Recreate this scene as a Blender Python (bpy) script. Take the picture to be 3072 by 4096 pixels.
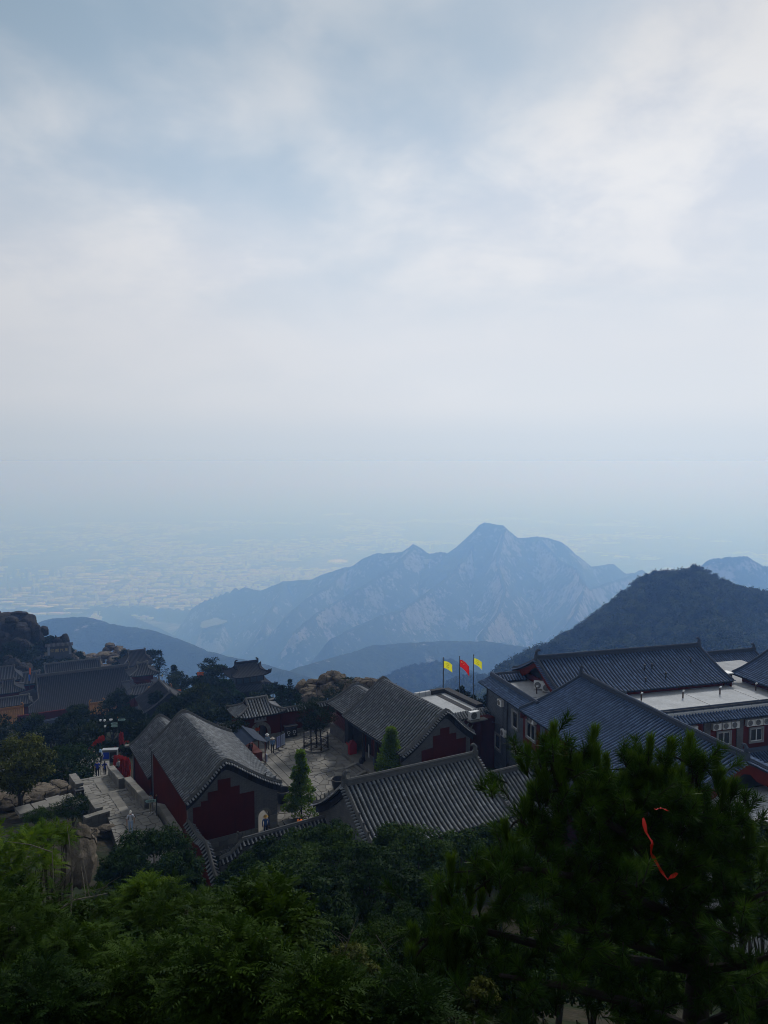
import bpy, bmesh, math, random
import numpy as np
from mathutils import Vector, Matrix, Euler

for _o in list(bpy.data.objects):
    bpy.data.objects.remove(_o, do_unlink=True)
SC = bpy.context.scene
COL = SC.collection
R = math.radians

# ------------------------------------------------------------------ camera
F_PX, CAM_H = 768.0, 28.0
PITCH = math.atan((512 - 461) / 768.0)
cam_d = bpy.data.cameras.new('camera')
cam = bpy.data.objects.new('camera', cam_d)
COL.objects.link(cam)
cam.location = (0, 0, CAM_H)
cam.rotation_euler = (math.pi / 2 - PITCH, 0, 0)
cam_d.sensor_fit = 'HORIZONTAL'
cam_d.sensor_width = 36.0
cam_d.lens = 36.0
cam_d.clip_start = 0.2
cam_d.clip_end = 120000.0
SC.camera = cam

# ------------------------------------------------------------------ sky
SUN_EL, SUN_AZ = R(38), R(24)          # azimuth clockwise from the view direction
world = bpy.data.worlds.new('World')
SC.world = world
world.use_nodes = True
wn, wl = world.node_tree.nodes, world.node_tree.links
wn.clear()
def wnode(t, **k):
    n = wn.new(t)
    for a, b in k.items():
        setattr(n, a, b)
    return n
def wmath(op, a, b=None, clamp=False):
    n = wnode('ShaderNodeMath', operation=op, use_clamp=clamp)
    n.inputs[2].default_value = 0.5
    for i, v in enumerate((a, b)):
        if v is None:
            continue
        if isinstance(v, (int, float)):
            n.inputs[i].default_value = v
        else:
            wl.new(v, n.inputs[i])
    return n.outputs[0]
def wramp(fac, stops, interp='EASE'):
    n = wnode('ShaderNodeValToRGB')
    n.color_ramp.interpolation = interp
    el = n.color_ramp.elements
    while len(el) < len(stops):
        el.new(0.5)
    for e, (p, c) in zip(el, stops):
        e.position = p
        e.color = (*c, 1) if isinstance(c, tuple) else (c, c, c, 1)
    wl.new(fac, n.inputs[0])
    return n.outputs[0]
def wmix(f, a, b):
    n = wnode('ShaderNodeMix', data_type='RGBA')
    for s, v in ((0, f), (6, a), (7, b)):
        if isinstance(v, tuple):
            n.inputs[s].default_value = (*v, 1)
        elif isinstance(v, (int, float)):
            n.inputs[s].default_value = v
        else:
            wl.new(v, n.inputs[s])
    return n.outputs[2]
tc = wnode('ShaderNodeTexCoord')
sep = wnode('ShaderNodeSeparateXYZ')
wl.new(tc.outputs['Generated'], sep.inputs[0])
zc = wmath('MAXIMUM', sep.outputs[2], 0.0)
den = wmath('ADD', zc, 0.30)
comb = wnode('ShaderNodeCombineXYZ')
wl.new(wmath('DIVIDE', sep.outputs[0], den), comb.inputs[0])
wl.new(wmath('DIVIDE', sep.outputs[1], den), comb.inputs[1])
comb.inputs[2].default_value = SKY_SEED if 'SKY_SEED' in globals() else 31.6
def wnoise(scale, detail, rough, dist):
    n = wnode('ShaderNodeTexNoise')
    n.inputs['Scale'].default_value = scale
    n.inputs['Detail'].default_value = detail
    n.inputs['Roughness'].default_value = rough
    n.inputs['Distortion'].default_value = dist
    wl.new(comb.outputs[0], n.inputs['Vector'])
    return n.outputs['Fac']
sky = wnode('ShaderNodeTexSky', sky_type='NISHITA')
sky.sun_disc = False
sky.sun_elevation = SUN_EL
sky.sun_rotation = SUN_AZ
sky.altitude = 1500
sky.air_density = 1.0
sky.dust_density = 3.0
sky.ozone_density = 1.0
bright = wnode('ShaderNodeVectorMath', operation='SCALE')
wl.new(sky.outputs[0], bright.inputs[0])
bright.inputs['Scale'].default_value = 1.0
# blue gap seen through a milky veil, then cloud, then the pale haze of the horizon
veil = wmix(0.80, bright.outputs[0], (3.55, 4.8, 5.95))
n1 = wnoise(1.35, 5.0, 0.45, 0.3)
n2 = wnoise(4.2, 5.0, 0.55, 0.2)
cover = wmath('ADD', wmath('MULTIPLY', n1, 0.85), wmath('MULTIPLY', n2, 0.15))
mask = wramp(cover, [(0.36, 0.0), (0.60, 1.0)])
tone = wramp(n2, [(0.30, (5.4, 5.95, 6.9)), (0.66, (7.4, 7.5, 7.75))])
withcloud = wmix(mask, veil, tone)
hz = wramp(zc, [(0.0, 1.0), (0.14, 0.90), (0.24, 0.55), (0.36, 0.12), (0.50, 0.0)])
pale = wramp(zc, [(0.0, (5.52, 6.36, 7.31)), (0.02, (5.76, 6.5, 7.36)), (0.08, (6.6, 7.0, 7.6)), (0.15, (6.7, 7.0, 7.55)), (0.40, (6.7, 7.0, 7.55))])
final = wmix(hz, withcloud, pale)
# cloud light falls off towards the zenith, as it does in view
sdot = wnode('ShaderNodeVectorMath', operation='DOT_PRODUCT')
wl.new(tc.outputs['Generated'], sdot.inputs[0])
sdot.inputs[1].default_value = (math.sin(SUN_AZ) * math.cos(SUN_EL), math.cos(SUN_AZ) * math.cos(SUN_EL), math.sin(SUN_EL))
glow = wramp(wmath('MULTIPLY_ADD', sdot.outputs['Value'], 0.5), [(0.0, 0.74), (0.75, 0.84), (0.86, 1.0), (0.90, 1.085), (1.0, 1.15)], 'LINEAR')
zen = wramp(zc, [(0.0, 1.0), (0.30, 1.0), (0.50, 0.84), (1.0, 0.48)])
fin = wnode('ShaderNodeMix', data_type='RGBA', blend_type='MULTIPLY')
fin.inputs[0].default_value = 1.0
wl.new(final, fin.inputs[6])
wl.new(zen, fin.inputs[7])
bg = wnode('ShaderNodeBackground')
fin2 = wnode('ShaderNodeMix', data_type='RGBA', blend_type='MULTIPLY')
fin2.inputs[0].default_value = 1.0
wl.new(fin.outputs[2], fin2.inputs[6])
wl.new(glow, fin2.inputs[7])
wl.new(fin2.outputs[2], bg.inputs[0])
bg.inputs[1].default_value = 0.1
wo = wnode('ShaderNodeOutputWorld')
wl.new(bg.outputs[0], wo.inputs[0])
world.cycles.sampling_method = 'AUTOMATIC'

# ------------------------------------------------------------------ sun (behind thin cloud)
sun_d = bpy.data.lights.new('sun', 'SUN')
sun_d.energy = 2.05
sun_d.angle = R(8)
sun_d.color = (1.0, 0.99, 0.975)
sun = bpy.data.objects.new('sun', sun_d)
COL.objects.link(sun)
_sd = Vector((math.sin(SUN_AZ) * math.cos(SUN_EL), math.cos(SUN_AZ) * math.cos(SUN_EL), math.sin(SUN_EL)))
sun.rotation_euler = _sd.to_track_quat('Z', 'Y').to_euler()

# ------------------------------------------------------------------ picture
SC.view_settings.view_transform = 'Standard'
SC.view_settings.look = 'None'
SC.view_settings.exposure = 0.0
SC.view_settings.gamma = 1.0
SC.view_settings.use_curve_mapping = False
SC.cycles.use_denoising = True
try:
    SC.cycles.denoiser = 'OPENIMAGEDENOISE'
except Exception:
    pass
SC.cycles.max_bounces = 10
SC.cycles.diffuse_bounces = 3
SC.cycles.glossy_bounces = 2
SC.cycles.transmission_bounces = 3
SC.cycles.transparent_max_bounces = 10
SC.cycles.volume_bounces = 8
SC.cycles.filter_width = 1.0
SC.cycles.use_adaptive_sampling = True
SC.cycles.adaptive_threshold = 0.01
SC.cycles.sample_clamp_indirect = 4.0

# ------------------------------------------------------------------ helpers
_cp, _sp = math.cos(PITCH), math.sin(PITCH)
def ray(px, py):
    x, y = (px - 384) / F_PX, (512 - py) / F_PX
    return Vector((x, _cp + y * _sp, -_sp + y * _cp))
def PZ(px, py, z=0.0):
    """the point of the ground level z that lies in that direction"""
    r = ray(px, py)
    return Vector((0, 0, CAM_H)) + r * ((z - CAM_H) / r.z)
def PD(px, py, d):
    """the point in that direction d metres ahead"""
    r = ray(px, py)
    return Vector((0, 0, CAM_H)) + r * (d / r.y)

class Grid:
    """a ground grid: v to the right, u away"""
    def __init__(s, deg):
        a = R(deg)
        s.a = a
        s.u = Vector((-math.sin(a), math.cos(a)))
        s.v = Vector((math.cos(a), math.sin(a)))
    def w(s, v, u, z=0.0):
        q = s.v * v + s.u * u
        return Vector((q.x, q.y, z))
    def uv(s, p):
        q = Vector((p[0], p[1]))
        return q.dot(s.v), q.dot(s.u)
GA, GB = Grid(28.5), Grid(16.5)

def put(o, label=None, cat=None, group=None, kind=None):
    if label: o['label'] = label
    if cat: o['category'] = cat
    if group: o['group'] = group
    if kind: o['kind'] = kind
    return o
def empty(name, loc=(0, 0, 0), rz=0.0, label=None, cat=None, group=None):
    o = bpy.data.objects.new(name, None)
    o.empty_display_size = 0.2
    COL.objects.link(o)
    o.location = loc
    o.rotation_euler = (0, 0, rz)
    return put(o, label, cat, group)
def link(name, me, parent=None, loc=None, rot=None, scale=None):
    o = bpy.data.objects.new(name, me)
    COL.objects.link(o)
    if parent is not None: o.parent = parent
    if loc is not None: o.location = loc
    if rot is not None: o.rotation_euler = rot
    if scale is not None: o.scale = (scale,) * 3 if isinstance(scale, (int, float)) else scale
    return o

def np_mesh(name, V, F, mat=None, smooth=False, attr=None, parent=None, mats=None, midx=None):
    """big mesh from arrays: V (n,3), F (m,k) with k=3 or 4; attr {name: per-vertex floats}"""
    V = np.asarray(V, np.float32); F = np.asarray(F, np.int32)
    me = bpy.data.meshes.new(name)
    n, (m, k) = len(V), F.shape
    me.vertices.add(n); me.vertices.foreach_set('co', V.ravel())
    me.loops.add(m * k); me.loops.foreach_set('vertex_index', F.ravel())
    me.polygons.add(m)
    me.polygons.foreach_set('loop_start', np.arange(0, m * k, k, dtype=np.int32))
    try:
        me.polygons.foreach_set('loop_total', np.full(m, k, np.int32))
    except Exception:
        pass
    if smooth:
        me.polygons.foreach_set('use_smooth', np.ones(m, bool))
    for mt in (mats or ([mat] if mat else [])):
        me.materials.append(mt)
    if midx is not None:
        me.polygons.foreach_set('material_index', np.asarray(midx, np.int32))
    me.update(calc_edges=True)
    for a, v in (attr or {}).items():
        at = me.attributes.new(a, 'FLOAT', 'POINT')
        at.data.foreach_set('value', np.asarray(v, np.float32))
    if parent is False:
        return me
    return link(name, me, parent)

class MB:
    """small mesh builder"""
    def __init__(s):
        s.v, s.f, s.m = [], [], []
    def add(s, vs, fs, m=0):
        b = len(s.v)
        s.v += [tuple(p) for p in vs]
        s.f += [tuple(b + i for i in f) for f in fs]
        s.m += [m] * len(fs)
        return s
    def box(s, c, d, rz=0.0, m=0, M=None, taper=1.0):
        x, y, z = d[0] / 2, d[1] / 2, d[2] / 2
        t = taper
        vs = [Vector((sx * x * (t if sz > 0 else 1), sy * y * (t if sz > 0 else 1), sz * z)) for sz in (-1, 1) for sx, sy in ((-1, -1), (1, -1), (1, 1), (-1, 1))]
        if M is None:
            M = Matrix.Rotation(rz, 3, 'Z')
        c = Vector(c)
        return s.add([c + M @ v for v in vs], [(3, 2, 1, 0), (4, 5, 6, 7), (0, 1, 5, 4), (1, 2, 6, 5), (2, 3, 7, 6), (3, 0, 4, 7)], m)
    def span(s, x0, x1, y0, y1, z0, z1, m=0):
        return s.box(((x0 + x1) / 2, (y0 + y1) / 2, (z0 + z1) / 2), (abs(x1 - x0), abs(y1 - y0), abs(z1 - z0)), m=m)
    def tube(s, pts, rad, n=6, cap=True, m=0, up=None):
        pts = [Vector(p) for p in pts]
        k = len(pts)
        rs = rad if isinstance(rad, (list, tuple)) else [rad] * k
        rings = []
        ref = Vector(up) if up else None
        for i, p in enumerate(pts):
            t = (pts[min(i + 1, k - 1)] - pts[max(i - 1, 0)])
            if t.length < 1e-9: t = Vector((0, 0, 1))
            t.normalize()
            if ref is None or abs(ref.dot(t)) > 0.97:
                ref = Vector((1, 0, 0)) if abs(t.x) < 0.8 else Vector((0, 1, 0))
            a = (ref - t * ref.dot(t)).normalized()
            b = t.cross(a)
            ref = a
            rings.append([p + (a * math.cos(q) + b * math.sin(q)) * rs[i] for q in [2 * math.pi * j / n for j in range(n)]])
        vs = [p for r in rings for p in r]
        fs = [(i * n + j, i * n + (j + 1) % n, (i + 1) * n + (j + 1) % n, (i + 1) * n + j) for i in range(k - 1) for j in range(n)]
        if cap:
            fs += [tuple(range(n - 1, -1, -1)), tuple((k - 1) * n + j for j in range(n))]
        return s.add(vs, fs, m)
    def lathe(s, prof, n=16, c=(0, 0, 0), m=0, M=None, cap=True):
        """prof: [(r, z)...]"""
        c = Vector(c); M = M or Matrix.Identity(3)
        vs = [c + M @ Vector((r * math.cos(2 * math.pi * j / n), r * math.sin(2 * math.pi * j / n), z)) for r, z in prof for j in range(n)]
        fs = [(i * n + j, i * n + (j + 1) % n, (i + 1) * n + (j + 1) % n, (i + 1) * n + j) for i in range(len(prof) - 1) for j in range(n)]
        if cap and prof[0][0] > 1e-6: fs.append(tuple(range(n - 1, -1, -1)))
        if cap and prof[-1][0] > 1e-6: fs.append(tuple((len(prof) - 1) * n + j for j in range(n)))
        return s.add(vs, fs, m)
    def prism(s, poly, ax, d, m=0):
        """polygon of 3-D points pushed along vector ax*d"""
        n = len(poly)
        a = [Vector(p) for p in poly]; o = Vector(ax) * d
        vs = a + [p + o for p in a]
        fs = [tuple(range(n - 1, -1, -1)), tuple(range(n, 2 * n))] + [(i, (i + 1) % n, n + (i + 1) % n, n + i) for i in range(n)]
        return s.add(vs, fs, m)
    def ribbon(s, rows, m=0, close=False):
        """rows of points of equal count joined with quads"""
        k = len(rows[0])
        vs = [p for r in rows for p in r]
        fs = [(i * k + j, i * k + j + 1, (i + 1) * k + j + 1, (i + 1) * k + j) for i in range(len(rows) - 1) for j in range(k - 1)]
        return s.add(vs, fs, m)
    def ball(s, c, r, n=8, k=6, m=0, sq=(1, 1, 1)):
        c = Vector(c)
        vs = []
        for i in range(k + 1):
            a = math.pi * i / k
            for j in range(n):
                b = 2 * math.pi * j / n
                vs.append(c + Vector((r * sq[0] * math.sin(a) * math.cos(b), r * sq[1] * math.sin(a) * math.sin(b), -r * sq[2] * math.cos(a))))
        fs = [(i * n + j, i * n + (j + 1) % n, (i + 1) * n + (j + 1) % n, (i + 1) * n + j) for i in range(k) for j in range(n)]
        return s.add(vs, fs, m)
    def mesh(s, name, mats, smooth=False):
        me = bpy.data.meshes.new(name)
        me.from_pydata([tuple(v) for v in s.v], [], s.f)
        if not isinstance(mats, (list, tuple)): mats = [mats]
        for mt in mats: me.materials.append(mt)
        if len(mats) > 1:
            me.polygons.foreach_set('material_index', s.m)
        bm = bmesh.new(); bm.from_mesh(me)
        bmesh.ops.recalc_face_normals(bm, faces=bm.faces)
        bm.to_mesh(me); bm.free()
        if smooth:
            me.polygons.foreach_set('use_smooth', [True] * len(me.polygons))
            if smooth != 'all':
                try:
                    me.set_sharp_from_angle(angle=R(40))
                except Exception:
                    pass
        me.update()
        return me
    def build(s, name, mats, parent=None, smooth=False, loc=None, rot=None):
        return link(name, s.mesh(name, mats, smooth), parent, loc, rot)

# ---- noise for shapes
def _hash(ix, iy, iz, seed):
    h = (ix.astype(np.int64) * 374761393 + iy.astype(np.int64) * 668265263 + iz.astype(np.int64) * 2147483647 + seed * 974711) & 0x7fffffff
    h = ((h ^ (h >> 13)) * 1274126177) & 0x7fffffff
    return ((h ^ (h >> 16)) & 0xffff) / 65535.0
def vnoise(x, y, z=None, seed=0):
    x = np.asarray(x, float); y = np.asarray(y, float)
    z = np.zeros_like(x) if z is None else np.asarray(z, float)
    ix, iy, iz = np.floor(x), np.floor(y), np.floor(z)
    fx, fy, fz = x - ix, y - iy, z - iz
    fx, fy, fz = [f * f * (3 - 2 * f) for f in (fx, fy, fz)]
    r = 0
    for dz in (0, 1):
        wz = fz if dz else 1 - fz
        for dy in (0, 1):
            wy = fy if dy else 1 - fy
            for dx in (0, 1):
                wx = fx if dx else 1 - fx
                r = r + _hash(ix + dx, iy + dy, iz + dz, seed) * wx * wy * wz
    return r
def fbm(x, y, z=None, o=5, seed=0, ridged=False, gain=0.5):
    a, t, s = 1.0, 0.0, 0.0
    for i in range(o):
        f = 2.0 ** i
        n = vnoise(x * f + 17.3 * i, y * f - 9.1 * i, None if z is None else z * f, seed + i * 7)
        if ridged: n = 1 - np.abs(2 * n - 1)
        t = t + a * n; s += a; a *= gain
    return t / s

# ------------------------------------------------------------------ materials
MATS = {}
class NT:
    def __init__(s, name):
        s.mat = bpy.data.materials.new(name)
        s.mat.use_nodes = True
        s.n, s.l = s.mat.node_tree.nodes, s.mat.node_tree.links
        s.bsdf = s.n['Principled BSDF']
        s.out = s.n['Material Output']
    def node(s, t, **k):
        n = s.n.new(t)
        for a, b in k.items(): setattr(n, a, b)
        return n
    def set(s, sock, v):
        if v is None: return
        if isinstance(v, bpy.types.NodeSocket): s.l.new(v, sock)
        elif isinstance(v, tuple) and len(v) == 3 and sock.type == 'RGBA': sock.default_value = (*v, 1)
        else: sock.default_value = v
    def co(s, w='Object'):
        return s.node('ShaderNodeTexCoord').outputs[w]
    def noise(s, scale, detail=4, rough=0.55, vec=None, dist=0.0):
        n = s.node('ShaderNodeTexNoise')
        s.set(n.inputs['Scale'], scale); s.set(n.inputs['Detail'], detail); s.set(n.inputs['Roughness'], rough); s.set(n.inputs['Distortion'], dist)
        s.l.new(vec or s.co(), n.inputs['Vector'])
        return n.outputs['Fac']
    def ramp(s, f, stops, interp='LINEAR'):
        n = s.node('ShaderNodeValToRGB')
        n.color_ramp.interpolation = interp
        el = n.color_ramp.elements
        while len(el) < len(stops): el.new(0.5)
        for e, (p, c) in zip(el, stops):
            e.position = p
            e.color = (*c, 1) if isinstance(c, tuple) else (c, c, c, 1)
        s.l.new(f, n.inputs[0])
        return n.outputs[0]
    def mix(s, f, a, b, mode='MIX'):
        n = s.node('ShaderNodeMix', data_type='RGBA', blend_type=mode)
        s.set(n.inputs[0], f); s.set(n.inputs[6], a); s.set(n.inputs[7], b)
        return n.outputs[2]
    def math(s, op, a, b=None):
        n = s.node('ShaderNodeMath', operation=op)
        s.set(n.inputs[0], a); s.set(n.inputs[1], b)
        return n.outputs[0]
    def mapping(s, vec, scale=(1, 1, 1), rot=(0, 0, 0)):
        n = s.node('ShaderNodeMapping')
        s.l.new(vec, n.inputs['Vector'])
        n.inputs['Scale'].default_value = scale
        n.inputs['Rotation'].default_value = rot
        return n.outputs[0]
    def attr(s, name):
        return s.node('ShaderNodeAttribute', attribute_name=name).outputs['Fac']
    def rnd(s):
        return s.node('ShaderNodeObjectInfo').outputs['Random']
    def bump(s, h, strength=0.5, dist=0.02):
        n = s.node('ShaderNodeBump')
        s.set(n.inputs['Strength'], strength); s.set(n.inputs['Distance'], dist)
        s.l.new(h, n.inputs['Height'])
        s.l.new(n.outputs[0], s.bsdf.inputs['Normal'])
    def fin(s, col, rough=0.8, spec=0.3, metal=0.0):
        s.set(s.bsdf.inputs['Base Color'], col)
        s.set(s.bsdf.inputs['Roughness'], rough)
        s.set(s.bsdf.inputs['Specular IOR Level'], spec)
        s.set(s.bsdf.inputs['Metallic'], metal)
        return s.mat
def sc3(c, k):
    return tuple(min(1.0, x * k) for x in c)
def plain(name, c, rough=0.75, var=0.18, scale=3.0, spec=0.3, metal=0.0, bump=0.0):
    """a paint or cloth with a little dirt and wear"""
    if name in MATS: return MATS[name]
    t = NT(name)
    n = t.noise(scale, 5, 0.6)
    n2 = t.noise(scale * 7, 3, 0.6)
    f = t.math('ADD', t.math('MULTIPLY', n, 0.65), t.math('MULTIPLY', n2, 0.35))
    col = t.ramp(f, [(0.3, sc3(c, 1 - var)), (0.7, sc3(c, 1 + var))])
    if bump: t.bump(n2, bump, 0.01)
    MATS[name] = t.fin(col, rough, spec, metal)
    return MATS[name]
# ================================================================== THE SETTING
PLAIN_Z = -1320.0

# ---- ground heights near the summit: (x, y, z) tie points
def _A(v, u, z): p = GA.w(v, u, z); return (p.x, p.y, p.z)
def _B(v, u, z): p = GB.w(v, u, z); return (p.x, p.y, p.z)
def _D(px, py, d, dz=0.0): p = PD(px, py, d); return (p.x, p.y, p.z + dz)
TIES = [(0, -14, 26), (-8, -6, 26), (8, -6, 26), (0, 0, 26.2), (0, 3, 25.4), (-4, 5, 23.2), (4, 5, 22.6), (0, 7, 21.2), (-9, 9, 20.6), (9, 9, 19.8), (0, 11, 18.2), (-8, 15, 16.8), (8, 15, 15.6),
        (0, 18, 13.6), (-14, 24, 12.0), (14, 22, 10.5), (0, 26, 8.6), (-22, 34, 8.2), (-9, 34, 5.8), (6, 34, 3.6), (20, 30, 4.0), (-16, 44, 3.4), (-5, 43, 1.2), (8, 41, 0.0), (22, 38, -0.4),
        _A(13, 47, -0.6), _A(20, 44, -0.6), _A(30, 39.5, -0.6),
        _A(15, 54, -0.8), _A(24, 52, -0.8), _A(33, 50, -0.8), _A(40, 46, -0.8), _A(16, 60, -0.8), _A(26, 62, -0.8), _A(36, 60, -0.8), _A(26, 71, -0.8), _A(36, 70, -0.8), _A(16, 70, -2.0), _A(17, 77, -3.6),
        _A(10.5, 58, -0.8), _A(10.3, 66, -2.2), _A(9.8, 74, -3.6), _A(10, 80, -4.6), _A(4, 60, 0.4), _A(5.5, 67, -0.7), _A(4, 75, -1.6), _A(-4, 62, 1.2), _A(-6, 72, -1.0), _A(-14, 66, 2.0), _A(2, 52, 2.4), _A(-8, 50, 4.6), (-31, 88, -6.2), (-44, 92, -8.0), (-22, 92, -7.0),
        _B(32, 52, -0.8), _B(40, 45, -0.8), _B(50, 45, -0.8), _B(60, 50, -0.8), _B(34, 66, -0.8), _B(45, 70, -0.8), _B(60, 68, -0.8), _B(70, 60, -2.0), _B(30, 76, -3.0), _B(45, 82, -10), _B(65, 82, -12),
        _A(27, 76, -2.2), _A(36, 74, -1.6), _A(27, 86, -8), _A(38, 86, -6.5), _A(44, 78, -3.0),
        _D(300, 705, 112), _D(345, 700, 110, -1), _D(385, 706, 106, -1.5), _D(330, 690, 128, -4), _D(270, 715, 120), _D(250, 708, 160, -3), _D(215, 712, 150), _D(180, 720, 140), _D(160, 742, 110), _D(120, 752, 112), _D(70, 760, 118), _D(20, 758, 120), _D(-40, 760, 120),
        _D(20, 722, 178), _D(80, 722, 182), _D(140, 712, 182), _D(60, 712, 215), _D(110, 696, 222), _D(160, 690, 215), _D(0, 690, 232), _D(-60, 690, 220),
        _D(0, 640, 246), _D(30, 634, 250), _D(50, 652, 250), _D(80, 664, 250), _D(110, 668, 255), _D(140, 680, 262), _D(175, 690, 265), _D(-40, 620, 250), _D(-90, 610, 260),
        _D(0, 680, 330), _D(90, 720, 340), _D(170, 730, 340), _D(260, 760, 300), _D(350, 780, 240), _D(430, 790, 230), _D(520, 790, 230), _D(620, 780, 240), _D(760, 760, 260), _D(900, 740, 260), _D(-150, 660, 330), _D(-260, 640, 300),
        (30, 420, -190), (160, 400, -170), (-120, 440, -150), (-320, 420, -110), (330, 380, -120), (60, -60, 22), (-60, -60, 22), (60, 6, 14), (-60, 6, 17), (110, 20, 2), (-110, 40, 4), (90, 60, -6), (-75, 70, -2), (120, 110, -30), (-120, 120, -20)]
_T = np.array(TIES)
def _rbf_fit(P, z):
    n = len(P)
    d = np.hypot(P[:, None, 0] - P[None, :, 0], P[:, None, 1] - P[None, :, 1])
    K = d + np.eye(n) * 0.4
    Pm = np.c_[np.ones(n), P]
    A = np.zeros((n + 3, n + 3)); A[:n, :n] = -K; A[:n, n:] = Pm; A[n:, :n] = Pm.T
    return np.linalg.solve(A, np.r_[z, 0, 0, 0])
_W = _rbf_fit(_T[:, :2], _T[:, 2])
def near_z(x, y):
    x = np.asarray(x, float).ravel(); y = np.asarray(y, float).ravel()
    out = np.empty(len(x))
    for i in range(0, len(x), 20000):
        d = np.hypot(x[i:i + 20000, None] - _T[None, :, 0], y[i:i + 20000, None] - _T[None, :, 1])
        out[i:i + 20000] = -d @ _W[:-3] + _W[-3] + _W[-2] * x[i:i + 20000] + _W[-1] * y[i:i + 20000]
    return out
def gz(x, y):
    return float(near_z([x], [y])[0])

# ---- mountain crests seen in the haze: (direction px, py, distance), steepness
RIDGES = [
    # the great peak and its shoulders
    (0.80, [(192, 608, 4700), (203, 601, 4600), (226, 592, 4450), (240, 586.5, 4400), (260, 591, 4350), (283, 581.5, 4250), (312, 579.5, 4150), (321, 575, 4100), (345, 567, 4000), (353, 566, 3980), (362, 559, 3950), (375, 553.5, 3920), (401, 552.5, 3900),
            (407, 548.5, 3890), (413, 544.5, 3880), (420, 548, 3880), (430, 554, 3870), (440, 551.5, 3850), (449, 553.5, 3830), (457, 546.5, 3820), (464, 542, 3810), (473, 539.5, 3800), (476, 530, 3800), (479.5, 524.3, 3800), (484, 522, 3800), (494, 524, 3800), (503, 525.5, 3800),
            (511, 532.5, 3800), (518, 538, 3810), (527, 537.5, 3830), (537, 536.3, 3850), (548, 538, 3880), (560, 541.5, 3900), (568, 547, 3930), (576, 554.7, 3960), (584, 560.5, 4000), (591, 566.5, 4050), (602, 565.3, 4100), (609, 564, 4130), (614, 564, 4150), (620, 569, 4170), (626, 573.5, 4100),
            (635, 572.5, 3900), (640, 570, 3850), (643, 570, 3830), (648, 575, 3800), (653, 578.5, 3750), (680, 592, 3600), (720, 602, 3500)]),
    # spurs of its near face
    (0.85, [(473, 541, 3780), (466, 556, 3640), (452, 572, 3500), (436, 586, 3360), (418, 598, 3200), (400, 609, 3060), (380, 616, 2920), (352, 628, 2750), (330, 640, 2600)]),
    (0.95, [(505, 528, 3770), (500, 545, 3640), (497, 563, 3500), (505, 588, 3250), (498, 612, 2980), (480, 634, 2680)]),
    (0.90, [(540, 538, 3820), (560, 560, 3620), (577, 568, 3400), (585, 585, 3150), (575, 612, 2800), (560, 636, 2500)]),
    (0.80, [(643, 571, 3800), (610, 582, 3500), (585, 590, 3250)]),
    (0.80, [(413, 546, 3850), (395, 566, 3650), (372, 580, 3500), (345, 596, 3350), (318, 612, 3200), (296, 630, 3000)]),
    (0.75, [(283, 583, 4200), (280, 598, 4000), (268, 612, 3750), (262, 630, 3400)]),
    (0.75, [(345, 568, 3980), (330, 584, 3800), (305, 600, 3600), (285, 617, 3350)]),
    # low crests across the valley
    (0.55, [(-200, 606, 5600), (-60, 607, 5600), (22, 608.5, 5500), (43, 606.2, 5500), (75, 608.5, 5500), (108, 605, 5500), (127, 605.6, 5450), (156, 607.5, 5350), (194, 609, 5200)]),
    (0.55, [(108, 606, 5450), (130, 616, 4900), (150, 624, 4400), (170, 634, 3900)]),
    (0.60, [(-220, 640, 2600), (-80, 634, 2400), (10, 630, 2300), (36, 623.5, 2250), (52, 618.5, 2200), (75, 617.3, 2180), (90, 618, 2160), (108, 623.5, 2100), (127, 627.5, 2060), (147, 629.3, 2020), (170, 637, 1960), (188, 644, 1900), (203, 650.5, 1820), (226, 657, 1740), (249, 661, 1660), (285, 671, 1540), (330, 684, 1400)]),
    (0.55, [(240, 700, 1250), (300, 668, 1750), (340, 656, 1900), (375, 645.5, 2000), (410, 643, 2020), (445, 641.5, 2050), (480, 641, 2050), (520, 646, 1950), (560, 655, 1850), (620, 662, 1800)]),
    # nearer wooded crests below the flags
    (0.55, [(355, 700, 1180), (385, 684, 1320), (412, 671.5, 1430), (426, 668.3, 1470), (440, 666, 1490), (450, 664, 1490), (463, 672.5, 1440), (480, 680.5, 1380), (520, 694, 1280)]),
    (0.55, [(420, 712, 760), (440, 699, 840), (453, 691, 900), (461, 686, 930), (470, 684, 940), (480, 682.5, 960), (492, 680, 980), (515, 680, 980), (560, 690, 980)]),
    # rounded mountain at the right edge
    (1.05, [(698, 574, 2780), (702, 565, 2790), (708, 560.5, 2790), (714, 558.7, 2800), (728, 556.6, 2800), (747, 556.2, 2810), (756, 562, 2820), (763, 565.6, 2840), (778, 567, 2860), (830, 575, 2900), (900, 590, 2950)]),
    # dark wooded hill behind the grey building
    (0.62, [(505, 678, 520), (538, 659, 560), (564, 646, 575), (588, 633, 585), (607, 620, 592), (624, 607, 600), (641, 594, 604), (655, 583.5, 608), (669, 579, 610), (679, 581, 611), (693, 575, 612), (707, 581, 612), (726, 593, 612), (738, 595, 612), (754, 599, 612), (768, 602, 612), (800, 610, 610), (860, 622, 600), (940, 640, 580)]),
    (0.60, [(693, 578, 606), (700, 600, 560), (706, 624, 510), (716, 650, 455)]),
    (0.60, [(641, 596, 598), (630, 620, 552), (622, 645, 500), (615, 668, 450)]),
]
_segs = []
for _s, _pl in RIDGES:
    _pts = [PD(q[0], q[1], q[2] if q[2] < 1500 else 1500 + (q[2] - 1500) * 1.32) for q in _pl]
    for a, b in zip(_pts[:-1], _pts[1:]):
        _segs.append((_s, a, b))
LAKE_C = PD(213, 622.5, 4800)
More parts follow.
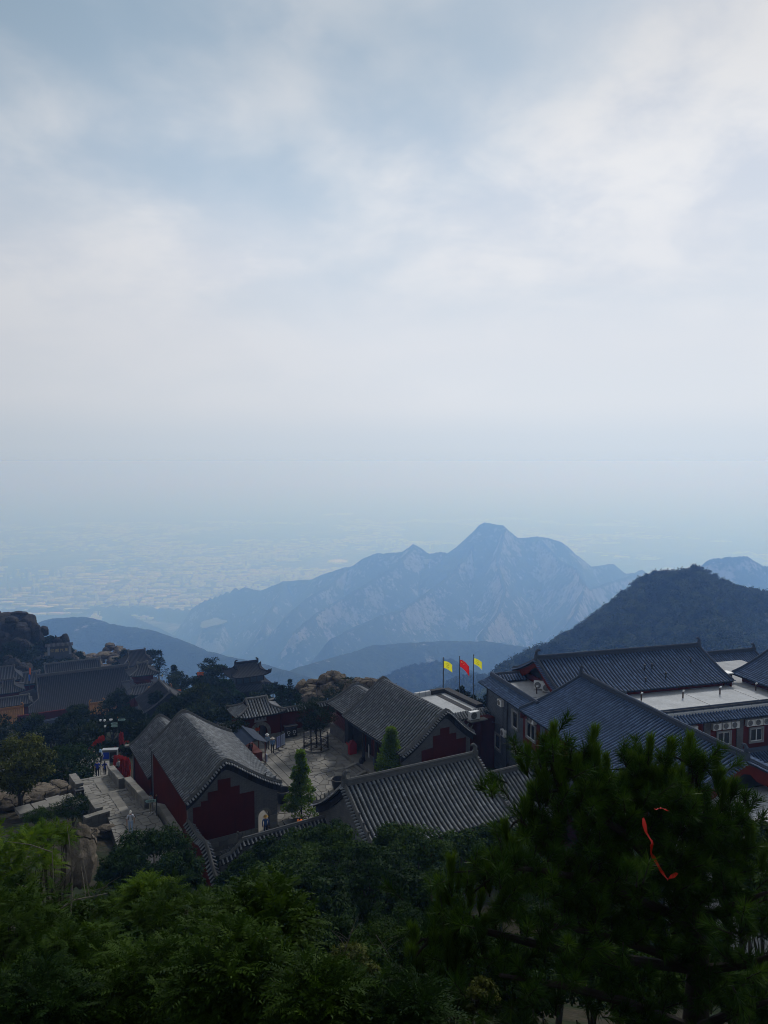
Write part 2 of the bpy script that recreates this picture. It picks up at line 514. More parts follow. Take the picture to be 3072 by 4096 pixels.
def far_z(x, y):
    x = np.asarray(x, float).ravel(); y = np.asarray(y, float).ravel()
    rr = np.hypot(x, y)
    wx = x + (fbm(x / 260, y / 260, o=4, seed=3) - 0.5) * 0.10 * np.minimum(rr, 2200)
    wy = y + (fbm(x / 260 + 40, y / 260, o=4, seed=9) - 0.5) * 0.10 * np.minimum(rr, 2200)
    best = np.full(len(x), -1e9); bd = np.full(len(x), 1e9)
    stp = 0.75 + 0.5 * fbm(x / 500, y / 500, o=3, seed=21)
    for s, a, b in _segs:
        ab = b - a; L2 = ab.x ** 2 + ab.y ** 2
        t0 = np.clip(((x - a.x) * ab.x + (y - a.y) * ab.y) / L2, 0, 1)
        t1 = np.clip(((wx - a.x) * ab.x + (wy - a.y) * ab.y) / L2, 0, 1)
        d0 = np.hypot(x - (a.x + ab.x * t0), y - (a.y + ab.y * t0))
        dw = np.hypot(wx - (a.x + ab.x * t1), wy - (a.y + ab.y * t1))
        if True:
            k = np.clip(d0 / 220.0, 0, 1)
            d = d0 * (1 - k) + dw * k; t = t0 * (1 - k) + t1 * k
            rnd_ = np.where(rr < 2700, 0.008 * rr, 0.0012 * rr + 2)
            d = np.sqrt(d * d + rnd_ * rnd_) - rnd_
            z = a.z + ab.z * t - s * stp * (d + 60 * (1 - np.exp(-d / 60)) * (.3 + 1.0 * np.clip((rr - 2700) / 600, 0, 1)))
            m = z > best
            best = np.where(m, z, best); bd = np.where(m, d0, bd)
    amp = np.clip(bd - 25, 0, 420) * 0.26
    g = fbm(x / 210, y / 210, o=6, seed=5, ridged=True)
    best = best - amp * (1 - g) * 1.3
    fine = (fbm(x / 46, y / 46, o=4, seed=15, ridged=True) - 0.5)
    crag = fbm(x / 120, y / 120, o=3, seed=61); crag = np.round(crag * 9) / 9 * .7 + crag * .3 - 0.5
    far_k = np.clip((rr - 1200) / 1500, 0, 1)
    best = best + fine * np.minimum(bd * 0.07 + 6.0, 18) * (.45 + .55 * far_k) + crag * np.minimum(bd * .30 + 7, 70) * far_k
    return best
def terr_z(x, y):
    x = np.asarray(x, float).ravel(); y = np.asarray(y, float).ravel()
    r = np.hypot(x, y)
    f = far_z(x, y)
    n = near_z(x, y) if np.any(r < 500) else np.zeros_like(x)
    n = n + (fbm(x / 9, y / 9, o=4, seed=33) - 0.5) * np.clip((r - 20) / 60, 0.15, 2.2)
    w = np.clip((r - 310) / 180, 0, 1); w = w * w * (3 - 2 * w)
    z = np.where(r < 310, n, n * (1 - w) + np.maximum(f, -1e4) * w)
    z = np.where(r > 490, f, z)
    dl = np.hypot((x - LAKE_C.x) / 62.0, (y - LAKE_C.y) / 145.0)
    lw = np.clip(1.9 - dl, 0, 1)
    z = z * (1 - lw) + (LAKE_C.z - 14 * np.clip(1.25 - dl, 0, 1) * 4 + 4 * np.clip(dl - 1, 0, 1)) * lw
    return np.maximum(z, PLAIN_Z - 1.0)

# ---- materials of the land
def mat_mountain():
    t = NT('forested_mountain')
    geo = t.node('ShaderNodeNewGeometry')
    pos = geo.outputs['Position']
    sepn = t.node('ShaderNodeSeparateXYZ'); t.l.new(geo.outputs['Normal'], sepn.inputs[0])
    big = t.noise(0.006, 6, 0.6, pos)
    mid = t.noise(0.045, 5, 0.65, pos)
    fine = t.noise(0.22, 4, 0.6, pos)
    green = t.ramp(t.math('ADD', t.math('MULTIPLY', mid, 0.5), t.math('MULTIPLY', fine, 0.5)), [(0.32, (0.012, 0.022, 0.010)), (0.50, (0.030, 0.046, 0.018)), (0.68, (0.062, 0.076, 0.030))])
    vm = t.mapping(pos, (0.02, 0.02, 0.006))
    rk = t.noise(1.0, 6, 0.7, vm)
    rock = t.ramp(rk, [(0.3, (0.13, 0.12, 0.10)), (0.7, (0.40, 0.37, 0.32))])
    steep = t.ramp(sepn.outputs[2], [(0.40, 1.0), (0.76, 0.0)])
    pick = t.math('ADD', t.math('MULTIPLY', big, 0.55), t.math('MULTIPLY', mid, 0.45))
    k = t.ramp(t.math('ADD', pick, t.math('MULTIPLY', steep, 0.17)), [(0.59, 0.0), (0.66, 1.0)])
    t.bump(t.math('ADD', fine, t.math('MULTIPLY', mid, 3)), 0.9, 6.0)
    return t.fin(t.mix(k, green, rock), 0.95, 0.05)
def mat_hillside():
    t = NT('hillside_earth')
    pos = t.node('ShaderNodeNewGeometry').outputs['Position']
    a = t.noise(0.35, 6, 0.65, pos); b = t.noise(2.4, 5, 0.6, pos)
    earth = t.ramp(b, [(0.3, (0.028, 0.024, 0.015)), (0.55, (0.035, 0.030, 0.019)), (0.75, (0.07, 0.06, 0.04))])
    grass = t.ramp(b, [(0.3, (0.006, 0.012, 0.003)), (0.7, (0.018, 0.03, 0.008))])
    t.bump(t.math('ADD', a, b), 0.8, 0.25)
    return t.fin(t.mix(t.ramp(a, [(0.42, 0.0), (0.56, 1.0)]), grass, earth), 0.95, 0.1)
def mat_plain():
    t = NT('hazy_plain')
    pos = t.node('ShaderNodeNewGeometry').outputs['Position']
    rot = t.mapping(pos, (1, 1, 1), (0, 0, R(12)))
    v = t.node('ShaderNodeTexVoronoi', distance='CHEBYCHEV'); t.set(v.inputs['Scale'], 0.0016); t.l.new(rot, v.inputs['Vector'])
    v2 = t.node('ShaderNodeTexVoronoi', distance='CHEBYCHEV'); t.set(v2.inputs['Scale'], 0.0072); t.l.new(rot, v2.inputs['Vector'])
    n = t.noise(0.0009, 6, 0.6, pos); n2 = t.noise(0.02, 4, 0.6, rot)
    f = t.mix(0.5, v.outputs['Color'], v2.outputs['Color'])
    g = t.math('ADD', t.math('MULTIPLY', f, 0.5), t.math('MULTIPLY', n2, 0.5))
    fields = t.ramp(g, [(0.25, (0.02, 0.035, 0.02)), (0.5, (0.06, 0.075, 0.045)), (0.62, (0.16, 0.16, 0.12)), (0.8, (0.38, 0.36, 0.31))])
    woods = (0.03, 0.048, 0.025)
    return t.fin(t.mix(t.ramp(n, [(0.56, 0.0), (0.64, 0.85)]), fields, woods), 0.95, 0.05)
def mat_water():
    t = NT('reservoir_water')
    t.bump(t.noise(0.05, 4, 0.6, t.node('ShaderNodeNewGeometry').outputs['Position']), 0.15, 0.4)
    return t.fin((0.07, 0.10, 0.10), 0.45, 0.25)
M_MOUNT, M_HILL, M_PLAIN, M_WATER = mat_mountain(), mat_hillside(), mat_plain(), mat_water()

# ---- the plain: one sheet out to the horizon
_xs = np.linspace(-39000, 39000, 14); _ys = np.linspace(-3000, 40000, 14)
_gx, _gy = np.meshgrid(_xs, _ys)
_V = np.c_[_gx.ravel(), _gy.ravel(), np.full(_gx.size, PLAIN_Z)]
_F = [(j * 14 + i, j * 14 + i + 1, (j + 1) * 14 + i + 1, (j + 1) * 14 + i) for j in range(13) for i in range(13)]
put(np_mesh('plain', _V, _F, M_PLAIN), kind='structure', label='wide hazy plain of fields and city far below the mountain')

# ---- summit ground and mountains: one height field, near and far sheet meeting edge to edge
def fan(name, r0, r1, nr, az, na, mat):
    rs = np.geomspace(r0, r1, nr) if r1 < 1000 else np.r_[np.geomspace(r0, 2600, 180)[:-1], np.linspace(2600, 5400, 250)[:-1], np.geomspace(5400, r1, 46)]
    nr = len(rs); an = np.radians(np.linspace(-az, az, na))
    rr, aa = np.meshgrid(rs, an, indexing='ij')
    x, y = rr * np.sin(aa), rr * np.cos(aa)
    z = terr_z(x, y)
    V = np.c_[x.ravel(), y.ravel(), z]
    i, j = np.meshgrid(np.arange(nr - 1), np.arange(na - 1), indexing='ij')
    a = (i * na + j).ravel()
    F = np.c_[a, a + 1, a + na + 1, a + na]
    keep = ~np.all(V[F, 2] < PLAIN_Z - 0.5, axis=1)
    return np_mesh(name, V, F[keep], mat, smooth=True)
put(fan('hillside', 2.0, 330, 150, 75, 200, M_HILL), kind='structure', label='dark overgrown summit slope below the viewpoint')
put(fan('mountains', 330, 8400, 420, 33, 570, M_MOUNT), kind='structure', label='blue hazy forested mountains with pale rock faces')
_b = MB(); _n = 40
_ring = [(LAKE_C.x + 60 * math.cos(a) * (1 + .3 * math.sin(2 * a + 1) + .15 * math.sin(5 * a)), LAKE_C.y + 138 * math.sin(a) * (1 + .25 * math.cos(3 * a)), LAKE_C.z) for a in [2 * math.pi * i / _n for i in range(_n)]]
_b.add(_ring, [tuple(range(_n))])
put(_b.build('lake', M_WATER), kind='structure', label='small pale reservoir in the hazy valley')

# ---- air
_hz = MB().span(-39500, 39500, -3500, 40500, PLAIN_Z - 2.5, 30.5).build('haze', bpy.data.materials.new('haze_air'))
_hm = _hz.data.materials[0]; _hm.use_nodes = True
_hn = _hm.node_tree.nodes; _hn.remove(_hn['Principled BSDF'])
_pv = _hn.new('ShaderNodeVolumePrincipled')
_pv.inputs['Color'].default_value = (0.245, 0.475, 1.0, 1)
_pv.inputs['Absorption Color'].default_value = (0.92, 0.90, 1, 1)
_pv.inputs['Density'].default_value = HAZE_D if 'HAZE_D' in globals() else 3.8e-4
_pv.inputs['Anisotropy'].default_value = 0.4
_hm.node_tree.links.new(_pv.outputs[0], _hn['Material Output'].inputs['Volume'])
put(_hz, 'thin blue haze filling the air over the valleys', 'haze', kind='stuff')
# ================================================================== BUILDING KIT
def mat_tiles(name, c, var=0.2):
    """clay tiles, each a little different (attribute 'tile' counts them along the row)"""
    t = NT(name)
    wn_ = t.node('ShaderNodeTexWhiteNoise', noise_dimensions='2D')
    cmb = t.node('ShaderNodeCombineXYZ')
    t.l.new(t.attr('tile'), cmb.inputs[0]); t.l.new(t.math('MULTIPLY', t.rnd(), 517.0), cmb.inputs[1])
    t.l.new(cmb.outputs[0], wn_.inputs['Vector'])
    pos = t.node('ShaderNodeNewGeometry').outputs['Position']
    n = t.noise(1.3, 6, 0.65, pos); n2 = t.noise(14, 4, 0.6, pos)
    base = t.ramp(wn_.outputs['Value'], [(0.0, sc3(c, 1 - var)), (0.55, c), (0.9, sc3(c, 1 + var)), (1.0, sc3(c, 1 + 2.2 * var))])
    dirt = t.mix(t.ramp(n, [(0.45, 0.0), (0.70, 0.35)]), base, sc3((c[0] * 1.05, c[1] * 1.03, c[2] * 0.95), 1.4))
    col = t.mix(t.ramp(n2, [(0.58, 0.0), (0.75, 0.4)]), dirt, sc3(c, 0.45))
    t.bump(n2, 0.4, 0.01)
    return t.fin(col, 0.72, 0.25)
def mat_brick(name, c, mortar, bw=0.26, bh=0.065, rough=0.85, depth=0.5):
    t = NT(name)
    co = t.co('Object')
    sp = t.node('ShaderNodeSeparateXYZ'); t.l.new(co, sp.inputs[0])
    cb = t.node('ShaderNodeCombineXYZ')
    t.l.new(t.math('ADD', sp.outputs[0], sp.outputs[1]), cb.inputs[0]); t.l.new(sp.outputs[2], cb.inputs[1])
    b = t.node('ShaderNodeTexBrick')
    t.l.new(cb.outputs[0], b.inputs['Vector'])
    t.set(b.inputs['Scale'], 1.0); t.set(b.inputs['Brick Width'], bw); t.set(b.inputs['Row Height'], bh); t.set(b.inputs['Mortar Size'], 0.011)
    t.set(b.inputs['Color1'], sc3(c, 0.8)); t.set(b.inputs['Color2'], sc3(c, 1.25)); t.set(b.inputs['Mortar'], mortar)
    n = t.noise(1.2, 6, 0.65, co)
    col = t.mix(t.ramp(n, [(0.4, 0.0), (0.7, 0.5)]), b.outputs['Color'], sc3(c, 0.6))
    t.bump(t.math('SUBTRACT', 1.0, b.outputs['Fac']), depth, 0.02)
    return t.fin(col, rough, 0.2)
def mat_stone(name, c, scale=2.0, var=0.4, bump=0.5):
    t = NT(name)
    co = t.co('Object')
    n = t.noise(scale, 6, 0.65, co); n2 = t.noise(scale * 9, 5, 0.65, co)
    r = t.rnd()
    f = t.math('ADD', t.math('MULTIPLY', n, 0.45), t.math('ADD', t.math('MULTIPLY', n2, 0.3), t.math('MULTIPLY', r, 0.25)))
    col = t.ramp(f, [(0.28, sc3(c, 1 - var)), (0.5, c), (0.72, sc3(c, 1 + var))])
    t.bump(n2, bump, 0.03)
    return t.fin(col, 0.88, 0.2)
def mat_wash(name, c, streak=0.5):
    """limewash plaster with rain streaks"""
    t = NT(name)
    co = t.co('Object')
    st = t.noise(1.0, 5, 0.7, t.mapping(co, (2.2, 2.2, 0.22)))
    n = t.noise(0.7, 5, 0.6, co); n2 = t.noise(18, 4, 0.6, co)
    a = t.ramp(n, [(0.3, sc3(c, 0.8)), (0.7, sc3(c, 1.15))])
    col = t.mix(t.ramp(st, [(0.48, 0.0), (0.72, streak)]), a, sc3((c[0] * 0.6, c[1] * 0.75, c[2] * 0.8), 0.75))
    t.bump(n2, 0.25, 0.01)
    return t.fin(col, 0.95, 0.03)
M_TILE_O = mat_tiles('weathered_grey_roof_tile', (0.150, 0.158, 0.168), 0.30)
M_TILE_N = mat_tiles('blue_grey_roof_tile', (0.060, 0.098, 0.178), 0.22)
M_TILE_F = mat_tiles('shaded_grey_roof_tile', (0.072, 0.075, 0.084), 0.25)  # grey tile darkened so the far halls' shade sits in its colour
M_TILE_D = mat_tiles('dark_iron_roof_tile', (0.036, 0.037, 0.044), 0.3)
M_PAN_O = plain('shaded_pan_tile', (0.012, 0.013, 0.014), 0.85, 0.4, 2.0)  # colour darkened to paint the shade in troughs between tile rows
M_PAN_N = plain('shaded_blue_pan_tile', (0.006, 0.010, 0.020), 0.8, 0.3, 2.0)  # blue pan likewise carries the trough shade in its colour
M_RIDGE = mat_stone('grey_ridge_clay', (0.095, 0.095, 0.093), 3.0, 0.45)
M_RIDGE_N = mat_stone('blue_grey_ridge_clay', (0.05, 0.064, 0.092), 3.0, 0.3)
M_RED = mat_wash('deep_red_limewash', (0.070, 0.0092, 0.0034))
M_RED2 = mat_wash('brick_red_paint', (0.095, 0.014, 0.007), 0.35)
M_BRICK = mat_brick('grey_brick', (0.080, 0.083, 0.088), (0.17, 0.17, 0.165))
M_BRICK_B = mat_brick('blue_grey_brick', (0.066, 0.080, 0.103), (0.15, 0.165, 0.185), 0.40, 0.13)
M_BOARD = mat_stone('dark_brick_barge_board', (0.020, 0.021, 0.024), 2.0, 0.3)
M_STONE = mat_stone('grey_granite_block', (0.150, 0.142, 0.126), 2.0, 0.4)
M_PAVE = mat_stone('worn_granite_slab', (0.190, 0.180, 0.160), 1.2, 0.35)
M_JOINT = mat_stone('dark_paving_joint', (0.060, 0.055, 0.047), 3.0, 0.4)
M_WOODD = plain('dark_lacquered_timber', (0.018, 0.014, 0.012), 0.5, 0.4, 4.0)
M_WOODR = plain('red_lacquered_timber', (0.11, 0.02, 0.014), 0.5, 0.3, 4.0)
M_BEAM = plain('blue_green_painted_beam', (0.03, 0.05, 0.07), 0.6, 0.6, 6.0)
M_VOID = plain('dark_interior', (0.012, 0.011, 0.010), 0.9, 0.3, 2.0)  # near-black surface colour painted where openings lie in shade
M_IRON = plain('black_iron', (0.012, 0.012, 0.013), 0.45, 0.4, 6.0, 0.4)
M_WHITE = plain('white_enamel', (0.62, 0.63, 0.63), 0.45, 0.10, 5.0)
M_GLASS = plain('dark_window_glass', (0.015, 0.018, 0.022), 0.08, 0.2, 1.0, 0.6)
M_ROOFW = mat_stone('white_roofing_felt', (0.40, 0.41, 0.42), 0.5, 0.42, 0.3)
M_GOLD = mat_tiles('golden_glazed_tile', (0.25, 0.115, 0.02), 0.3)
M_GOLDS = plain('golden_glazed_ridge', (0.27, 0.12, 0.022), 0.5, 0.3, 4.0)

def row_mesh(name, path, mat, r=0.075, step=0.32, w=None, n=4, lip=0.012, cap=True):
    """a row of half-round cover tiles laid along path [(Vector)...], seen from above; every tile ends in a small lip"""
    P = [Vector(p) for p in path]
    d = [0.0]
    for a, b in zip(P[:-1], P[1:]): d.append(d[-1] + (b - a).length)
    L = d[-1]; k = max(1, int(round(L / step)))
    def at(s):
        s = min(max(s, 0), L)
        for i in range(len(P) - 1):
            if s <= d[i + 1] or i == len(P) - 2:
                q = 0 if d[i + 1] == d[i] else (s - d[i]) / (d[i + 1] - d[i])
                return P[i].lerp(P[i + 1], q), (P[i + 1] - P[i]).normalized()
    V, F, T = [], [], []
    ang = [math.pi * j / n for j in range(n + 1)]
    for i in range(k):
        for e, rr in ((0, r + lip), (1, r - lip * 0.4)):
            p, t = at(L * (i + e) / k)
            side = t.cross(Vector((0, 0, 1)))
            if side.length < 1e-4: side = Vector((1, 0, 0))
            side.normalize(); up = side.cross(t)
            V += [p + side * (math.cos(a) * rr) + up * (math.sin(a) * rr) for a in ang]
            T += [float(i)] * (n + 1)
        b = i * 2 * (n + 1)
        F += [(b + j, b + j + 1, b + n + 2 + j, b + n + 1 + j) for j in range(n)]
        if i > 0:
            F += [(b - n - 1 + j, b - n + j, b + j + 1, b + j) for j in range(n)]
    if cap:
        F.append(tuple(range(n + 1)))
        m = (k * 2 - 1) * (n + 1)
        F.append(tuple(range(m + n, m - 1, -1)))
    me = bpy.data.meshes.new(name)
    me.from_pydata([tuple(v) for v in V], [], F)
    me.materials.append(mat)
    at_ = me.attributes.new('tile', 'FLOAT', 'POINT'); at_.data.foreach_set('value', T)
    bm = bmesh.new(); bm.from_mesh(me); bmesh.ops.recalc_face_normals(bm, faces=bm.faces); bm.to_mesh(me); bm.free()
    return me

def gable_profile(xl, xr, zl, zr_, zt, roll=0.35, n=9, lift=0.06):
    """cross-section of a concave roof from left eave to right eave; roll rounds the crest"""
    pts = []
    for sgn, run, ze in ((-1, xl, zl), (1, xr, zr_)):
        side = []
        for i in range(n + 1):
            s = i / n
            s2 = (math.sqrt(s * s + (roll / run) ** 2) - roll / run) / (math.sqrt(1 + (roll / run) ** 2) - roll / run)
            g = s2 * 1.28 - 0.28 * s2 * s2
            side.append(Vector((sgn * run * s, 0, zt - (zt - ze) * g + lift * max(0, s - 0.8) / 0.2)))
        pts.append(side)
    return pts[0][::-1] + pts[1][1:]

def beast(mb, p, h, d, m=0):
    """little upright roof animal: body, head, tail"""
    p = Vector(p); d = Vector(d).normalized()
    mb.tube([p, p + Vector((0, 0, h * 0.55)), p + d * h * 0.15 + Vector((0, 0, h * 0.8))], [h * 0.26, h * 0.2, h * 0.12], 5, m=m)
    mb.ball(p + d * h * 0.28 + Vector((0, 0, h * 0.88)), h * 0.17, 5, 4, m=m)
    mb.tube([p - d * h * 0.15 + Vector((0, 0, h * 0.15)), p - d * h * 0.38 + Vector((0, 0, h * 0.5)), p - d * h * 0.25 + Vector((0, 0, h * 0.85))], [h * 0.1, h * 0.08, h * 0.04], 4, m=m)

def gable_roof(root, y0, y1, xl, xr, zl, zr_, zt, tile=M_TILE_O, pan=M_PAN_O, ridge=M_RIDGE, roll=0.35, sp=0.345, r=0.075, verge=(True, True), crest=0.0, figures=True, vt=True, crest_lift=0.0, step=0.32, one_side=None):
    """roof whose crest runs along local y at x=0. parts: roof > tile_row..., verge_ridge, verge_tile, crest_ridge"""
    prof = gable_profile(xl, xr, zl, zr_, zt, roll)
    T = 0.13
    mb = MB()
    k = len(prof)
    rows = [[Vector((p.x, y, p.z)) for p in prof] for y in (y0, y1)]
    low = [[Vector((p.x * 0.992, y, p.z - T)) for p in prof] for y in (y0, y1)]
    mb.ribbon(rows); mb.ribbon(low)
    for a, b in ((rows[0], low[0]), (rows[1], low[1])): mb.ribbon([a, b])
    mb.ribbon([[rows[0][0], rows[1][0]], [low[0][0], low[1][0]]]); mb.ribbon([[rows[0][-1], rows[1][-1]], [low[0][-1], low[1][-1]]])
    roof = mb.build('roof', pan, root)
    n = max(2, int(round((y1 - y0 - 0.5) / sp)))
    ys = [y0 + 0.25 + (y1 - y0 - 0.5) * i / (n - 1) for i in range(n)]
    up = Vector((0, 0, 0.012))
    if crest > 0:
        mid = len(prof) // 2
        paths = [[p + up for p in prof[:mid + 1]], [p + up for p in prof[mid:]]]
        if one_side is not None: paths = [paths[one_side]]
    else:
        paths = [[p + up for p in prof]]
    for pa in paths:
        if pa[0].z > pa[-1].z: pa = pa[::-1]
        me = row_mesh('tile_row', pa, tile, r, step)
        for y in ys: link('tile_row', me, roof, (0, y, 0))
    # verge: heavy ridge along each rake, short tiles hanging outwards below it
    for e, (yy, sg) in enumerate(((y0, -1), (y1, 1))):
        if not verge[e]: continue
        v = MB()
        path = [Vector((p.x, yy + sg * -0.10, p.z + 0.13)) for p in prof]
        v.tube(path, 0.115, 6)
        v.tube([p + Vector((0, -sg * 0.02, 0.13)) for p in path], 0.06, 6)
        if figures:
            for f in ((0.05, 0.12, 0.19, 0.26) if xl > 3 else (0.06, 0.15)):
                for i0, sgx in ((0, -1), (len(prof) - 1, 1)):
                    j = f * (len(prof) - 1); j = j if i0 == 0 else len(prof) - 1 - j
                    a = prof[int(j)]; b = prof[min(int(j) + 1, len(prof) - 1)]; q = a.lerp(b, j - int(j))
                    beast(v, (q.x, yy - sg * 0.10, q.z + 0.27), 0.30, (sgx, 0, 0))
        v.build('verge_ridge', ridge, roof, smooth=True)
        if vt:
            d = [0.0]
            for a, b in zip(prof[:-1], prof[1:]): d.append(d[-1] + (b - a).length)
            nt = int(d[-1] / 0.23)
            tm = row_mesh('verge_tile', [Vector((0, 0, 0.0)), Vector((0, sg * 0.34, -0.05))], tile, 0.072, 0.4)
            for i in range(nt):
                s = d[-1] * (i + 0.5) / nt
                for j in range(len(prof) - 1):
                    if s <= d[j + 1]:
                        q = (s - d[j]) / (d[j + 1] - d[j]); a, b = prof[j], prof[j + 1]
                        c = a.lerp(b, q); tg = b - a
                        link('verge_tile', tm, roof, (c.x, yy - sg * 0.06, c.z + 0.015), (0, -math.atan2(tg.z, tg.x), 0)); break
    if crest > 0:
        c = MB(); yl = y1 - y0; m = 14
        pa = [Vector((0, y0 + 0.1 + (yl - 0.2) * i / m, zt + 0.02 + crest_lift * abs(2 * i / m - 1) ** 3)) for i in range(m + 1)]
        for w_, h0, h1 in ((0.26, 0.0, crest * 0.45), (0.17, crest * 0.45, crest * 0.85), (0.22, crest * 0.85, crest)):
            c.ribbon([[p + Vector((-w_ / 2, 0, h0)) for p in pa], [p + Vector((-w_ / 2, 0, h1)) for p in pa], [p + Vector((w_ / 2, 0, h1)) for p in pa], [p + Vector((w_ / 2, 0, h0)) for p in pa]])
        c.tube([p + Vector((0, 0, crest)) for p in pa], 0.075, 6)
        cr = c.build('crest_ridge', ridge, roof)
        for p, sg in ((pa[0], -1), (pa[-1], 1)):
            o = MB()
            o.box(p + Vector((0, 0, crest * 0.5)), (0.32, 0.36, crest * 1.5))
            q = p + Vector((0, 0, crest * 1.2))
            o.tube([q, q + Vector((0, sg * 0.04, crest * .7)), q + Vector((0, -sg * 0.14, crest * 1.2)), q + Vector((0, -sg * 0.34, crest * 1.15)), q + Vector((0, -sg * 0.38, crest * .9))], [0.17, 0.15, 0.12, 0.08, 0.03], 6)
            o.tube([q, q + Vector((0, sg * 0.2, crest * .25))], [0.12, 0.05], 5)
            o.build('ridge_ornament', ridge, roof)
    return roof, prof

def prof_z(prof, x):
    for a, b in zip(prof[:-1], prof[1:]):
        if a.x <= x <= b.x + 1e-6:
            return a.z + (b.z - a.z) * (x - a.x) / max(1e-6, b.x - a.x)
    return prof[0].z if x < prof[0].x else prof[-1].z

def barge(root, prof, y, sg, w=0.46, mat=M_BOARD, segs=22, th=0.10):
    """dark board of brick slabs following the rake under the verge tiles"""
    x0, x1 = prof[0].x + 0.05, prof[-1].x - 0.05
    xs = [x0 + (x1 - x0) * i / segs for i in range(segs + 1)]
    for a, b in zip(xs[:-1], xs[1:]):
        g = 0.012
        a2, b2 = a + g, b - g
        za, zb = prof_z(prof, a2) - 0.15, prof_z(prof, b2) - 0.15
        poly = [(a2, y, za), (b2, y, zb), (b2, y, zb - w), (a2, y, za - w)]
        MB().prism(poly, (0, sg, 0), th).build('barge_slab', mat, root)

def gable_wall(root, prof, y, th, z0, x0, x1, mat):
    """wall filling the end under the roof"""
    n = 14
    top = [(x0 + (x1 - x0) * i / n, y, prof_z(prof, x0 + (x1 - x0) * i / n) - 0.14) for i in range(n + 1)]
    return MB().prism([(x0, y, z0)] + top + [(x1, y, z0)], (0, 1, 0), th).build('gable_wall', mat, root)

def stone_course(root, x0, x1, y, z0, z1, depth, rows, bw, seed, axis='x', mat=M_STONE, name='stone_block'):
    """dressed blocks laid in courses, each its own piece"""
    rg = random.Random(seed)
    h = (z1 - z0) / rows
    for r_ in range(rows):
        x = x0 - rg.random() * bw * 0.4 * (1 if r_ else 0)
        while x < x1 - 0.05:
            w = bw * rg.uniform(0.7, 1.3)
            a, b = max(x, x0), min(x + w, x1)
            if b - a > 0.08:
                d = depth * rg.uniform(0.9, 1.1)
                m = MB()
                if axis == 'x': m.span(a + 0.008, b - 0.008, y - d, y, z0 + r_ * h + 0.008, z0 + (r_ + 1) * h - 0.008)
                else: m.span(y - d, y, a + 0.008, b - 0.008, z0 + r_ * h + 0.008, z0 + (r_ + 1) * h - 0.008)
                m.build(name, mat, root)
            x += w

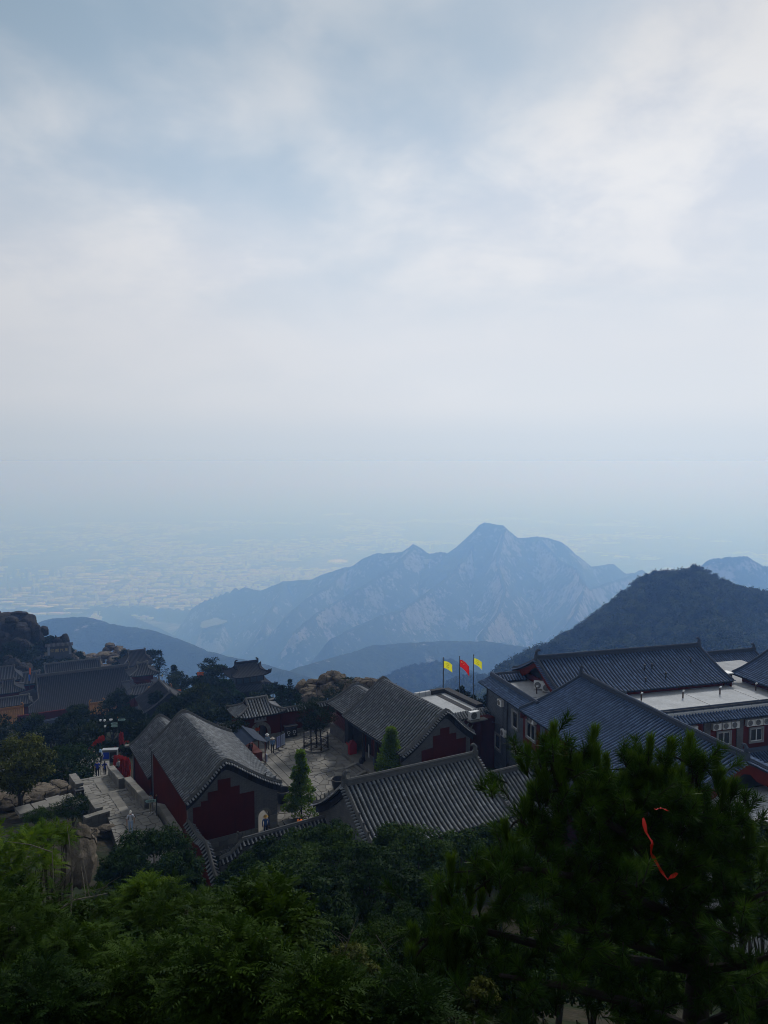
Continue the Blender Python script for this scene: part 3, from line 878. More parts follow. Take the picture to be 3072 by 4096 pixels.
def hip_roof(root, hx, hy, ze, zt, inset, tm=0.5, lift=0.5, tile=M_TILE_D, pan=M_PAN_O, ridge=M_RIDGE, sp=0.3, r=0.07, crest=0.45, sides=('front', 'back', 'left', 'right'), name='roof', joined=True, figures=True, rings=7, top_open=None):
    """hip-and-gable roof centred on the root: long side along x. tm: how far up the hips climb before the gablets (1 = skirt with a flat top at top_open)"""
    g = lambda t: t * 0.72 + 0.28 * t * t
    tmax = 1.0 if top_open is None else top_open
    def hxe(t): return hx - inset * min(t / tm, 1.0)
    def Z(x, y, t):
        fx, fy = abs(x) / max(hxe(min(t, tm)), .01), abs(y) / max(hy * (1 - t), .01)
        c = min(fx, fy) if max(fx, fy) <= 1.2 else 1
        return ze + (zt - ze) * g(t) + lift * max(0, min(1, c)) ** 5 * (1 - min(t / tm, 1)) ** 2
    def P_(x, sy, t, side):
        if side == 'front': y = sy * hy * (1 - t); return Vector((x, y, Z(x, y, t)))
        X = sy * hxe(t); return Vector((X, x, Z(X, x, t)))
    base = MB(); tiles = MB(); tcount = []
    def rows_of(side, sgn):
        half = hx if side == 'front' else hy
        n = max(3, int(round(2 * half / sp)))
        for i in range(n):
            x = -half + 2 * half * (i + 0.5) / n
            if side == 'front':
                top = hx - inset
                te = tmax if abs(x) <= top else min(tmax, tm * (hx - abs(x)) / inset)
            else:
                te = min(tm, tmax, (hy - abs(x)) / hy)
            if te < 0.04: continue
            yield x, te
    for side, sgn, nm in (('front', -1, 'front'), ('front', 1, 'back'), ('side', -1, 'left'), ('side', 1, 'right')):
        if nm not in sides: continue
        pr = None
        half = hx if side == 'front' else hy
        m = 24 if side == 'front' else 14
        grid = []
        for i in range(m + 1):
            x = -half + 2 * half * i / m
            if side == 'front':
                te = tmax if abs(x) <= hx - inset else min(tmax, tm * (hx - abs(x)) / inset)
            else:
                te = min(tm, tmax, (hy - abs(x)) / hy)
            grid.append([P_(x, sgn, te * j / rings, side) for j in range(rings + 1)])
        base.ribbon(grid)
        base.ribbon([[p[0] for p in grid], [p[0] - Vector((0, 0, 0.16)) for p in grid], [Vector((p[0].x * 0.8, p[0].y * 0.8, p[0].z - 0.16)) for p in grid]])
        for x, te in rows_of(side, sgn):
            path = [P_(x, sgn, te * j / rings, side) + Vector((0, 0, 0.012)) for j in range(rings + 1)]
            if joined:
                k0 = len(tiles.v)
                n = 3; ang = [math.pi * j / n for j in range(n + 1)]
                rows = []
                for j, p in enumerate(path):
                    t_ = (path[min(j + 1, rings)] - path[max(j - 1, 0)]).normalized()
                    sd = t_.cross(Vector((0, 0, 1))).normalized(); u_ = sd.cross(t_)
                    rows.append([p + sd * math.cos(a) * r + u_ * math.sin(a) * r for a in ang])
                tiles.ribbon(rows); tiles.add(rows[0], [(0, 1, 2, 3)])
            else:
                yield_rows.append(path)
    roof = base.build(name, pan, root)
    if joined:
        put(tiles.build('tile_rows', tile, roof), kind='stuff')
    # ridges
    rd = MB()
    for sx in (-1, 1):
        for sy in (-1, 1):
            pts = []
            for j in range(9):
                t = tm * j / 8 * (1 if top_open is None else min(1, tmax / tm))
                X, Y = sx * hxe(t), sy * hy * (1 - t)
                # follow the hip where both slopes meet
                pts.append(Vector((X, Y, Z(X, Y, t) + 0.12)))
            rd.tube(pts, 0.13, 5)
            if figures:
                dr = Vector((sx, sy, 0))
                for f in (0, 1, 2, 3):
                    q = pts[0].lerp(pts[2], f / 3.2 + 0.02)
                    beast(rd, q + Vector((0, 0, 0.1)), 0.34 if f else 0.42, dr)
    if top_open is None:
        xt = hx - inset
        for sx in (-1, 1):
            gp = [Vector((sx * xt, -hy * (1 - t), Z(0, hy * (1 - t), t))) for t in [tm + (1 - tm) * j / 5 for j in range(6)]]
            gp2 = [Vector((p.x, -p.y, p.z)) for p in gp[::-1]]
            rd.tube([p + Vector((0, 0, 0.12)) for p in gp], 0.13, 5); rd.tube([p + Vector((0, 0, 0.12)) for p in gp2], 0.13, 5)
            MB().prism([p + Vector((-sx * 0.25, 0, 0)) for p in gp + gp2[1:]], (sx, 0, 0), 0.1).build('gablet', M_BOARD, roof)
        if crest > 0:
            rd.span(-xt, xt, -0.11, 0.11, zt - 0.05, zt + crest * 0.8); rd.tube([(-xt, 0, zt + crest * .85), (xt, 0, zt + crest * .85)], 0.12, 6)
            for sx in (-1, 1):
                q = Vector((sx * xt, 0, zt))
                rd.tube([q, q + Vector((sx * .05, 0, crest * 1.4)), q + Vector((-sx * .2, 0, crest * 2.1)), q + Vector((-sx * .5, 0, crest * 2.0))], [.26, .22, .15, .05], 6)
    rd.build('ridge', ridge, roof)
    return roof
yield_rows = []
# ================================================================== THE TEMPLE COURT
A28 = GA.a
# ---- courtyard and its flagstones
def clip(poly, a, b, c):
    out = []
    for i in range(len(poly)):
        p, q = poly[i], poly[(i + 1) % len(poly)]
        dp, dq = a * p[0] + b * p[1] - c, a * q[0] + b * q[1] - c
        if dp <= 0: out.append(p)
        if dp * dq < 0:
            t = dp / (dp - dq); out.append((p[0] + (q[0] - p[0]) * t, p[1] + (q[1] - p[1]) * t))
    return out
def shrink(poly, g):
    cx = sum(p[0] for p in poly) / len(poly); cy = sum(p[1] for p in poly) / len(poly)
    out = []
    for p in poly:
        d = math.hypot(p[0] - cx, p[1] - cy); k = max(0.3, 1 - g / max(d, .05))
        out.append((cx + (p[0] - cx) * k, cy + (p[1] - cy) * k))
    return out
def crazy_paving(parent, region, size, seed, z, name='flagstone', mat=M_PAVE, jitter=0.42, gap=0.035, th=0.05, stretch=1.0):
    """irregular flagstones: the cells between scattered points, each stone a piece with its own edges"""
    rg = random.Random(seed)
    xs = [p[0] for p in region]; ys = [p[1] for p in region]
    pts = []
    nx = int((max(xs) - min(xs)) / (size * stretch)) + 2; ny = int((max(ys) - min(ys)) / size) + 2
    for i in range(-1, nx + 1):
        for j in range(-1, ny + 1):
            pts.append((min(xs) + (i + 0.5 + rg.uniform(-jitter, jitter) + 0.5 * (j % 2)) * size * stretch, min(ys) + (j + 0.5 + rg.uniform(-jitter, jitter)) * size))
    cen = []
    for p in pts:
        cell = list(region)
        for q in pts:
            if q is p: continue
            dx, dy = q[0] - p[0], q[1] - p[1]
            if dx * dx + dy * dy > (size * max(1, stretch) * 2.6) ** 2: continue
            m = ((p[0] + q[0]) / 2, (p[1] + q[1]) / 2)
            cell = clip(cell, dx, dy, dx * m[0] + dy * m[1])
            if len(cell) < 3: break
        if len(cell) < 3: continue
        ar = abs(sum(cell[i][0] * cell[(i + 1) % len(cell)][1] - cell[(i + 1) % len(cell)][0] * cell[i][1] for i in range(len(cell)))) / 2
        if ar < size * size * 0.04: continue
        s = shrink(cell, gap)
        h = rg.uniform(-0.012, 0.012); tx, ty = rg.uniform(-.012, .012), rg.uniform(-.012, .012)
        cx = sum(c[0] for c in s) / len(s); cy = sum(c[1] for c in s) / len(s)
        zz = (lambda x, y: z) if not callable(z) else z
        bot = [(a, b, zz(a, b) - 0.03) for a, b in s]
        top = [(cx + (a - cx) * 0.965, cy + (b - cy) * 0.965, zz(a, b) + th + h + tx * (a - cx) + ty * (b - cy)) for a, b in s]
        n = len(s)
        MB().add(bot + top, [tuple(range(n, 2 * n))] + [(i, (i + 1) % n, n + (i + 1) % n, n + i) for i in range(n)]).build(name, mat, parent)
        cen.append((cx, cy))
    return cen
yard = MB().add([GA.w(v, u, 0.0) for v, u in ((18, 48.5), (34.5, 48.5), (34.5, 73.2), (18, 73.2))], [(0, 1, 2, 3)]).build('courtyard', M_JOINT)
put(yard, 'paved temple courtyard of irregular grey flagstones', kind='structure')
# stones are laid in the court's own directions
def yard_frame(v, u): p = GA.w(v, u); return (p.x, p.y)
_walk = [(23.55, 55.5), (25.0, 55.5), (25.0, 72.0), (23.55, 72.0)]
def lay(region, size, seed, **k):
    return crazy_paving(yard, [yard_frame(*q) for q in region], size, seed, 0.0, **k)
lay([(20.2, 51.8), (23.5, 51.8), (23.5, 71.8), (20.2, 71.8)], 0.62, 11, gap=.022)
lay([(25.05, 51.8), (30.55, 51.8), (30.55, 72.3), (25.05, 72.3)], 0.66, 12, gap=.022, stretch=1.25)
lay([(30.6, 64.9), (34.0, 64.9), (34.0, 72.3), (30.6, 72.3)], 0.66, 13, gap=.022)
_rg = random.Random(5)
_u = 51.8
while _u < 72:
    _l = _rg.uniform(0.8, 1.5)
    for _a, _b in ((23.55, 24.26), (24.28, 25.0)):
        o = MB().span(_a + .012, _b - .012, _u + .012, min(72, _u + _l) - .012, -0.02, 0.058 + _rg.uniform(-.006, .006)).build('walkway_slab', M_PAVE, yard)
        o.rotation_euler = (0, 0, A28)
    _u += _l
_u = 25.05
while _u < 30.4:                                   # kerb of long slabs across the court to the steps
    _l = _rg.uniform(0.9, 1.4)
    o = MB().span(_u + .01, min(30.5, _u + _l) - .01, 61.7, 62.15, 0.0, 0.082).build('walkway_slab', M_PAVE, yard); o.rotation_euler = (0, 0, A28)
    _u += _l

# ---- the two side halls
def side_hall(loc, label, xl, xr, zl, zr_, zt, L, panel, z0, porch, wing, door=None, left_wall_low=-1.0):
    """porch: +1 porch on the right (local +x), -1 on the left"""
    h = empty('temple_hall', loc, A28, label, 'temple hall')
    roof, prof = gable_roof(h, -0.30, L + 0.15, xl, xr, zl, zr_, zt)
    wl, wr = -xl + 0.22, xr - 0.30
    if door:
        n = 14
        top = [(wl + (wr - wl) * i / n, 0, prof_z(prof, wl + (wr - wl) * i / n) - 0.14) for i in range(n + 1)]
        x0, x1, zs = door
        r_ = (x1 - x0) / 2
        arch = [(x1, 0, z0)] + [((x0 + x1) / 2 + r_ * math.cos(a), 0, zs + r_ * math.sin(a)) for a in [math.pi * i / 10 for i in range(11)]] + [(x0, 0, z0)]
        MB().prism([(wl, 0, z0)] + top + [(wr, 0, z0)] + arch, (0, 1, 0), 0.42).build('gable_wall', M_BRICK, h)
        ring = [[Vector(((x0 + x1) / 2 + (r_ + e) * math.cos(a), y, zs + (r_ + e) * math.sin(a))) for e, y in ((0, -.012), (0.16, -.012), (0.16, 0.02))] for a in [math.pi * i / 12 for i in range(13)]]
        MB().ribbon(ring).build('arch_surround', M_STONE, h)
    else:
        gable_wall(h, prof, 0, 0.42, z0, wl, wr, M_BRICK)
    barge(h, prof, -0.02, -1, 0.44)
    MB().prism([(x, 0.0, z) for x, z in panel], (0, -1, 0), 0.022).build('red_panel', M_RED, h)
    gable_wall(h, prof, L - 0.4, 0.4, z0, wl, wr, M_BRICK)
    # long walls
    back = -xl + 0.25 if porch > 0 else xr - 0.35
    frontw = xr - 2.05 if porch > 0 else -xl + 2.05
    zb = zl if porch > 0 else zr_
    MB().span(back - 0.005, back + 0.42, 0.43, L - 0.41, left_wall_low, zb - 0.02).build('side_wall', M_RED, h)
    MB().span(frontw - 0.15, frontw + 0.15, 0.43, L - 0.41, z0, min(prof_z(prof, frontw - .15), prof_z(prof, frontw + .15)) - 0.2).build('front_wall', M_WOODR, h)
    # floor of porch
    px0, px1 = (frontw + 0.2, xr - 0.25) if porch > 0 else (-xl + 0.05, frontw - 0.2)
    MB().span(px0, px1, -0.0 if not door else 0.0, L - 0.1, -0.6, 0.10 if door else 0.30).build('porch_floor', M_PAVE, h)
    # eave beam and columns
    ex = xr - 0.62 if porch > 0 else -xl + 0.62
    ze = (zr_ if porch > 0 else zl)
    MB().span(ex - .13, ex + .13, 0.43, L - .41, ze - .52, ze - .12).build('eave_beam', M_BEAM, h)
    for y in [0.65 + (L - 1.3) * i / 4 for i in range(5)]:
        c = MB(); c.lathe([(0.20, 0.1), (0.24, 0.2), (0.2, 0.34), (0.145, 0.36), (0.14, ze - .5)], 12, (ex, y, 0))
        c.build('column', M_WOODD, h, True)
    return h, roof, prof

panelL = [(-0.55, 4.74), (0.42, 4.74), (0.42, 4.03), (1.10, 4.03), (1.10, 3.37), (2.23, 3.37), (2.23, 0.50), (-2.38, 0.40), (-2.38, 3.05), (-1.80, 3.05), (-1.80, 3.38), (-1.30, 3.38), (-1.30, 3.97), (-0.55, 3.97)]
hallL, roofL_, profL = side_hall(GA.w(15.95, 53.85), 'red hall with curved grey tile roof beside the stone stairs', 2.95, 4.35, 3.5, 3.45, 6.05, 12.35, panelL, -0.9, 1, None, door=(2.53, 3.42, 1.27), left_wall_low=-3.2)
stone_course(hallL, -2.72, 2.5, 0.0, -0.95, 0.44, 0.05, 4, 0.62, 3)
stone_course(hallL, 3.45, 4.05, 0.0, -0.45, 1.2, 0.04, 3, 0.7, 4)
for _k, (_y0, _y1, _z0, _z1) in enumerate(((0.2, 4.5, -0.9, -0.05), (4.5, 8.5, -1.6, -0.55), (8.5, 12.3, -2.5, -1.2))):
    stone_course(hallL, _y0, _y1, -2.70, _z0, _z1, 0.05, 2, 0.8, 20 + _k, 'y')
_c = MB(); _c.tube([(-2.74, 12.33, -3), (-2.74, 12.33, 3.3)], 0.055, 8); _c.build('downpipe', M_IRON, hallL)

wingL = empty('temple_wing', GA.w(15.75, 66.35), A28, 'low rear wing joined to the red hall by the stairs', 'temple wing')
_rf, _pf = gable_roof(wingL, 0.05, 8.6, 2.85, 3.4, 0.6, 0.6, 3.15, figures=False, verge=(False, True))
gable_wall(wingL, _pf, 8.0, 0.4, -5, -2.6, 3.2, M_BRICK)
MB().span(-2.62, -2.2, 0.05, 7.95, -5.5, 0.58).build('side_wall', M_RED, wingL)
MB().span(2.8, 3.2, 0.05, 7.95, -4.5, 0.58).build('side_wall', M_RED, wingL)
stone_course(wingL, 0.1, 8.0, -2.62, -3.9, -2.2, 0.05, 3, 0.8, 31, 'y')
MB().box((-2.75, 8.7, 0.75), (1.0, 0.5, 0.12)).build('coping_stone', M_STONE, wingL)
_c = MB(); _c.tube([(-2.7, 7.2, -4), (-2.7, 7.2, 0.5)], 0.05, 8); _c.build('downpipe', M_IRON, wingL)

panelR = [(-0.43, 5.26), (0.50, 5.26), (0.50, 4.64), (1.20, 4.64), (1.20, 4.05), (2.20, 4.05), (2.20, 0.4), (-2.28, 0.4), (-2.28, 3.66), (-1.16, 3.74), (-1.16, 4.71), (-0.43, 4.71)]
hallR, roofR_, profR = side_hall(GA.w(35.2, 54.0), 'grey tiled hall with front porch and red box across the court', 4.35, 2.95, 3.55, 4.25, 6.72, 11.0, panelR, -0.9, -1, None, left_wall_low=-1.0)
stone_course(hallR, -4.05, 2.65, 0.0, -0.6, 0.4, 0.05, 2, 0.7, 6)
# porch edge slabs, steps with sloping side slab
_u = 0.2
_rg = random.Random(8)
while _u < 10.6:
    _l = _rg.uniform(1.0, 1.6)
    if not (5.6 < _u + _l / 2 < 7.9):
        MB().span(-4.62, -4.28, _u + .01, min(10.8, _u + _l) - .01, -0.1, 0.33).build('porch_kerb', M_STONE, hallR)
    _u += _l
for _i in range(2):
    MB().span(-4.65 - 0.34 * (_i + 1), -4.66 - 0.34 * _i, 5.9, 7.5, -0.1, 0.22 - 0.11 * _i).build('step', M_STONE, hallR)
for _y in (5.55, 7.55):
    MB().prism([(-4.66, _y, -0.05), (-4.66, _y, 0.36), (-5.75, _y, 0.10), (-5.75, _y, -0.05)], (0, 1, 0), 0.32).build('step_cheek', M_PAVE, hallR)
# doors and papers behind the porch
for _y, _w in ((1.4, 1.3), (4.0, 1.4), (6.7, 1.5), (9.2, 1.2)):
    d = MB().span(-2.48, -2.44, _y - _w / 2, _y + _w / 2, 0.3, 2.5).build('door', M_VOID, hallR)  # near-black slab paints the unlit inside of the doorway
    MB().span(-2.56, -2.49, _y - _w / 2 - .08, _y - _w / 2, 0.3, 2.6).build('door_frame', M_WOODR, d); MB().span(-2.56, -2.49, _y + _w / 2, _y + _w / 2 + .08, 0.3, 2.6).build('door_frame', M_WOODR, d)
MB().box((-4.02, 10.5, 1.85), (0.42, 0.8, 3.1)).build('porch_end_wall', M_BOARD, hallR)
MB().box((-4.30, 10.5, 0.72), (0.1, 0.82, 0.84)).build('stone_pedestal', M_STONE, hallR)
put(MB().box((0, 0, 0.55), (0.55, 0.035, 1.1), m=0).build('notice_board', M_WHITE, None, loc=GA.w(31.95, 61.8, 0.62), rot=(0, 0, A28 + 1.2)), 'pale paper notice hung beside the hall door', 'notice')

wingR = empty('temple_wing', GA.w(35.2, 65.1), A28, 'small rear wing beyond the porch hall', 'temple wing')
_rf, _pf = gable_roof(wingR, 0.05, 6.0, 3.3, 2.6, 3.0, 3.2, 4.55, figures=False, verge=(False, True))
MB().span(-2.5, -2.2, 0.1, 5.6, -1.5, 2.95).build('side_wall', M_RED, wingR); MB().span(2.0, 2.3, 0.1, 5.6, -2, 3.1).build('side_wall', M_RED, wingR)
gable_wall(wingR, _pf, 5.3, 0.35, -2.5, -2.5, 2.3, M_BRICK)
MB().span(-3.15, -2.85, 0.2, 5.6, -0.5, 1.15).build('parapet', mat_stone('mottled_plaster', (0.16, 0.15, 0.145), 2.5, 0.7), wingR)
for _i in range(9):
    MB().span(-3.04, -2.96, 0.3, 5.5, 1.3 + _i * 0.13, 1.35 + _i * 0.13).build('lattice_bar', M_WOODR, wingR)

# ---- near hall: crest runs across the picture, its grey slope faces us
A61 = GA.a - math.pi / 2
hallF = empty('temple_hall', GA.w(22.0, 46.2), A61, 'near hall with broad silvery grey tile roof and ridge', 'temple hall')
_rf, _pf = gable_roof(hallF, -0.1, 10.95, 5.3, 4.7, 2.35, 3.15, 5.82, roll=0.12, sp=0.33, r=0.085, crest=0.42, verge=(True, True), step=0.36)
gable_wall(hallF, _pf, 0.25, 0.42, -1.5, -4.9, 4.3, M_BRICK); gable_wall(hallF, _pf, 10.2, 0.42, -1.5, -4.9, 4.3, M_BRICK)
barge(hallF, _pf, 0.24, -1, 0.5, segs=26, th=0.10)
MB().span(3.95, 4.3, 0.7, 10.15, -1.5, 3.1).build('side_wall', M_RED, hallF); MB().span(-3.2, -2.9, 0.7, 10.15, -0.5, 3.6).build('side_wall', M_WOODR, hallF)
wingF = empty('temple_wing', GA.w(33.05, 46.2), A61, 'lower tiled wing joined to the near silvery roof', 'temple wing')
_rf, _pf = gable_roof(wingF, 0.1, 9.5, 3.9, 4.1, 2.1, 1.9, 4.05, roll=0.12, sp=0.33, r=0.085, crest=0.34, verge=(False, True), figures=False, step=0.36)
MB().span(3.4, 3.7, 0.2, 9.2, -2, 1.85).build('side_wall', M_RED, wingF); MB().span(-3.5, -3.2, 0.2, 9.2, -1, 2.1).build('side_wall', M_RED, wingF)
gable_wall(wingF, _pf, 9.0, 0.3, -2, -3.5, 3.6, M_BRICK)

# ---- tiled garden walls
def cap_wall(name, pts, h0, th, label, wallmat, loc=(0, 0, 0), rz=0.0, ridge_r=0.1, tile_len=0.42, sp=0.3, base=None, parent=None):
    """wall along pts [(x, y, ztop)] with a saddle of short tiles and a round ridge"""
    w = empty(name, loc, rz, label, 'wall') if parent is None else parent
    P_ = [Vector(p) for p in pts]
    m = MB()
    L_, R_, LB, RB = [], [], [], []
    nrm = []
    for i, p in enumerate(P_):
        t = (P_[min(i + 1, len(P_) - 1)] - P_[max(i - 1, 0)]); t.z = 0; t.normalize()
        n = Vector((-t.y, t.x, 0)); nrm.append(n)
        L_.append(p + n * th / 2 - Vector((0, 0, .25))); R_.append(p - n * th / 2 - Vector((0, 0, .25)))
        LB.append(Vector((p.x, p.y, h0)) + n * th / 2); RB.append(Vector((p.x, p.y, h0)) - n * th / 2)
    m.ribbon([LB, L_, R_, RB])
    m.add([LB[0], L_[0], R_[0], RB[0]], [(0, 1, 2, 3)]); m.add([LB[-1], L_[-1], R_[-1], RB[-1]], [(0, 1, 2, 3)])
    m.build('wall_body', wallmat, w)
    c = MB()
    ov = th / 2 + 0.17
    c.ribbon([[p + n * ov - Vector((0, 0, .26)) for p, n in zip(P_, nrm)], [p - Vector((0, 0, .04)) for p in P_], [p - n * ov - Vector((0, 0, .26)) for p, n in zip(P_, nrm)], [p - n * ov - Vector((0, 0, .33)) for p, n in zip(P_, nrm)], [p + n * ov - Vector((0, 0, .33)) for p, n in zip(P_, nrm)], [p + n * ov - Vector((0, 0, .26)) for p, n in zip(P_, nrm)]])
    cap = c.build('tile_cap', M_PAN_O, w)
    rt = MB(); rt.tube([p + Vector((0, 0, .02)) for p in P_], ridge_r, 7); rt.tube([p + Vector((0, 0, .02 + ridge_r)) for p in P_], ridge_r * .55, 6)
    rt.build('ridge', M_RIDGE, cap, True)
    d = [0.0]
    for a, b in zip(P_[:-1], P_[1:]): d.append(d[-1] + (b - a).length)
    tm = row_mesh('cover_tile', [Vector((0, ov + .05, -.27)), Vector((0, 0.03, 0.0))], M_TILE_O, 0.06, 0.3)
    n_ = int(d[-1] / sp)
    for i in range(n_):
        s = d[-1] * (i + .5) / n_
        for j in range(len(P_) - 1):
            if s <= d[j + 1]:
                q = (s - d[j]) / (d[j + 1] - d[j]); c_ = P_[j].lerp(P_[j + 1], q); t = P_[j + 1] - P_[j]
                a = math.atan2(t.y, t.x)
                for k in (0, math.pi): link('cover_tile', tm, cap, c_, (0, 0, a + k))
                break
    return w
# front wall with cap from the near hall's end wall to the corner
fw = cap_wall('garden_wall', [GA.w(23.3, 50.1, 2.02), GA.w(20.5, 50.0, 1.98), GA.w(18.0, 49.9, 1.93), GA.w(15.9, 49.8, 1.9), GA.w(15.6, 49.8, 1.55), GA.w(15.0, 49.75, 1.15), GA.w(14.3, 49.7, 1.0)], -1.6, 0.36, 'low grey wall with tiled cap below the porch door', M_BRICK, ridge_r=0.12)
_c = MB()
for _i, (_v, _h) in enumerate(((15.75, .55), (15.35, .3), (15.05, .32), (14.8, .32), (14.5, .36))):
    beast(_c, GA.w(_v, 49.8, (2.05, 1.5, 1.3, 1.2, 1.12)[_i]), _h, GA.w(-1, 0))
_c.build('roof_figure', M_RIDGE, fw)
cw = cap_wall('garden_wall', [GA.w(13.25, 54.1, 2.15), GA.w(13.45, 52.9, 1.75), GA.w(13.55, 52.0, 1.62), GA.w(13.62, 51.5, 1.75), GA.w(13.68, 51.0, 1.72), GA.w(13.72, 50.4, 1.35), GA.w(13.76, 49.6, 0.65), GA.w(13.8, 48.6, 0.15), GA.w(13.85, 47.8, -0.25)], -2.2, 0.34, 'winding red wall with scalloped tile cap at the hall corner', M_RED, ridge_r=0.13, sp=0.26)
# rear wall either side of the gate
gw = cap_wall('court_wall', [GA.w(27.45, 72.9, 2.62), GA.w(30.2, 72.8, 2.62), GA.w(33.4, 72.7, 2.62)], -1.2, 0.4, 'red wall with grey tile cap right of the arched gate', M_RED)
for _k in range(2):
    _x = 27.5
    _rg = random.Random(40 + _k)
    while _x < 33.2:
        _l = _rg.uniform(.5, .9)
        o = MB().span(_x + .01, min(33.3, _x + _l) - .01, 72.50, 72.66, -0.12 + .27 * _k, 0.14 + .27 * _k).build('stone_block', M_STONE, gw); o.rotation_euler = (0, 0, A28); _x += _l
cap_wall('court_wall', [GA.w(22.95, 73.0, 1.95), GA.w(21.0, 73.0, 1.95), GA.w(18.5, 73.0, 1.95)], -2.2, 0.4, 'short red wall with tile cap left of the arched gate', M_RED)

# ---- the arched gate
gate = empty('temple_gate', GA.w(25.2, 73.7), A28, 'red gatehouse with stone arch, plaque and tiled hip roof', 'gatehouse')
_r, _zs = 0.74, 0.72
def _gate_front(y, th):
    arch = [(_r, y, -1.4)] + [(_r * math.cos(a), y, _zs + _r * math.sin(a)) for a in [math.pi * i / 14 for i in range(15)]] + [(-_r, y, -1.4)]
    return MB().prism([(-2.12, y, -1.4), (-2.12, y, 2.5), (2.12, y, 2.5), (2.12, y, -1.4)] + arch, (0, 1, 0), th)
_gate_front(-1.2, 0.5).build('front_wall', M_RED, gate)
_gate_front(1.0, 0.4).build('rear_wall', M_RED, gate)
for _s in (-1, 1):
    MB().span(_s * 2.12, _s * 1.7, -0.69, 0.99, -1.4, 2.5).build('side_wall', M_RED, gate)
    MB().span(_s * 0.98, _s * 0.75, -0.69, 0.99, -1.4, 1.5).build('passage_wall', M_WOODD, gate)
MB().span(-1.68, 1.68, -0.69, 0.99, 1.5, 1.6).build('passage_ceiling', M_WOODD, gate)
for _s in (-1, 1):
    MB().span(_s * 0.72, _s * 0.66, -0.35, 0.35, -0.6, 1.3).build('door_leaf', M_WOODD, gate)
for _i in range(11):                                # voussoirs
    a0, a1 = math.pi * _i / 11 + .012, math.pi * (_i + 1) / 11 - .012
    MB().prism([(r_ * math.cos(a), -1.2, _zs + r_ * math.sin(a)) for r_, a in ((_r + .002, a0), (_r + .002, (a0 + a1) / 2), (_r + .002, a1), (_r + .36, a1), (_r + .36, (a0 + a1) / 2), (_r + .36, a0))], (0, -1, 0), 0.035).build('voussoir', M_STONE, gate)
for _s in (-1, 1):
    for _k in range(3):
        MB().span(_s * (_r + .002), _s * (_r + .36), -1.235, -1.2, -.75 + _k * .485, -.28 + _k * .485).build('jamb_stone', M_STONE, gate)
    for _k in range(2):
        MB().span(_s * (_r + .37), _s * 2.13, -1.24, -1.2, -.45 + _k * .42, -.04 + _k * .42).build('stone_block', M_STONE, gate)
pq = MB().span(-0.62, 0.62, -1.25, -1.2, 1.86, 2.44).build('plaque', plain('pale_plaque_stone', (0.20, 0.21, 0.22), 0.8, 0.2, 5.0), gate)
for _z in (1.82, 2.45): MB().span(-0.68, 0.68, -1.28, -1.2, _z, _z + .05).build('plaque_frame', M_STONE, pq)
def glyph(parent, strokes, cx, cz, s, y, mat, w=0.1, depth=0.012, name='character'):
    """a written character: strokes [(x0, z0, x1, z1)] on a 0..1 square"""
    m = MB()
    for i, (x0, z0, x1, z1) in enumerate(strokes):
        a = Vector((cx + (x0 - .5) * s, 0, cz + (z0 - .5) * s)); b = Vector((cx + (x1 - .5) * s, 0, cz + (z1 - .5) * s))
        t = (b - a); L = t.length; t.normalize(); n = Vector((-t.z, 0, t.x)) * (w * s / 2)
        yy = y - 0.0012 * (i % 5)
        m.prism([Vector((p.x, yy, p.z)) for p in (a - n, b - n, b + n, a + n)], (0, -1, 0), depth)
    return m.build(name, mat, parent)
CH = {  # simplified strokes of the carved characters
    'gong': [(.5, .97, .5, .88), (.12, .86, .88, .86), (.12, .86, .12, .74), (.88, .86, .88, .74), (.3, .74, .7, .74), (.3, .74, .3, .52), (.7, .74, .7, .52), (.3, .52, .7, .52), (.22, .4, .78, .4), (.22, .4, .22, .06), (.78, .4, .78, .06), (.22, .06, .78, .06), (.5, .52, .44, .4)],
    'di': [(.5, .98, .5, .88), (.15, .85, .85, .85), (.35, .82, .40, .70), (.65, .82, .60, .70), (.1, .66, .9, .66), (.1, .66, .1, .54), (.9, .66, .9, .54), (.22, .46, .78, .46), (.22, .46, .22, .16), (.78, .46, .78, .16), (.5, .62, .5, .02)],
    'qing': [(.2, .9, .8, .9), (.25, .77, .75, .77), (.1, .64, .9, .64), (.5, .98, .5, .64), (.25, .52, .75, .52), (.25, .52, .22, .05), (.75, .52, .75, .05), (.25, .38, .75, .38), (.25, .24, .75, .24)],
    'wan': [(.1, .88, .9, .88), (.35, .96, .35, .80), (.65, .96, .65, .80), (.25, .74, .75, .74), (.25, .74, .25, .46), (.75, .74, .75, .46), (.25, .60, .75, .60), (.25, .46, .75, .46), (.5, .74, .5, .14), (.12, .36, .88, .36), (.12, .36, .12, .04), (.88, .36, .88, .04), (.35, .16, .65, .2)],
    'dai': [(.3, .96, .12, .6), (.22, .76, .22, .04), (.36, .64, .92, .72), (.55, .96, .62, .5), (.62, .5, .9, .08), (.9, .08, .92, .22), (.75, .92, .85, .82)],
    'zhan': [(.12, .86, .12, .1), (.34, .86, .34, .1), (.12, .86, .34, .86), (.12, .6, .34, .6), (.12, .36, .34, .36), (.12, .1, .34, .1), (.45, .9, .9, .9), (.45, .9, .42, .3), (.55, .76, .9, .76), (.5, .64, .92, .64), (.55, .52, .88, .52), (.55, .42, .88, .42), (.56, .3, .86, .3), (.56, .3, .56, .08), (.86, .3, .86, .08), (.56, .08, .86, .08)],
    'yang': [(.26, .96, .1, .6), (.2, .76, .2, .04), (.4, .86, .4, .3), (.4, .3, .58, .4), (.56, .92, .4, .86), (.66, .86, .92, .86), (.66, .86, .66, .06), (.92, .86, .92, .3), (.92, .3, .82, .34)],
}
M_INK = plain('dark_ink', (0.02, 0.02, 0.022), 0.7, 0.2, 9.0)
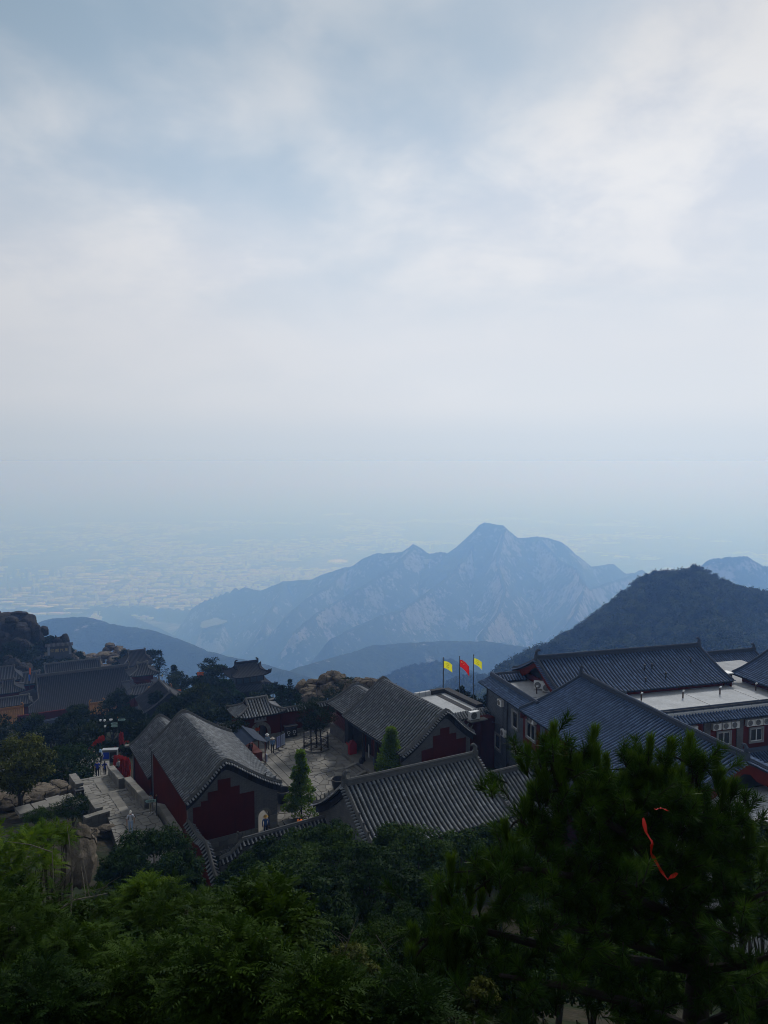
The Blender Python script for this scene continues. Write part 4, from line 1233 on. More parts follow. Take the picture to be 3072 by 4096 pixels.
for _n, _x in (('qing', -.36), ('di', 0.0), ('gong', .36)):
    glyph(pq, CH[_n], _x, 2.14, 0.24, -1.252, M_INK, 0.12)
MB().box((-0.25, -0.9, 0.98), (0.5, 0.04, 0.34)).build('orange_banner', plain('orange_cloth', (0.42, 0.06, 0.01), 0.8, 0.2, 6.0), gate)
MB().span(-2.2, 2.2, -1.32, 1.42, 2.5, 2.62).build('cornice', M_STONE, gate)
# hip-gable roof of a dozen thick tile rows, each a piece
def gate_roof(root):
    hx, hy, ze, zt, inset, tm = 2.55, 1.85, 2.58, 3.85, 1.45, .62
    def Zt(t): return ze + (zt - ze) * (0.75 * t + .25 * t * t)
    b = MB()
    for sy in (-1, 1):
        g = []
        for i in range(25):
            x = -hx + 2 * hx * i / 24
            te = 1.0 if abs(x) <= hx - inset else tm * (hx - abs(x)) / inset
            lf = .28 * (abs(x) / hx) ** 5
            g.append([Vector((x, sy * hy * (1 - te * j / 6), Zt(te * j / 6) + lf * (1 - j / 6))) for j in range(7)])
        b.ribbon(g); b.ribbon([[p[0] for p in g], [p[0] - Vector((0, 0, .12)) for p in g]])
    for sx in (-1, 1):
        g = []
        for i in range(17):
            y = -hy + 2 * hy * i / 16
            te = min(tm, (hy - abs(y)) / hy)
            lf = .28 * (abs(y) / hy) ** 5
            g.append([Vector((sx * (hx - inset * min(1, te * j / 5 / tm)), y, Zt(te * j / 5) + lf * (1 - j / 5))) for j in range(6)])
        b.ribbon(g); b.ribbon([[p[0] for p in g], [p[0] - Vector((0, 0, .12)) for p in g]])
    rf = b.build('roof', M_PAN_O, root)
    def row(path): link('tile_row', row_mesh('tile_row', path, M_TILE_O, .085, .34), rf)
    for sy in (-1, 1):
        for i in range(18):
            x = -hx + .12 + (2 * hx - .24) * i / 17
            te = 1.0 if abs(x) <= hx - inset else tm * (hx - abs(x)) / inset
            if te < .08: continue
            lf = .28 * (abs(x) / hx) ** 5
            row([(x, sy * hy * (1 - te * j / 6) + sy * .03, Zt(te * j / 6) + lf * (1 - j / 6) + .015) for j in range(7)])
    for sx in (-1, 1):
        for i in range(13):
            y = -hy + .12 + (2 * hy - .24) * i / 12
            te = min(tm, (hy - abs(y)) / hy)
            if te < .08: continue
            lf = .28 * (abs(y) / hy) ** 5
            row([(sx * (hx - inset * te * j / 5 / tm) + sx * .03, y, Zt(te * j / 5) + lf * (1 - j / 5) + .015) for j in range(6)])
    for sx in (-1, 1):
        for sy in (-1, 1):
            k = min(tm, 1.0)
            r_ = MB(); r_.tube([(sx * (hx - inset * j / 6), sy * hy * (1 - tm * j / 6), Zt(tm * j / 6) + .28 * (1 - j / 6) ** 2 + .1) for j in range(7)], .11, 7)
            r_.tube([(sx * (hx - inset), sy * hy * (1 - t), Zt(t) + .14) for t in [tm + (1 - tm) * j / 5 for j in range(6)]], .12, 7)
            r_.build('hip_ridge', M_RIDGE, rf, True)
        MB().prism([(sx * (hx - inset - .12), y, z) for y, z in [(-hy * (1 - tm), Zt(tm)), (0, zt)] + [(hy * (1 - tm), Zt(tm))]], (sx, 0, 0), .05).build('gablet', M_BOARD, rf)
    c = MB(); c.tube([(-1.15, 0, zt + .12), (0, 0, zt + .08), (1.15, 0, zt + .12)], .14, 8); c.build('crest_ridge', M_RIDGE, rf, True)
gate_roof(gate)
# ================================================================== THE GREY BUILDING ON THE RIGHT
A16 = GB.a
def BL(v, u, z=0.0): return GB.w(v, u, z)
gb = empty('grey_building', BL(30.15, 50.0), A16, 'large grey brick building with blue tiled roofs and white flat roofs', 'building')
# local: x = v - 30.15, y = u - 50
VX = lambda v: v - 30.15
UY = lambda u: u - 50.0
# --- left wall with window and red bays
MB().span(0.0, 0.35, UY(40.25), UY(66.9), -3.0, 6.55).build('brick_wall', M_BRICK_B, gb)
MB().span(0.36, VX(60), UY(66.5), UY(66.9), -3.0, 6.5).build('rear_wall', M_BRICK_B, gb)
for y0, y1 in ((56.2, 59.2), (51.6, 55.3), (46.5, 50.2), (41.5, 45.2)):
    MB().span(-0.03, 0.0, UY(y0), UY(y1), 3.6 if y0 > 55 else 3.2, 6.42).build('red_panel', M_RED2, gb)
M_FRAME = plain('grey_stone_frame', (0.20, 0.205, 0.21), 0.8, 0.2, 3.0)
def window_x(root, y0, y1, z0, z1, x=0.0, fw=0.16, mull=1):
    """window set in a wall facing local -x"""
    w = MB()
    for a in ((y0, y1, z0, z0 + fw), (y0, y1, z1 - fw, z1), (y0, y0 + fw, z0 + fw, z1 - fw), (y1 - fw, y1, z0 + fw, z1 - fw)):
        w.span(x - 0.10, x - 0.002, a[0], a[1], a[2], a[3])
    f = w.build('window', M_FRAME, root)
    MB().span(x - 0.012, x - 0.004, y0 + fw, y1 - fw, z0 + fw, z1 - fw).build('pane', M_GLASS, f)
    s = MB()
    for i in range(mull + 2):
        q = y0 + fw + (y1 - y0 - 2 * fw) * i / (mull + 1)
        s.span(x - 0.045, x - 0.014, q - 0.03, q + 0.03, z0 + fw, z1 - fw)
    s.span(x - 0.044, x - 0.015, y0 + fw, y1 - fw, z1 - fw - .05, z1 - fw); s.span(x - 0.044, x - 0.015, y0 + fw, y1 - fw, z0 + fw, z0 + fw + .05)
    s.build('sash', M_WHITE, f)
    return f
def window_y(root, x0, x1, z0, z1, y=0.0, fw=0.17):
    """window set in a wall facing local -y"""
    w = MB()
    for a in ((x0, x1, z0, z0 + fw), (x0, x1, z1 - fw * .8, z1), (x0, x0 + fw, z0 + fw, z1 - fw * .8), (x1 - fw, x1, z0 + fw, z1 - fw * .8)):
        w.span(a[0], a[1], y - 0.11, y - 0.002, a[2], a[3])
    f = w.build('window', M_FRAME, root)
    MB().span(x0 + fw, x1 - fw, y - 0.012, y - 0.004, z0 + fw, z1 - fw * .8).build('pane', M_GLASS, f)
    s = MB()
    for q in (x0 + fw, (x0 + x1) / 2, x1 - fw): s.span(q - .035, q + .035, y - .045, y - .014, z0 + fw, z1 - fw * .8)
    s.span(x0 + fw, x1 - fw, y - .044, y - .015, z1 - fw * .8 - .06, z1 - fw * .8); s.span(x0 + fw, x1 - fw, y - .044, y - .015, z0 + fw, z0 + fw + .06)
    s.build('sash', M_WHITE, f)
    return f
window_x(gb, UY(60.1), UY(61.35), 4.2, 5.95, mull=0)
window_x(gb, UY(56.75), UY(58.55), 4.3, 5.9, x=-0.03)
window_x(gb, UY(63.6), UY(65.0), 1.0, 2.6, mull=0)
window_x(gb, UY(52.4), UY(54.2), 4.2, 5.8, x=-0.03)
window_x(gb, UY(47.4), UY(49.2), 4.2, 5.8, x=-0.03)
for y, z1 in ((62.2, 6.4), (66.6, 6.5)):
    c = MB(); c.tube([(-0.10, UY(y), -1), (-0.10, UY(y), z1)], 0.055, 8); c.build('downpipe', M_IRON, gb)
c = MB(); c.tube([(-0.07, UY(63.1), 1.0), (-0.07, UY(63.1), 6.0)], 0.022, 6); c.tube([(-0.06, UY(62.3), -0.5), (-0.06, UY(62.35), 3.4), (-0.4, UY(62.6), 3.9), (-0.3, UY(64.5), 3.6), (-0.5, UY(66.0), 3.5)], 0.035, 6)
c.tube([(-0.06, UY(61.7), -0.4), (-0.3, UY(61.5), 1.0), (-0.2, UY(61.6), 2.4), (-0.5, UY(63), 2.5)], 0.03, 6); c.build('cable', M_IRON, gb)

# --- sloping tile skirts under the flat roofs
def skirt(name, x0, y0, x1, y1, zt, zb, out, side, crest=True, tile=M_TILE_N, pan=M_PAN_N, sp=0.3, r=0.085):
    """short tiled slope along the wall line (x0,y0)-(x1,y1); side: unit vector it faces"""
    a, b = Vector((x0, y0, 0)), Vector((x1, y1, 0)); n = Vector((*side, 0)); t = (b - a).normalized(); L = (b - a).length
    m = MB()
    m.ribbon([[a + n * out + Vector((0, 0, zb - .1)), b + n * out + Vector((0, 0, zb - .1))], [a + n * out + Vector((0, 0, zb)), b + n * out + Vector((0, 0, zb))], [a + Vector((0, 0, zt)), b + Vector((0, 0, zt))], [a - n * .25 + Vector((0, 0, zt)), b - n * .25 + Vector((0, 0, zt))], [a - n * .25 + Vector((0, 0, zb - .1)), b - n * .25 + Vector((0, 0, zb - .1))], [a + n * out + Vector((0, 0, zb - .1)), b + n * out + Vector((0, 0, zb - .1))]])
    for e in (a, b): m.add([e + n * out + Vector((0, 0, zb - .1)), e + n * out + Vector((0, 0, zb)), e + Vector((0, 0, zt)), e - n * .25 + Vector((0, 0, zt)), e - n * .25 + Vector((0, 0, zb - .1))], [(0, 1, 2, 3, 4)])
    rf = m.build(name, pan, gb)
    k = int(L / sp)
    tm = row_mesh('tile_row', [n * (out + .04) + Vector((0, 0, zb + .01)), Vector((0, 0, zt + .015))], tile, r, 0.4)
    for i in range(k):
        link('tile_row', tm, rf, a + t * (L * (i + .5) / k))
    if crest:
        c = MB(); p, q = a + Vector((0, 0, zt)), b + Vector((0, 0, zt))
        c.ribbon([[p + n * .12, q + n * .12], [p + n * .12 + Vector((0, 0, .3)), q + n * .12 + Vector((0, 0, .3))], [p - n * .16 + Vector((0, 0, .3)), q - n * .16 + Vector((0, 0, .3))], [p - n * .16, q - n * .16]])
        c.tube([p + Vector((0, 0, .32)), q + Vector((0, 0, .32))], .09, 6)
        c.build('crest_ridge', M_RIDGE_N, rf)
    return rf
skirt('eave_roof', VX(31.05), UY(58.3), VX(31.05), UY(67.9), 7.05, 6.55, 1.35, (-1, 0))
skirt('eave_roof', VX(38), UY(67.6), VX(31.1), UY(67.6), 7.0, 6.55, 0.6, (0, 1))
skirt('eave_roof', VX(31.2), UY(67.3), VX(34.2), UY(67.3), 7.2, 6.8, 0.75, (0, -1), crest=False)
# --- flat roofs
MB().span(VX(31.2), VX(60), UY(58.55), UY(67.2), 6.3, 6.62).build('flat_roof', M_ROOFW, gb)
MB().span(VX(36.5), VX(58.5), UY(54.1), UY(58.52), 6.3, 6.64).build('flat_roof', M_ROOFW, gb)
for v in (41.0, 46.2, 51.4): MB().span(VX(v), VX(v) + .05, UY(54.2), UY(58.5), 6.642, 6.66).build('roof_seam', M_IRON, gb)
MB().span(VX(32), VX(35), UY(61.6), UY(61.64), 6.622, 6.64).build('roof_seam', M_IRON, gb)
M_PIPE = plain('rusty_vent_pipe', (0.06, 0.035, 0.022), 0.7, 0.4, 6.0)
def vent(v, u, z=6.62, h=0.62):
    p = MB(); p.tube([(VX(v), UY(u), z), (VX(v), UY(u), z + h)], .065, 8)
    o = p.build('vent_pipe', M_PIPE, gb)
    q = MB(); q.tube([(VX(v), UY(u), z + h), (VX(v) + .03, UY(u) - .02, z + h + .10), (VX(v) + .13, UY(u) - .08, z + h + .1)], [.075, .085, .06], 8); q.build('vent_cap', M_WHITE, o)
for v, u in ((41.2, 58.1), (45.2, 57.6), (49.2, 57.6), (53.2, 57.6), (33.2, 62.6)): vent(v, u)
# --- upper hall on the roof
uh = MB().span(VX(34.6), VX(51.7), UY(59.9), UY(68.6), 6.5, 7.25).build('upper_wall', M_RED2, gb)
holder = empty('upper_hall'); holder.parent = gb; holder.location = (VX(33.9), UY(64.2), 0); holder.rotation_euler = (0, 0, -math.pi / 2)
_rf, _pf = gable_roof(holder, 0.0, 18.3, 5.0, 4.9, 7.05, 7.1, 9.28, tile=M_TILE_N, pan=M_PAN_N, ridge=M_RIDGE_N, roll=0.1, sp=0.34, r=.088, crest=.40, figures=False, step=.4)
gable_wall(holder, _pf, 0.9, 0.2, 6.6, -4.3, 4.3, M_VOID)  # near-black sheet stands for the shaded hollow under the gable
def red_barge(par, pf, y, sg, w, xs=None):
    n = 20; x0, x1 = pf[0].x + .1, pf[-1].x - .1
    up = [(x0 + (x1 - x0) * i / n, y, prof_z(pf, x0 + (x1 - x0) * i / n) - .15) for i in range(n + 1)]
    dn = [(x, y, z - w * (1.15 if abs(i - n / 2) > 2 else .8)) for i, (x, yy, z) in enumerate(up)]
    MB().prism(up + dn[::-1], (0, sg, 0), .08).build('barge_board', M_RED2, par)
red_barge(holder, _pf, 0.12, -1, .62); red_barge(holder, _pf, 18.1, 1, .62)
for v, u, z in ((44.2, 61.9, 8.25), (45.0, 61.9, 8.25), (45.6, 60.6, 7.75), (49.6, 62.2, 8.4), (43.2, 60.3, 7.5)):
    p = MB(); p.tube([(VX(v), UY(u), z - .5), (VX(v), UY(u), z + .45)], .07, 7); p.build('vent_pipe', M_IRON, gb)
# --- long blue roof with its crest running away from us
hold2 = empty('blue_roof_hall'); hold2.parent = gb; hold2.location = (VX(35.45), UY(38.9), 0)
_rf2, _pf2 = gable_roof(hold2, 0.0, 19.9, 5.95, 4.6, 6.6, 7.0, 9.05, tile=M_TILE_N, pan=M_PAN_N, ridge=M_RIDGE_N, roll=0.1, sp=0.33, r=.088, crest=.36, crest_lift=.12, figures=False, step=.42)
red_barge(hold2, _pf2, .15, -1, .75); red_barge(hold2, _pf2, 19.7, 1, .5)
gable_wall(hold2, _pf2, 1.4, .2, 6.0, -4.6, 4.0, M_VOID); gable_wall(hold2, _pf2, 19.2, .2, 5.5, -5.4, 4.0, M_BRICK_B)  # near end is a near-black sheet painting the hollow's shade
# --- facade of the inner court
FY = UY(54.45)
MB().span(VX(36), VX(60), FY, FY + .35, -2, 6.3).build('court_wall', M_RED2, gb)
MB().span(VX(36), VX(60), FY - .05, FY - .003, 5.45, 6.28).build('fascia', plain('grey_plaster', (0.15, 0.15, 0.15), .85, .2, 3.0), gb)
skirt('eave_roof', VX(40.0), UY(53.9) + .55, VX(60), UY(53.9) + .55, 6.55, 5.98, 1.25, (0, -1))
c = MB(); c.tube([(VX(40), UY(54.0), 6.95), (VX(60), UY(54.0), 6.95)], .012, 5)
for i in range(20): c.tube([(VX(40.5 + i), UY(54.0), 6.7), (VX(40.5 + i), UY(54.0), 7.0)], .012, 5)
c.build('lightning_wire', M_IRON, gb)
for v in (44.9, 48.35, 51.8, 55.2):
    MB().span(VX(v), VX(v + .68), FY - .09, FY - .003, 1.5, 5.44).build('brick_pilaster', M_BRICK, gb)
for v in (46.25, 49.7, 53.2, 42.8):
    window_y(gb, VX(v), VX(v + 1.55), 3.12, 4.55, FY - .003)
# --- lower tiled skirt and low white roof
MB().span(VX(44), VX(60), UY(41.0), UY(53.6), -2, 2.05).build('low_roof', M_ROOFW, gb)
MB().span(VX(47.5), VX(60), UY(53.62), FY - .01, -2, 2.55).build('low_wall', M_RED2, gb)
skirt('eave_roof', VX(47.0), UY(53.7), VX(60), UY(53.7), 2.62, 2.15, 1.1, (0, -1))
MB().span(VX(30.6), VX(50), UY(31.0), UY(40.2), -2, 6.62).build('low_roof', M_ROOFW, gb)
for v, u in ((33.6, 37.6), (36.6, 37.9)): vent(v, u, 6.62, .6)
# --- far right roofs
hold3 = empty('rear_hall'); hold3.parent = gb; hold3.location = (VX(57.0), UY(71.0), 0); hold3.rotation_euler = (0, 0, -math.pi / 2)
gable_roof(hold3, 0.0, 8.2, 3.8, 4.6, 4.0, 4.4, 6.3, tile=M_TILE_N, pan=M_PAN_N, ridge=M_RIDGE_N, roll=0.1, sp=.3, r=.085, crest=.36, figures=False, step=.4)
MB().span(VX(57.2), VX(65), UY(67.5), UY(74), -3, 4.3).build('rear_wall', M_BRICK_B, gb)
hold4 = empty('side_hall'); hold4.parent = gb; hold4.location = (VX(58.3), UY(52.0), 0)
_rf4, _pf4 = gable_roof(hold4, 0.0, 9.0, 4.9, 4.9, 7.3, 7.3, 9.6, tile=M_TILE_N, pan=M_PAN_N, ridge=M_RIDGE_N, roll=0.1, sp=.3, r=.085, crest=.36, figures=False, step=.4)
MB().span(VX(54.3), VX(62), UY(52.6), UY(60.6), 6.5, 7.4).build('upper_wall', M_RED2, gb)
# lightning conductors and the like
c = MB()
c.tube([(VX(32.2), UY(67.2), 7.4), (VX(32.2), UY(67.2), 8.6)], .012, 5); c.tube([(VX(34), UY(64.2), 10.2), (VX(34), UY(64.2), 11.0)], .015, 5); c.build('lightning_rod', M_IRON, gb)

# --- air conditioners: every box a thing of its own, hung on the walls
def make_ac(name, loc, rz, label, group):
    a = empty(name, loc, rz, label, 'air conditioner', group)
    b = MB(); b.box((0, 0, .3), (.82, .32, .58)); b.build('casing', M_WHITE, a)
    f = MB(); f.lathe([(.001, 0), (.235, 0), (.235, .012), (.25, .014), (.25, 0.0)], 20, (-.11, -.166, .3), M=Matrix.Rotation(R(90), 3, 'X'), cap=False); g = f.build('fan_opening', M_IRON, a)
    for i in range(5):
        r_ = MB(); r_.lathe([(.05 + .042 * i - .004, 0), (.05 + .042 * i + .004, 0)], 20, (-.11, -.176, .3), M=Matrix.Rotation(R(90), 3, 'X'), cap=False); r_.build('grille_ring', M_WHITE, g)
    for x in (-.3, .3): MB().span(x - .03, x + .03, -.15, .2, -.04, .008).build('bracket', M_IRON, a)
    return a
def copy_tree(o, parent=None):
    c = o.copy(); COL.objects.link(c); c.parent = parent
    for ch in o.children:
        copy_tree(ch, c)
    return c
AC0 = None
def ac(loc, rz, label, group, s=1.0):
    global AC0
    if AC0 is None:
        AC0 = make_ac('air_conditioner', loc, rz, label, group); o = AC0
    else:
        o = copy_tree(AC0)
    o.location = loc; o.rotation_euler = (0, 0, rz); o.scale = (s, s, s)
    o['label'] = label; o['group'] = group
    return o
g1, g2 = 'air conditioners on the grey side wall', 'air conditioners along the inner court wall'
LW = -math.pi / 2 + A16
for v, u, z, lb in ((29.93, 63.3, 5.55, 'air conditioner highest on the grey wall below the eave'), (29.93, 62.6, 2.95, 'air conditioner halfway up the grey wall beside the downpipe'), (29.93, 60.2, 2.2, 'lowest air conditioner on the grey wall under the tall window'), (29.9, 57.0, 6.02, 'air conditioner above the window of the red bay')):
    ac(BL(v, u, z), LW, lb, g1)
for v, lb in ((42.6, 'first air conditioner of the pair nearest the blue roof crest'), (43.65, 'second air conditioner of the pair nearest the blue roof crest'), (46.05, 'first of three air conditioners above the lit court window'), (47.05, 'middle of three air conditioners above the lit court window'), (47.95, 'last of three air conditioners above the lit court window, beside the pilaster'), (49.6, 'first air conditioner of the row at the frame edge'), (50.45, 'second air conditioner of the row at the frame edge'), (51.35, 'air conditioner cut by the frame edge')):
    ac(BL(v, 54.45 - .22, 4.78), A16, lb, g2)
ac(BL(34.0, 63.6, 6.75), A16 - .6, 'rooftop air conditioner on the left white roof, farther one', 'air conditioners on the left flat roof', 1.2)
ac(BL(34.35, 62.6, 6.75), A16 - .6, 'rooftop air conditioner on the left white roof, nearer one', 'air conditioners on the left flat roof', 1.2)
put(MB().box((0, 0, .4), (1.1, .8, .8)).box((0, 0, .86), (1.3, .95, .1), m=1).build('roof_tank', [M_IRON, M_WHITE], loc=BL(52.6, 61.0, 6.62), rot=(0, 0, A16)), 'dark box with white lid standing on the flat roof', 'tank')

# ================================================================== low flat-roofed building with the flags
fb = empty('flat_roof_building', GA.w(38.6, 58.6), A28, 'small red building with white felt roof below the flags', 'building')
MB().span(0.3, 4.0, .4, 6.4, -3, 4.2).build('wall', M_RED, fb)
MB().span(0.2, 4.3, .3, 6.5, 4.2, 4.42).build('flat_roof', M_ROOFW, fb)
M_FELTD = mat_stone('dark_roofing_felt', (0.03, 0.03, 0.032), 2.0, .5)
MB().span(2.3, 2.95, .4, 5.9, 4.423, 4.44).build('felt_strip', M_FELTD, fb)
MB().span(3.55, 4.3, .5, 6.5, 4.423, 4.75).build('parapet', M_FELTD, fb); MB().span(2.0, 3.5, 6.0, 6.5, 4.423, 4.85).build('parapet', M_FELTD, fb); MB().span(.2, 1.95, 6.15, 6.5, 4.423, 4.8).build('parapet', M_ROOFW, fb)
tm = row_mesh('tile_row', [Vector((0, -.75, 3.95)), Vector((0, 0, 4.4))], M_TILE_O, .085, .4)
sk = MB().prism([(0, .3, 4.3), (0, -.42, 3.92), (0, -.42, 3.82), (0, .3, 3.8)], (1, 0, 0), 4.9).build('eave_roof', M_PAN_O, fb)
for i in range(17): link('tile_row', tm, sk, (.15 + i * .29, .34, 0))
tm2 = row_mesh('tile_row', [Vector((.75, 0, 3.95)), Vector((0, 0, 4.4))], M_TILE_O, .085, .4)
sk2 = MB().prism([(4.0, -.4, 4.3), (4.8, -.4, 3.92), (4.8, -.4, 3.82), (4.0, -.4, 3.8)], (0, 1, 0), 6.9).build('eave_roof', M_PAN_O, fb)
for i in range(23): link('tile_row', tm2, sk2, (4.05, -.3 + i * .29, 0))
for i in range(3):
    c = MB(); c.tube([(.5 + i * .75, 6.0, 4.4), (.5 + i * .75, 6.0, 5.0)], .015, 5); c.build('railing_post', M_IRON, fb)
ac(GA.w(40.6, 57.3, 4.15), A28, 'white air conditioner on the ledge of the low flat-roofed building', 'air conditioner by the flags', 1.25)
put(MB().box((0, 0, 0), (1.9, .7, .1)).build('ledge_slab', M_STONE, loc=GA.w(40.9, 57.2, 4.05), rot=(0, 0, A28)), 'thin concrete ledge under the white air conditioner', 'ledge')
put(MB().span(0, 1.6, -1.2, 0, -2.5, 4.0).build('red_wall_pier', M_RED, loc=GA.w(41.3, 58.4, 0), rot=(0, 0, A28)), 'dark red wall end beside the grey building gap', 'wall')
# flags
def cloth(name, w, h, mats, parent, loc, rz, droop, ph, emblem=None):
    m = MB(); nx, ny = 18, 10
    def at(i, j):
        x = w * i / nx; t = i / nx
        y = .16 * math.sin(5.5 * t + ph + .9 * j / ny) * t + .05 * math.sin(11 * t + ph) * t
        return Vector((x * (1 - .12 * t), y, -h * j / ny - droop * t * t * .8 - droop * .35 * t * (j / ny)))
    rows = [[at(i, j) for i in range(nx + 1)] for j in range(ny + 1)]
    m.ribbon(rows)
    for (ci, cj, r_, n, mi) in (emblem or []):
        pass
    o = m.build(name, mats, parent, 'all', loc, (0, 0, rz))
    me = o.data
    if emblem:
        idx = []
        for f in me.polygons:
            c = f.center
            idx.append(0)
    return o, at
def mat_cloth(name, c):
    t = NT(name); col = t.ramp(t.noise(4, 3, .6), [(.3, sc3(c, .92)), (.7, sc3(c, 1.06))]); t.fin(col, .8, .1)
    tr = t.node('ShaderNodeBsdfTranslucent'); t.l.new(col, tr.inputs[0]); mx = t.node('ShaderNodeMixShader'); mx.inputs[0].default_value = .55
    t.l.new(t.bsdf.outputs[0], mx.inputs[1]); t.l.new(tr.outputs[0], mx.inputs[2]); t.l.new(mx.outputs[0], t.out.inputs[0])
    return t.mat
M_FY = mat_cloth('yellow_flag_cloth', (0.84, 0.78, 0.03))
M_FR = mat_cloth('red_flag_cloth', (0.62, 0.012, 0.006))
M_FS = plain('yellow_star_print', (0.75, 0.55, 0.03), .8, .1, 4.0)
M_FP = plain('red_brown_print', (0.30, 0.10, 0.02), .8, .1, 4.0)
M_POLE = plain('painted_flag_pole', (0.06, 0.08, 0.10), .4, .2, 4.0, .5)
def patch(at, w, h, pts, name, mat, parent, loc, rz, off=.012):
    """flat print lying on the cloth: polygon in cloth fractions"""
    def P_(s, t):
        i, j = s * 18, t * 10
        return at(i, j)
    for sd in (1, -1):
        vs = [P_(*q) + Vector((0, -off * sd, 0)) for q in pts]
        MB().add(vs, [tuple(range(len(vs)))]).build(name, mat, parent, loc=loc, rot=(0, 0, rz))
def star(cx, cy, r_, asp, rot=0):
    return [(cx + (r_ if k % 2 == 0 else r_ * .4) * math.sin(rot + math.pi * k / 5) / asp, cy - (r_ if k % 2 == 0 else r_ * .4) * math.cos(rot + math.pi * k / 5)) for k in range(10)]
for (px, py0, d, L, mat, lab, w, h, dr, ph, kind) in ((443.4, 658.2, 92, 9.0, M_FY, 'pole flying the large yellow flag with red printed emblem', 1.18, .85, .45, .4, 'y'), (459.6, 656.9, 92, 9.5, M_FR, 'middle pole flying the red flag with yellow stars', 1.25, .88, 1.0, 1.5, 'r'), (473.7, 655.4, 92, 10.0, M_FY, 'pole flying the small yellow flag nearest the grey building', 1.05, .72, .6, 2.4, 'y')):
    tp = PD(px, py0, d)
    f = empty('flag_pole', (tp.x, tp.y, tp.z - L), 0, lab, 'flag', 'three flag poles behind the hall')
    c = MB(); c.tube([(0, 0, 0), (0, 0, L * .5), (0, 0, L)], [.09, .075, .05], 8); c.build('pole', M_POLE, f, True)
    c = MB(); c.ball((0, 0, L + .04), .09, 8, 6); c.build('finial', M_POLE, f, True)
    fl, at = cloth('flag_cloth', w, h, mat, f, (.06, 0, L - .35), -.25, dr, ph)
    if kind == 'r':
        patch(at, w, h, star(.18, .26, .15, w / h), 'star', M_FS, fl, None, 0)
        for cx, cy in ((.36, .1), (.43, .2), (.43, .34), (.36, .44)): patch(at, w, h, star(cx, cy, .055, w / h), 'star', M_FS, fl, None, 0)
    else:
        for k in range(8):
            a0 = 2 * math.pi * k / 8
            patch(at, w, h, [(.42 + .12 * math.cos(a), .36 + .17 * math.sin(a)) for a in (a0, a0 + .5)] + [(.42 + .085 * math.cos(a), .36 + .12 * math.sin(a)) for a in (a0 + .5, a0)], 'emblem', M_FP, fl, None, 0)
        for k in range(3):
            x = .30 + .11 * k
            patch(at, w, h, [(x, .66), (x + .08, .66), (x + .08, .69), (x, .69)], 'emblem', M_FP, fl, None, 0); patch(at, w, h, [(x + .01, .73), (x + .07, .73), (x + .07, .76), (x + .01, .76)], 'emblem', M_FP, fl, None, 0); patch(at, w, h, [(x + .03, .64), (x + .05, .64), (x + .05, .80), (x + .03, .80)], 'emblem', M_FP, fl, None, 0)
# stone balustrade and orange cloth in the gap
M_TAN = mat_stone('tan_carved_stone', (0.30, 0.22, 0.14), 3.0, .3)
bs = empty('stone_balustrade', PD(485, 722, 88), .2, 'tan stone balustrade seen in the gap beside the grey building', 'balustrade')
for i in range(4):
    c = MB(); c.box((i * .95 - .6, i * .1, .45), (.16, .16, 1.2)); c.ball((i * .95 - .6, i * .1, 1.12), .1, 8, 6); c.build('post', M_TAN, bs)
for i in range(3):
    c = MB(); c.box((i * .95 - .12, i * .1 + .05, .72), (.78, .09, .12), .1); c.box((i * .95 - .12, i * .1 + .05, .3), (.78, .07, .5), .1); c.build('panel', M_TAN, bs)
bs2 = empty('stone_balustrade', PD(488, 745, 80), 1.2, 'pale stair balustrade low in the gap beside the grey building', 'balustrade')
for i in range(4):
    c = MB(); c.box((i * .8 - .6, 0, .55 - i * .25), (.15, .15, 1.1)); c.ball((i * .8 - .6, 0, 1.17 - i * .25), .1, 8, 6); c.build('post', M_TAN, bs2)
for i in range(3): MB().box((i * .8 - .2, 0, .5 - i * .25 - .12), (.64, .09, .5)).build('panel', M_TAN, bs2)
put(MB().box((0, 0, .5), (2.2, .06, .9)).build('orange_cloth', plain('orange_red_banner', (.55, .07, .02), .8, .15, 3.0), loc=PD(487, 729, 87), rot=(0, 0, .2)), 'bright orange cloth hung on the balustrade in the gap', 'banner')
# ================================================================== STONE STAIRWAY BESIDE THE RED HALL
stairs = empty('stairway', (0, 0, 0)); put(stairs, 'broad stone stairway descending past the red hall', kind='structure')
def zplane(u0, z0, u1, z1):
    def f(x, y):
        u = GA.uv((x, y))[1]
        return z0 + (z1 - z0) * (u - u0) / (u1 - u0)
    return f
def landing(poly, zf, seed, size=.55, nm='paving_stone'):
    W = [yard_frame(*q) for q in poly]
    MB().prism([(x, y, zf(x, y) - .012) for x, y in W], (0, 0, -1), 1.6).build('landing_bed', M_JOINT, stairs)
    crazy_paving(stairs, W, size, seed, zf, nm, M_PAVE, .30, .022, .035, stretch=1.35)
def nosing(v0, v1, u, z, depth=.36, seed=1):
    rg = random.Random(seed); v = v0
    while v < v1 - .1:
        l = rg.uniform(.8, 1.4)
        o = MB().span(v + .01, min(v1, v + l) - .01, u - depth, u, z - .2, z + .055).build('step_slab', M_PAVE, stairs); o.rotation_euler = (0, 0, A28); v += l
landing([(8.6, 53.0), (12.6, 53.0), (12.4, 61.45), (8.9, 61.45)], zplane(53, .1, 61.45, 0.0), 61, .6)
nosing(8.9, 12.35, 61.85, 0.0, seed=1)
for i in range(3): nosing(8.95, 12.35, 62.2 + i * .32, -.16 * (i + 1), .34, 70 + i)
landing([(9.0, 63.15), (12.25, 63.15), (11.6, 68.8), (8.75, 68.8)], zplane(63.1, -.66, 68.8, -1.0), 62)
nosing(8.7, 11.55, 69.2, -1.0, seed=2)
for i in range(3): nosing(8.7, 11.5, 69.53 + i * .32, -1.0 - .15 * (i + 1), .34, 80 + i)
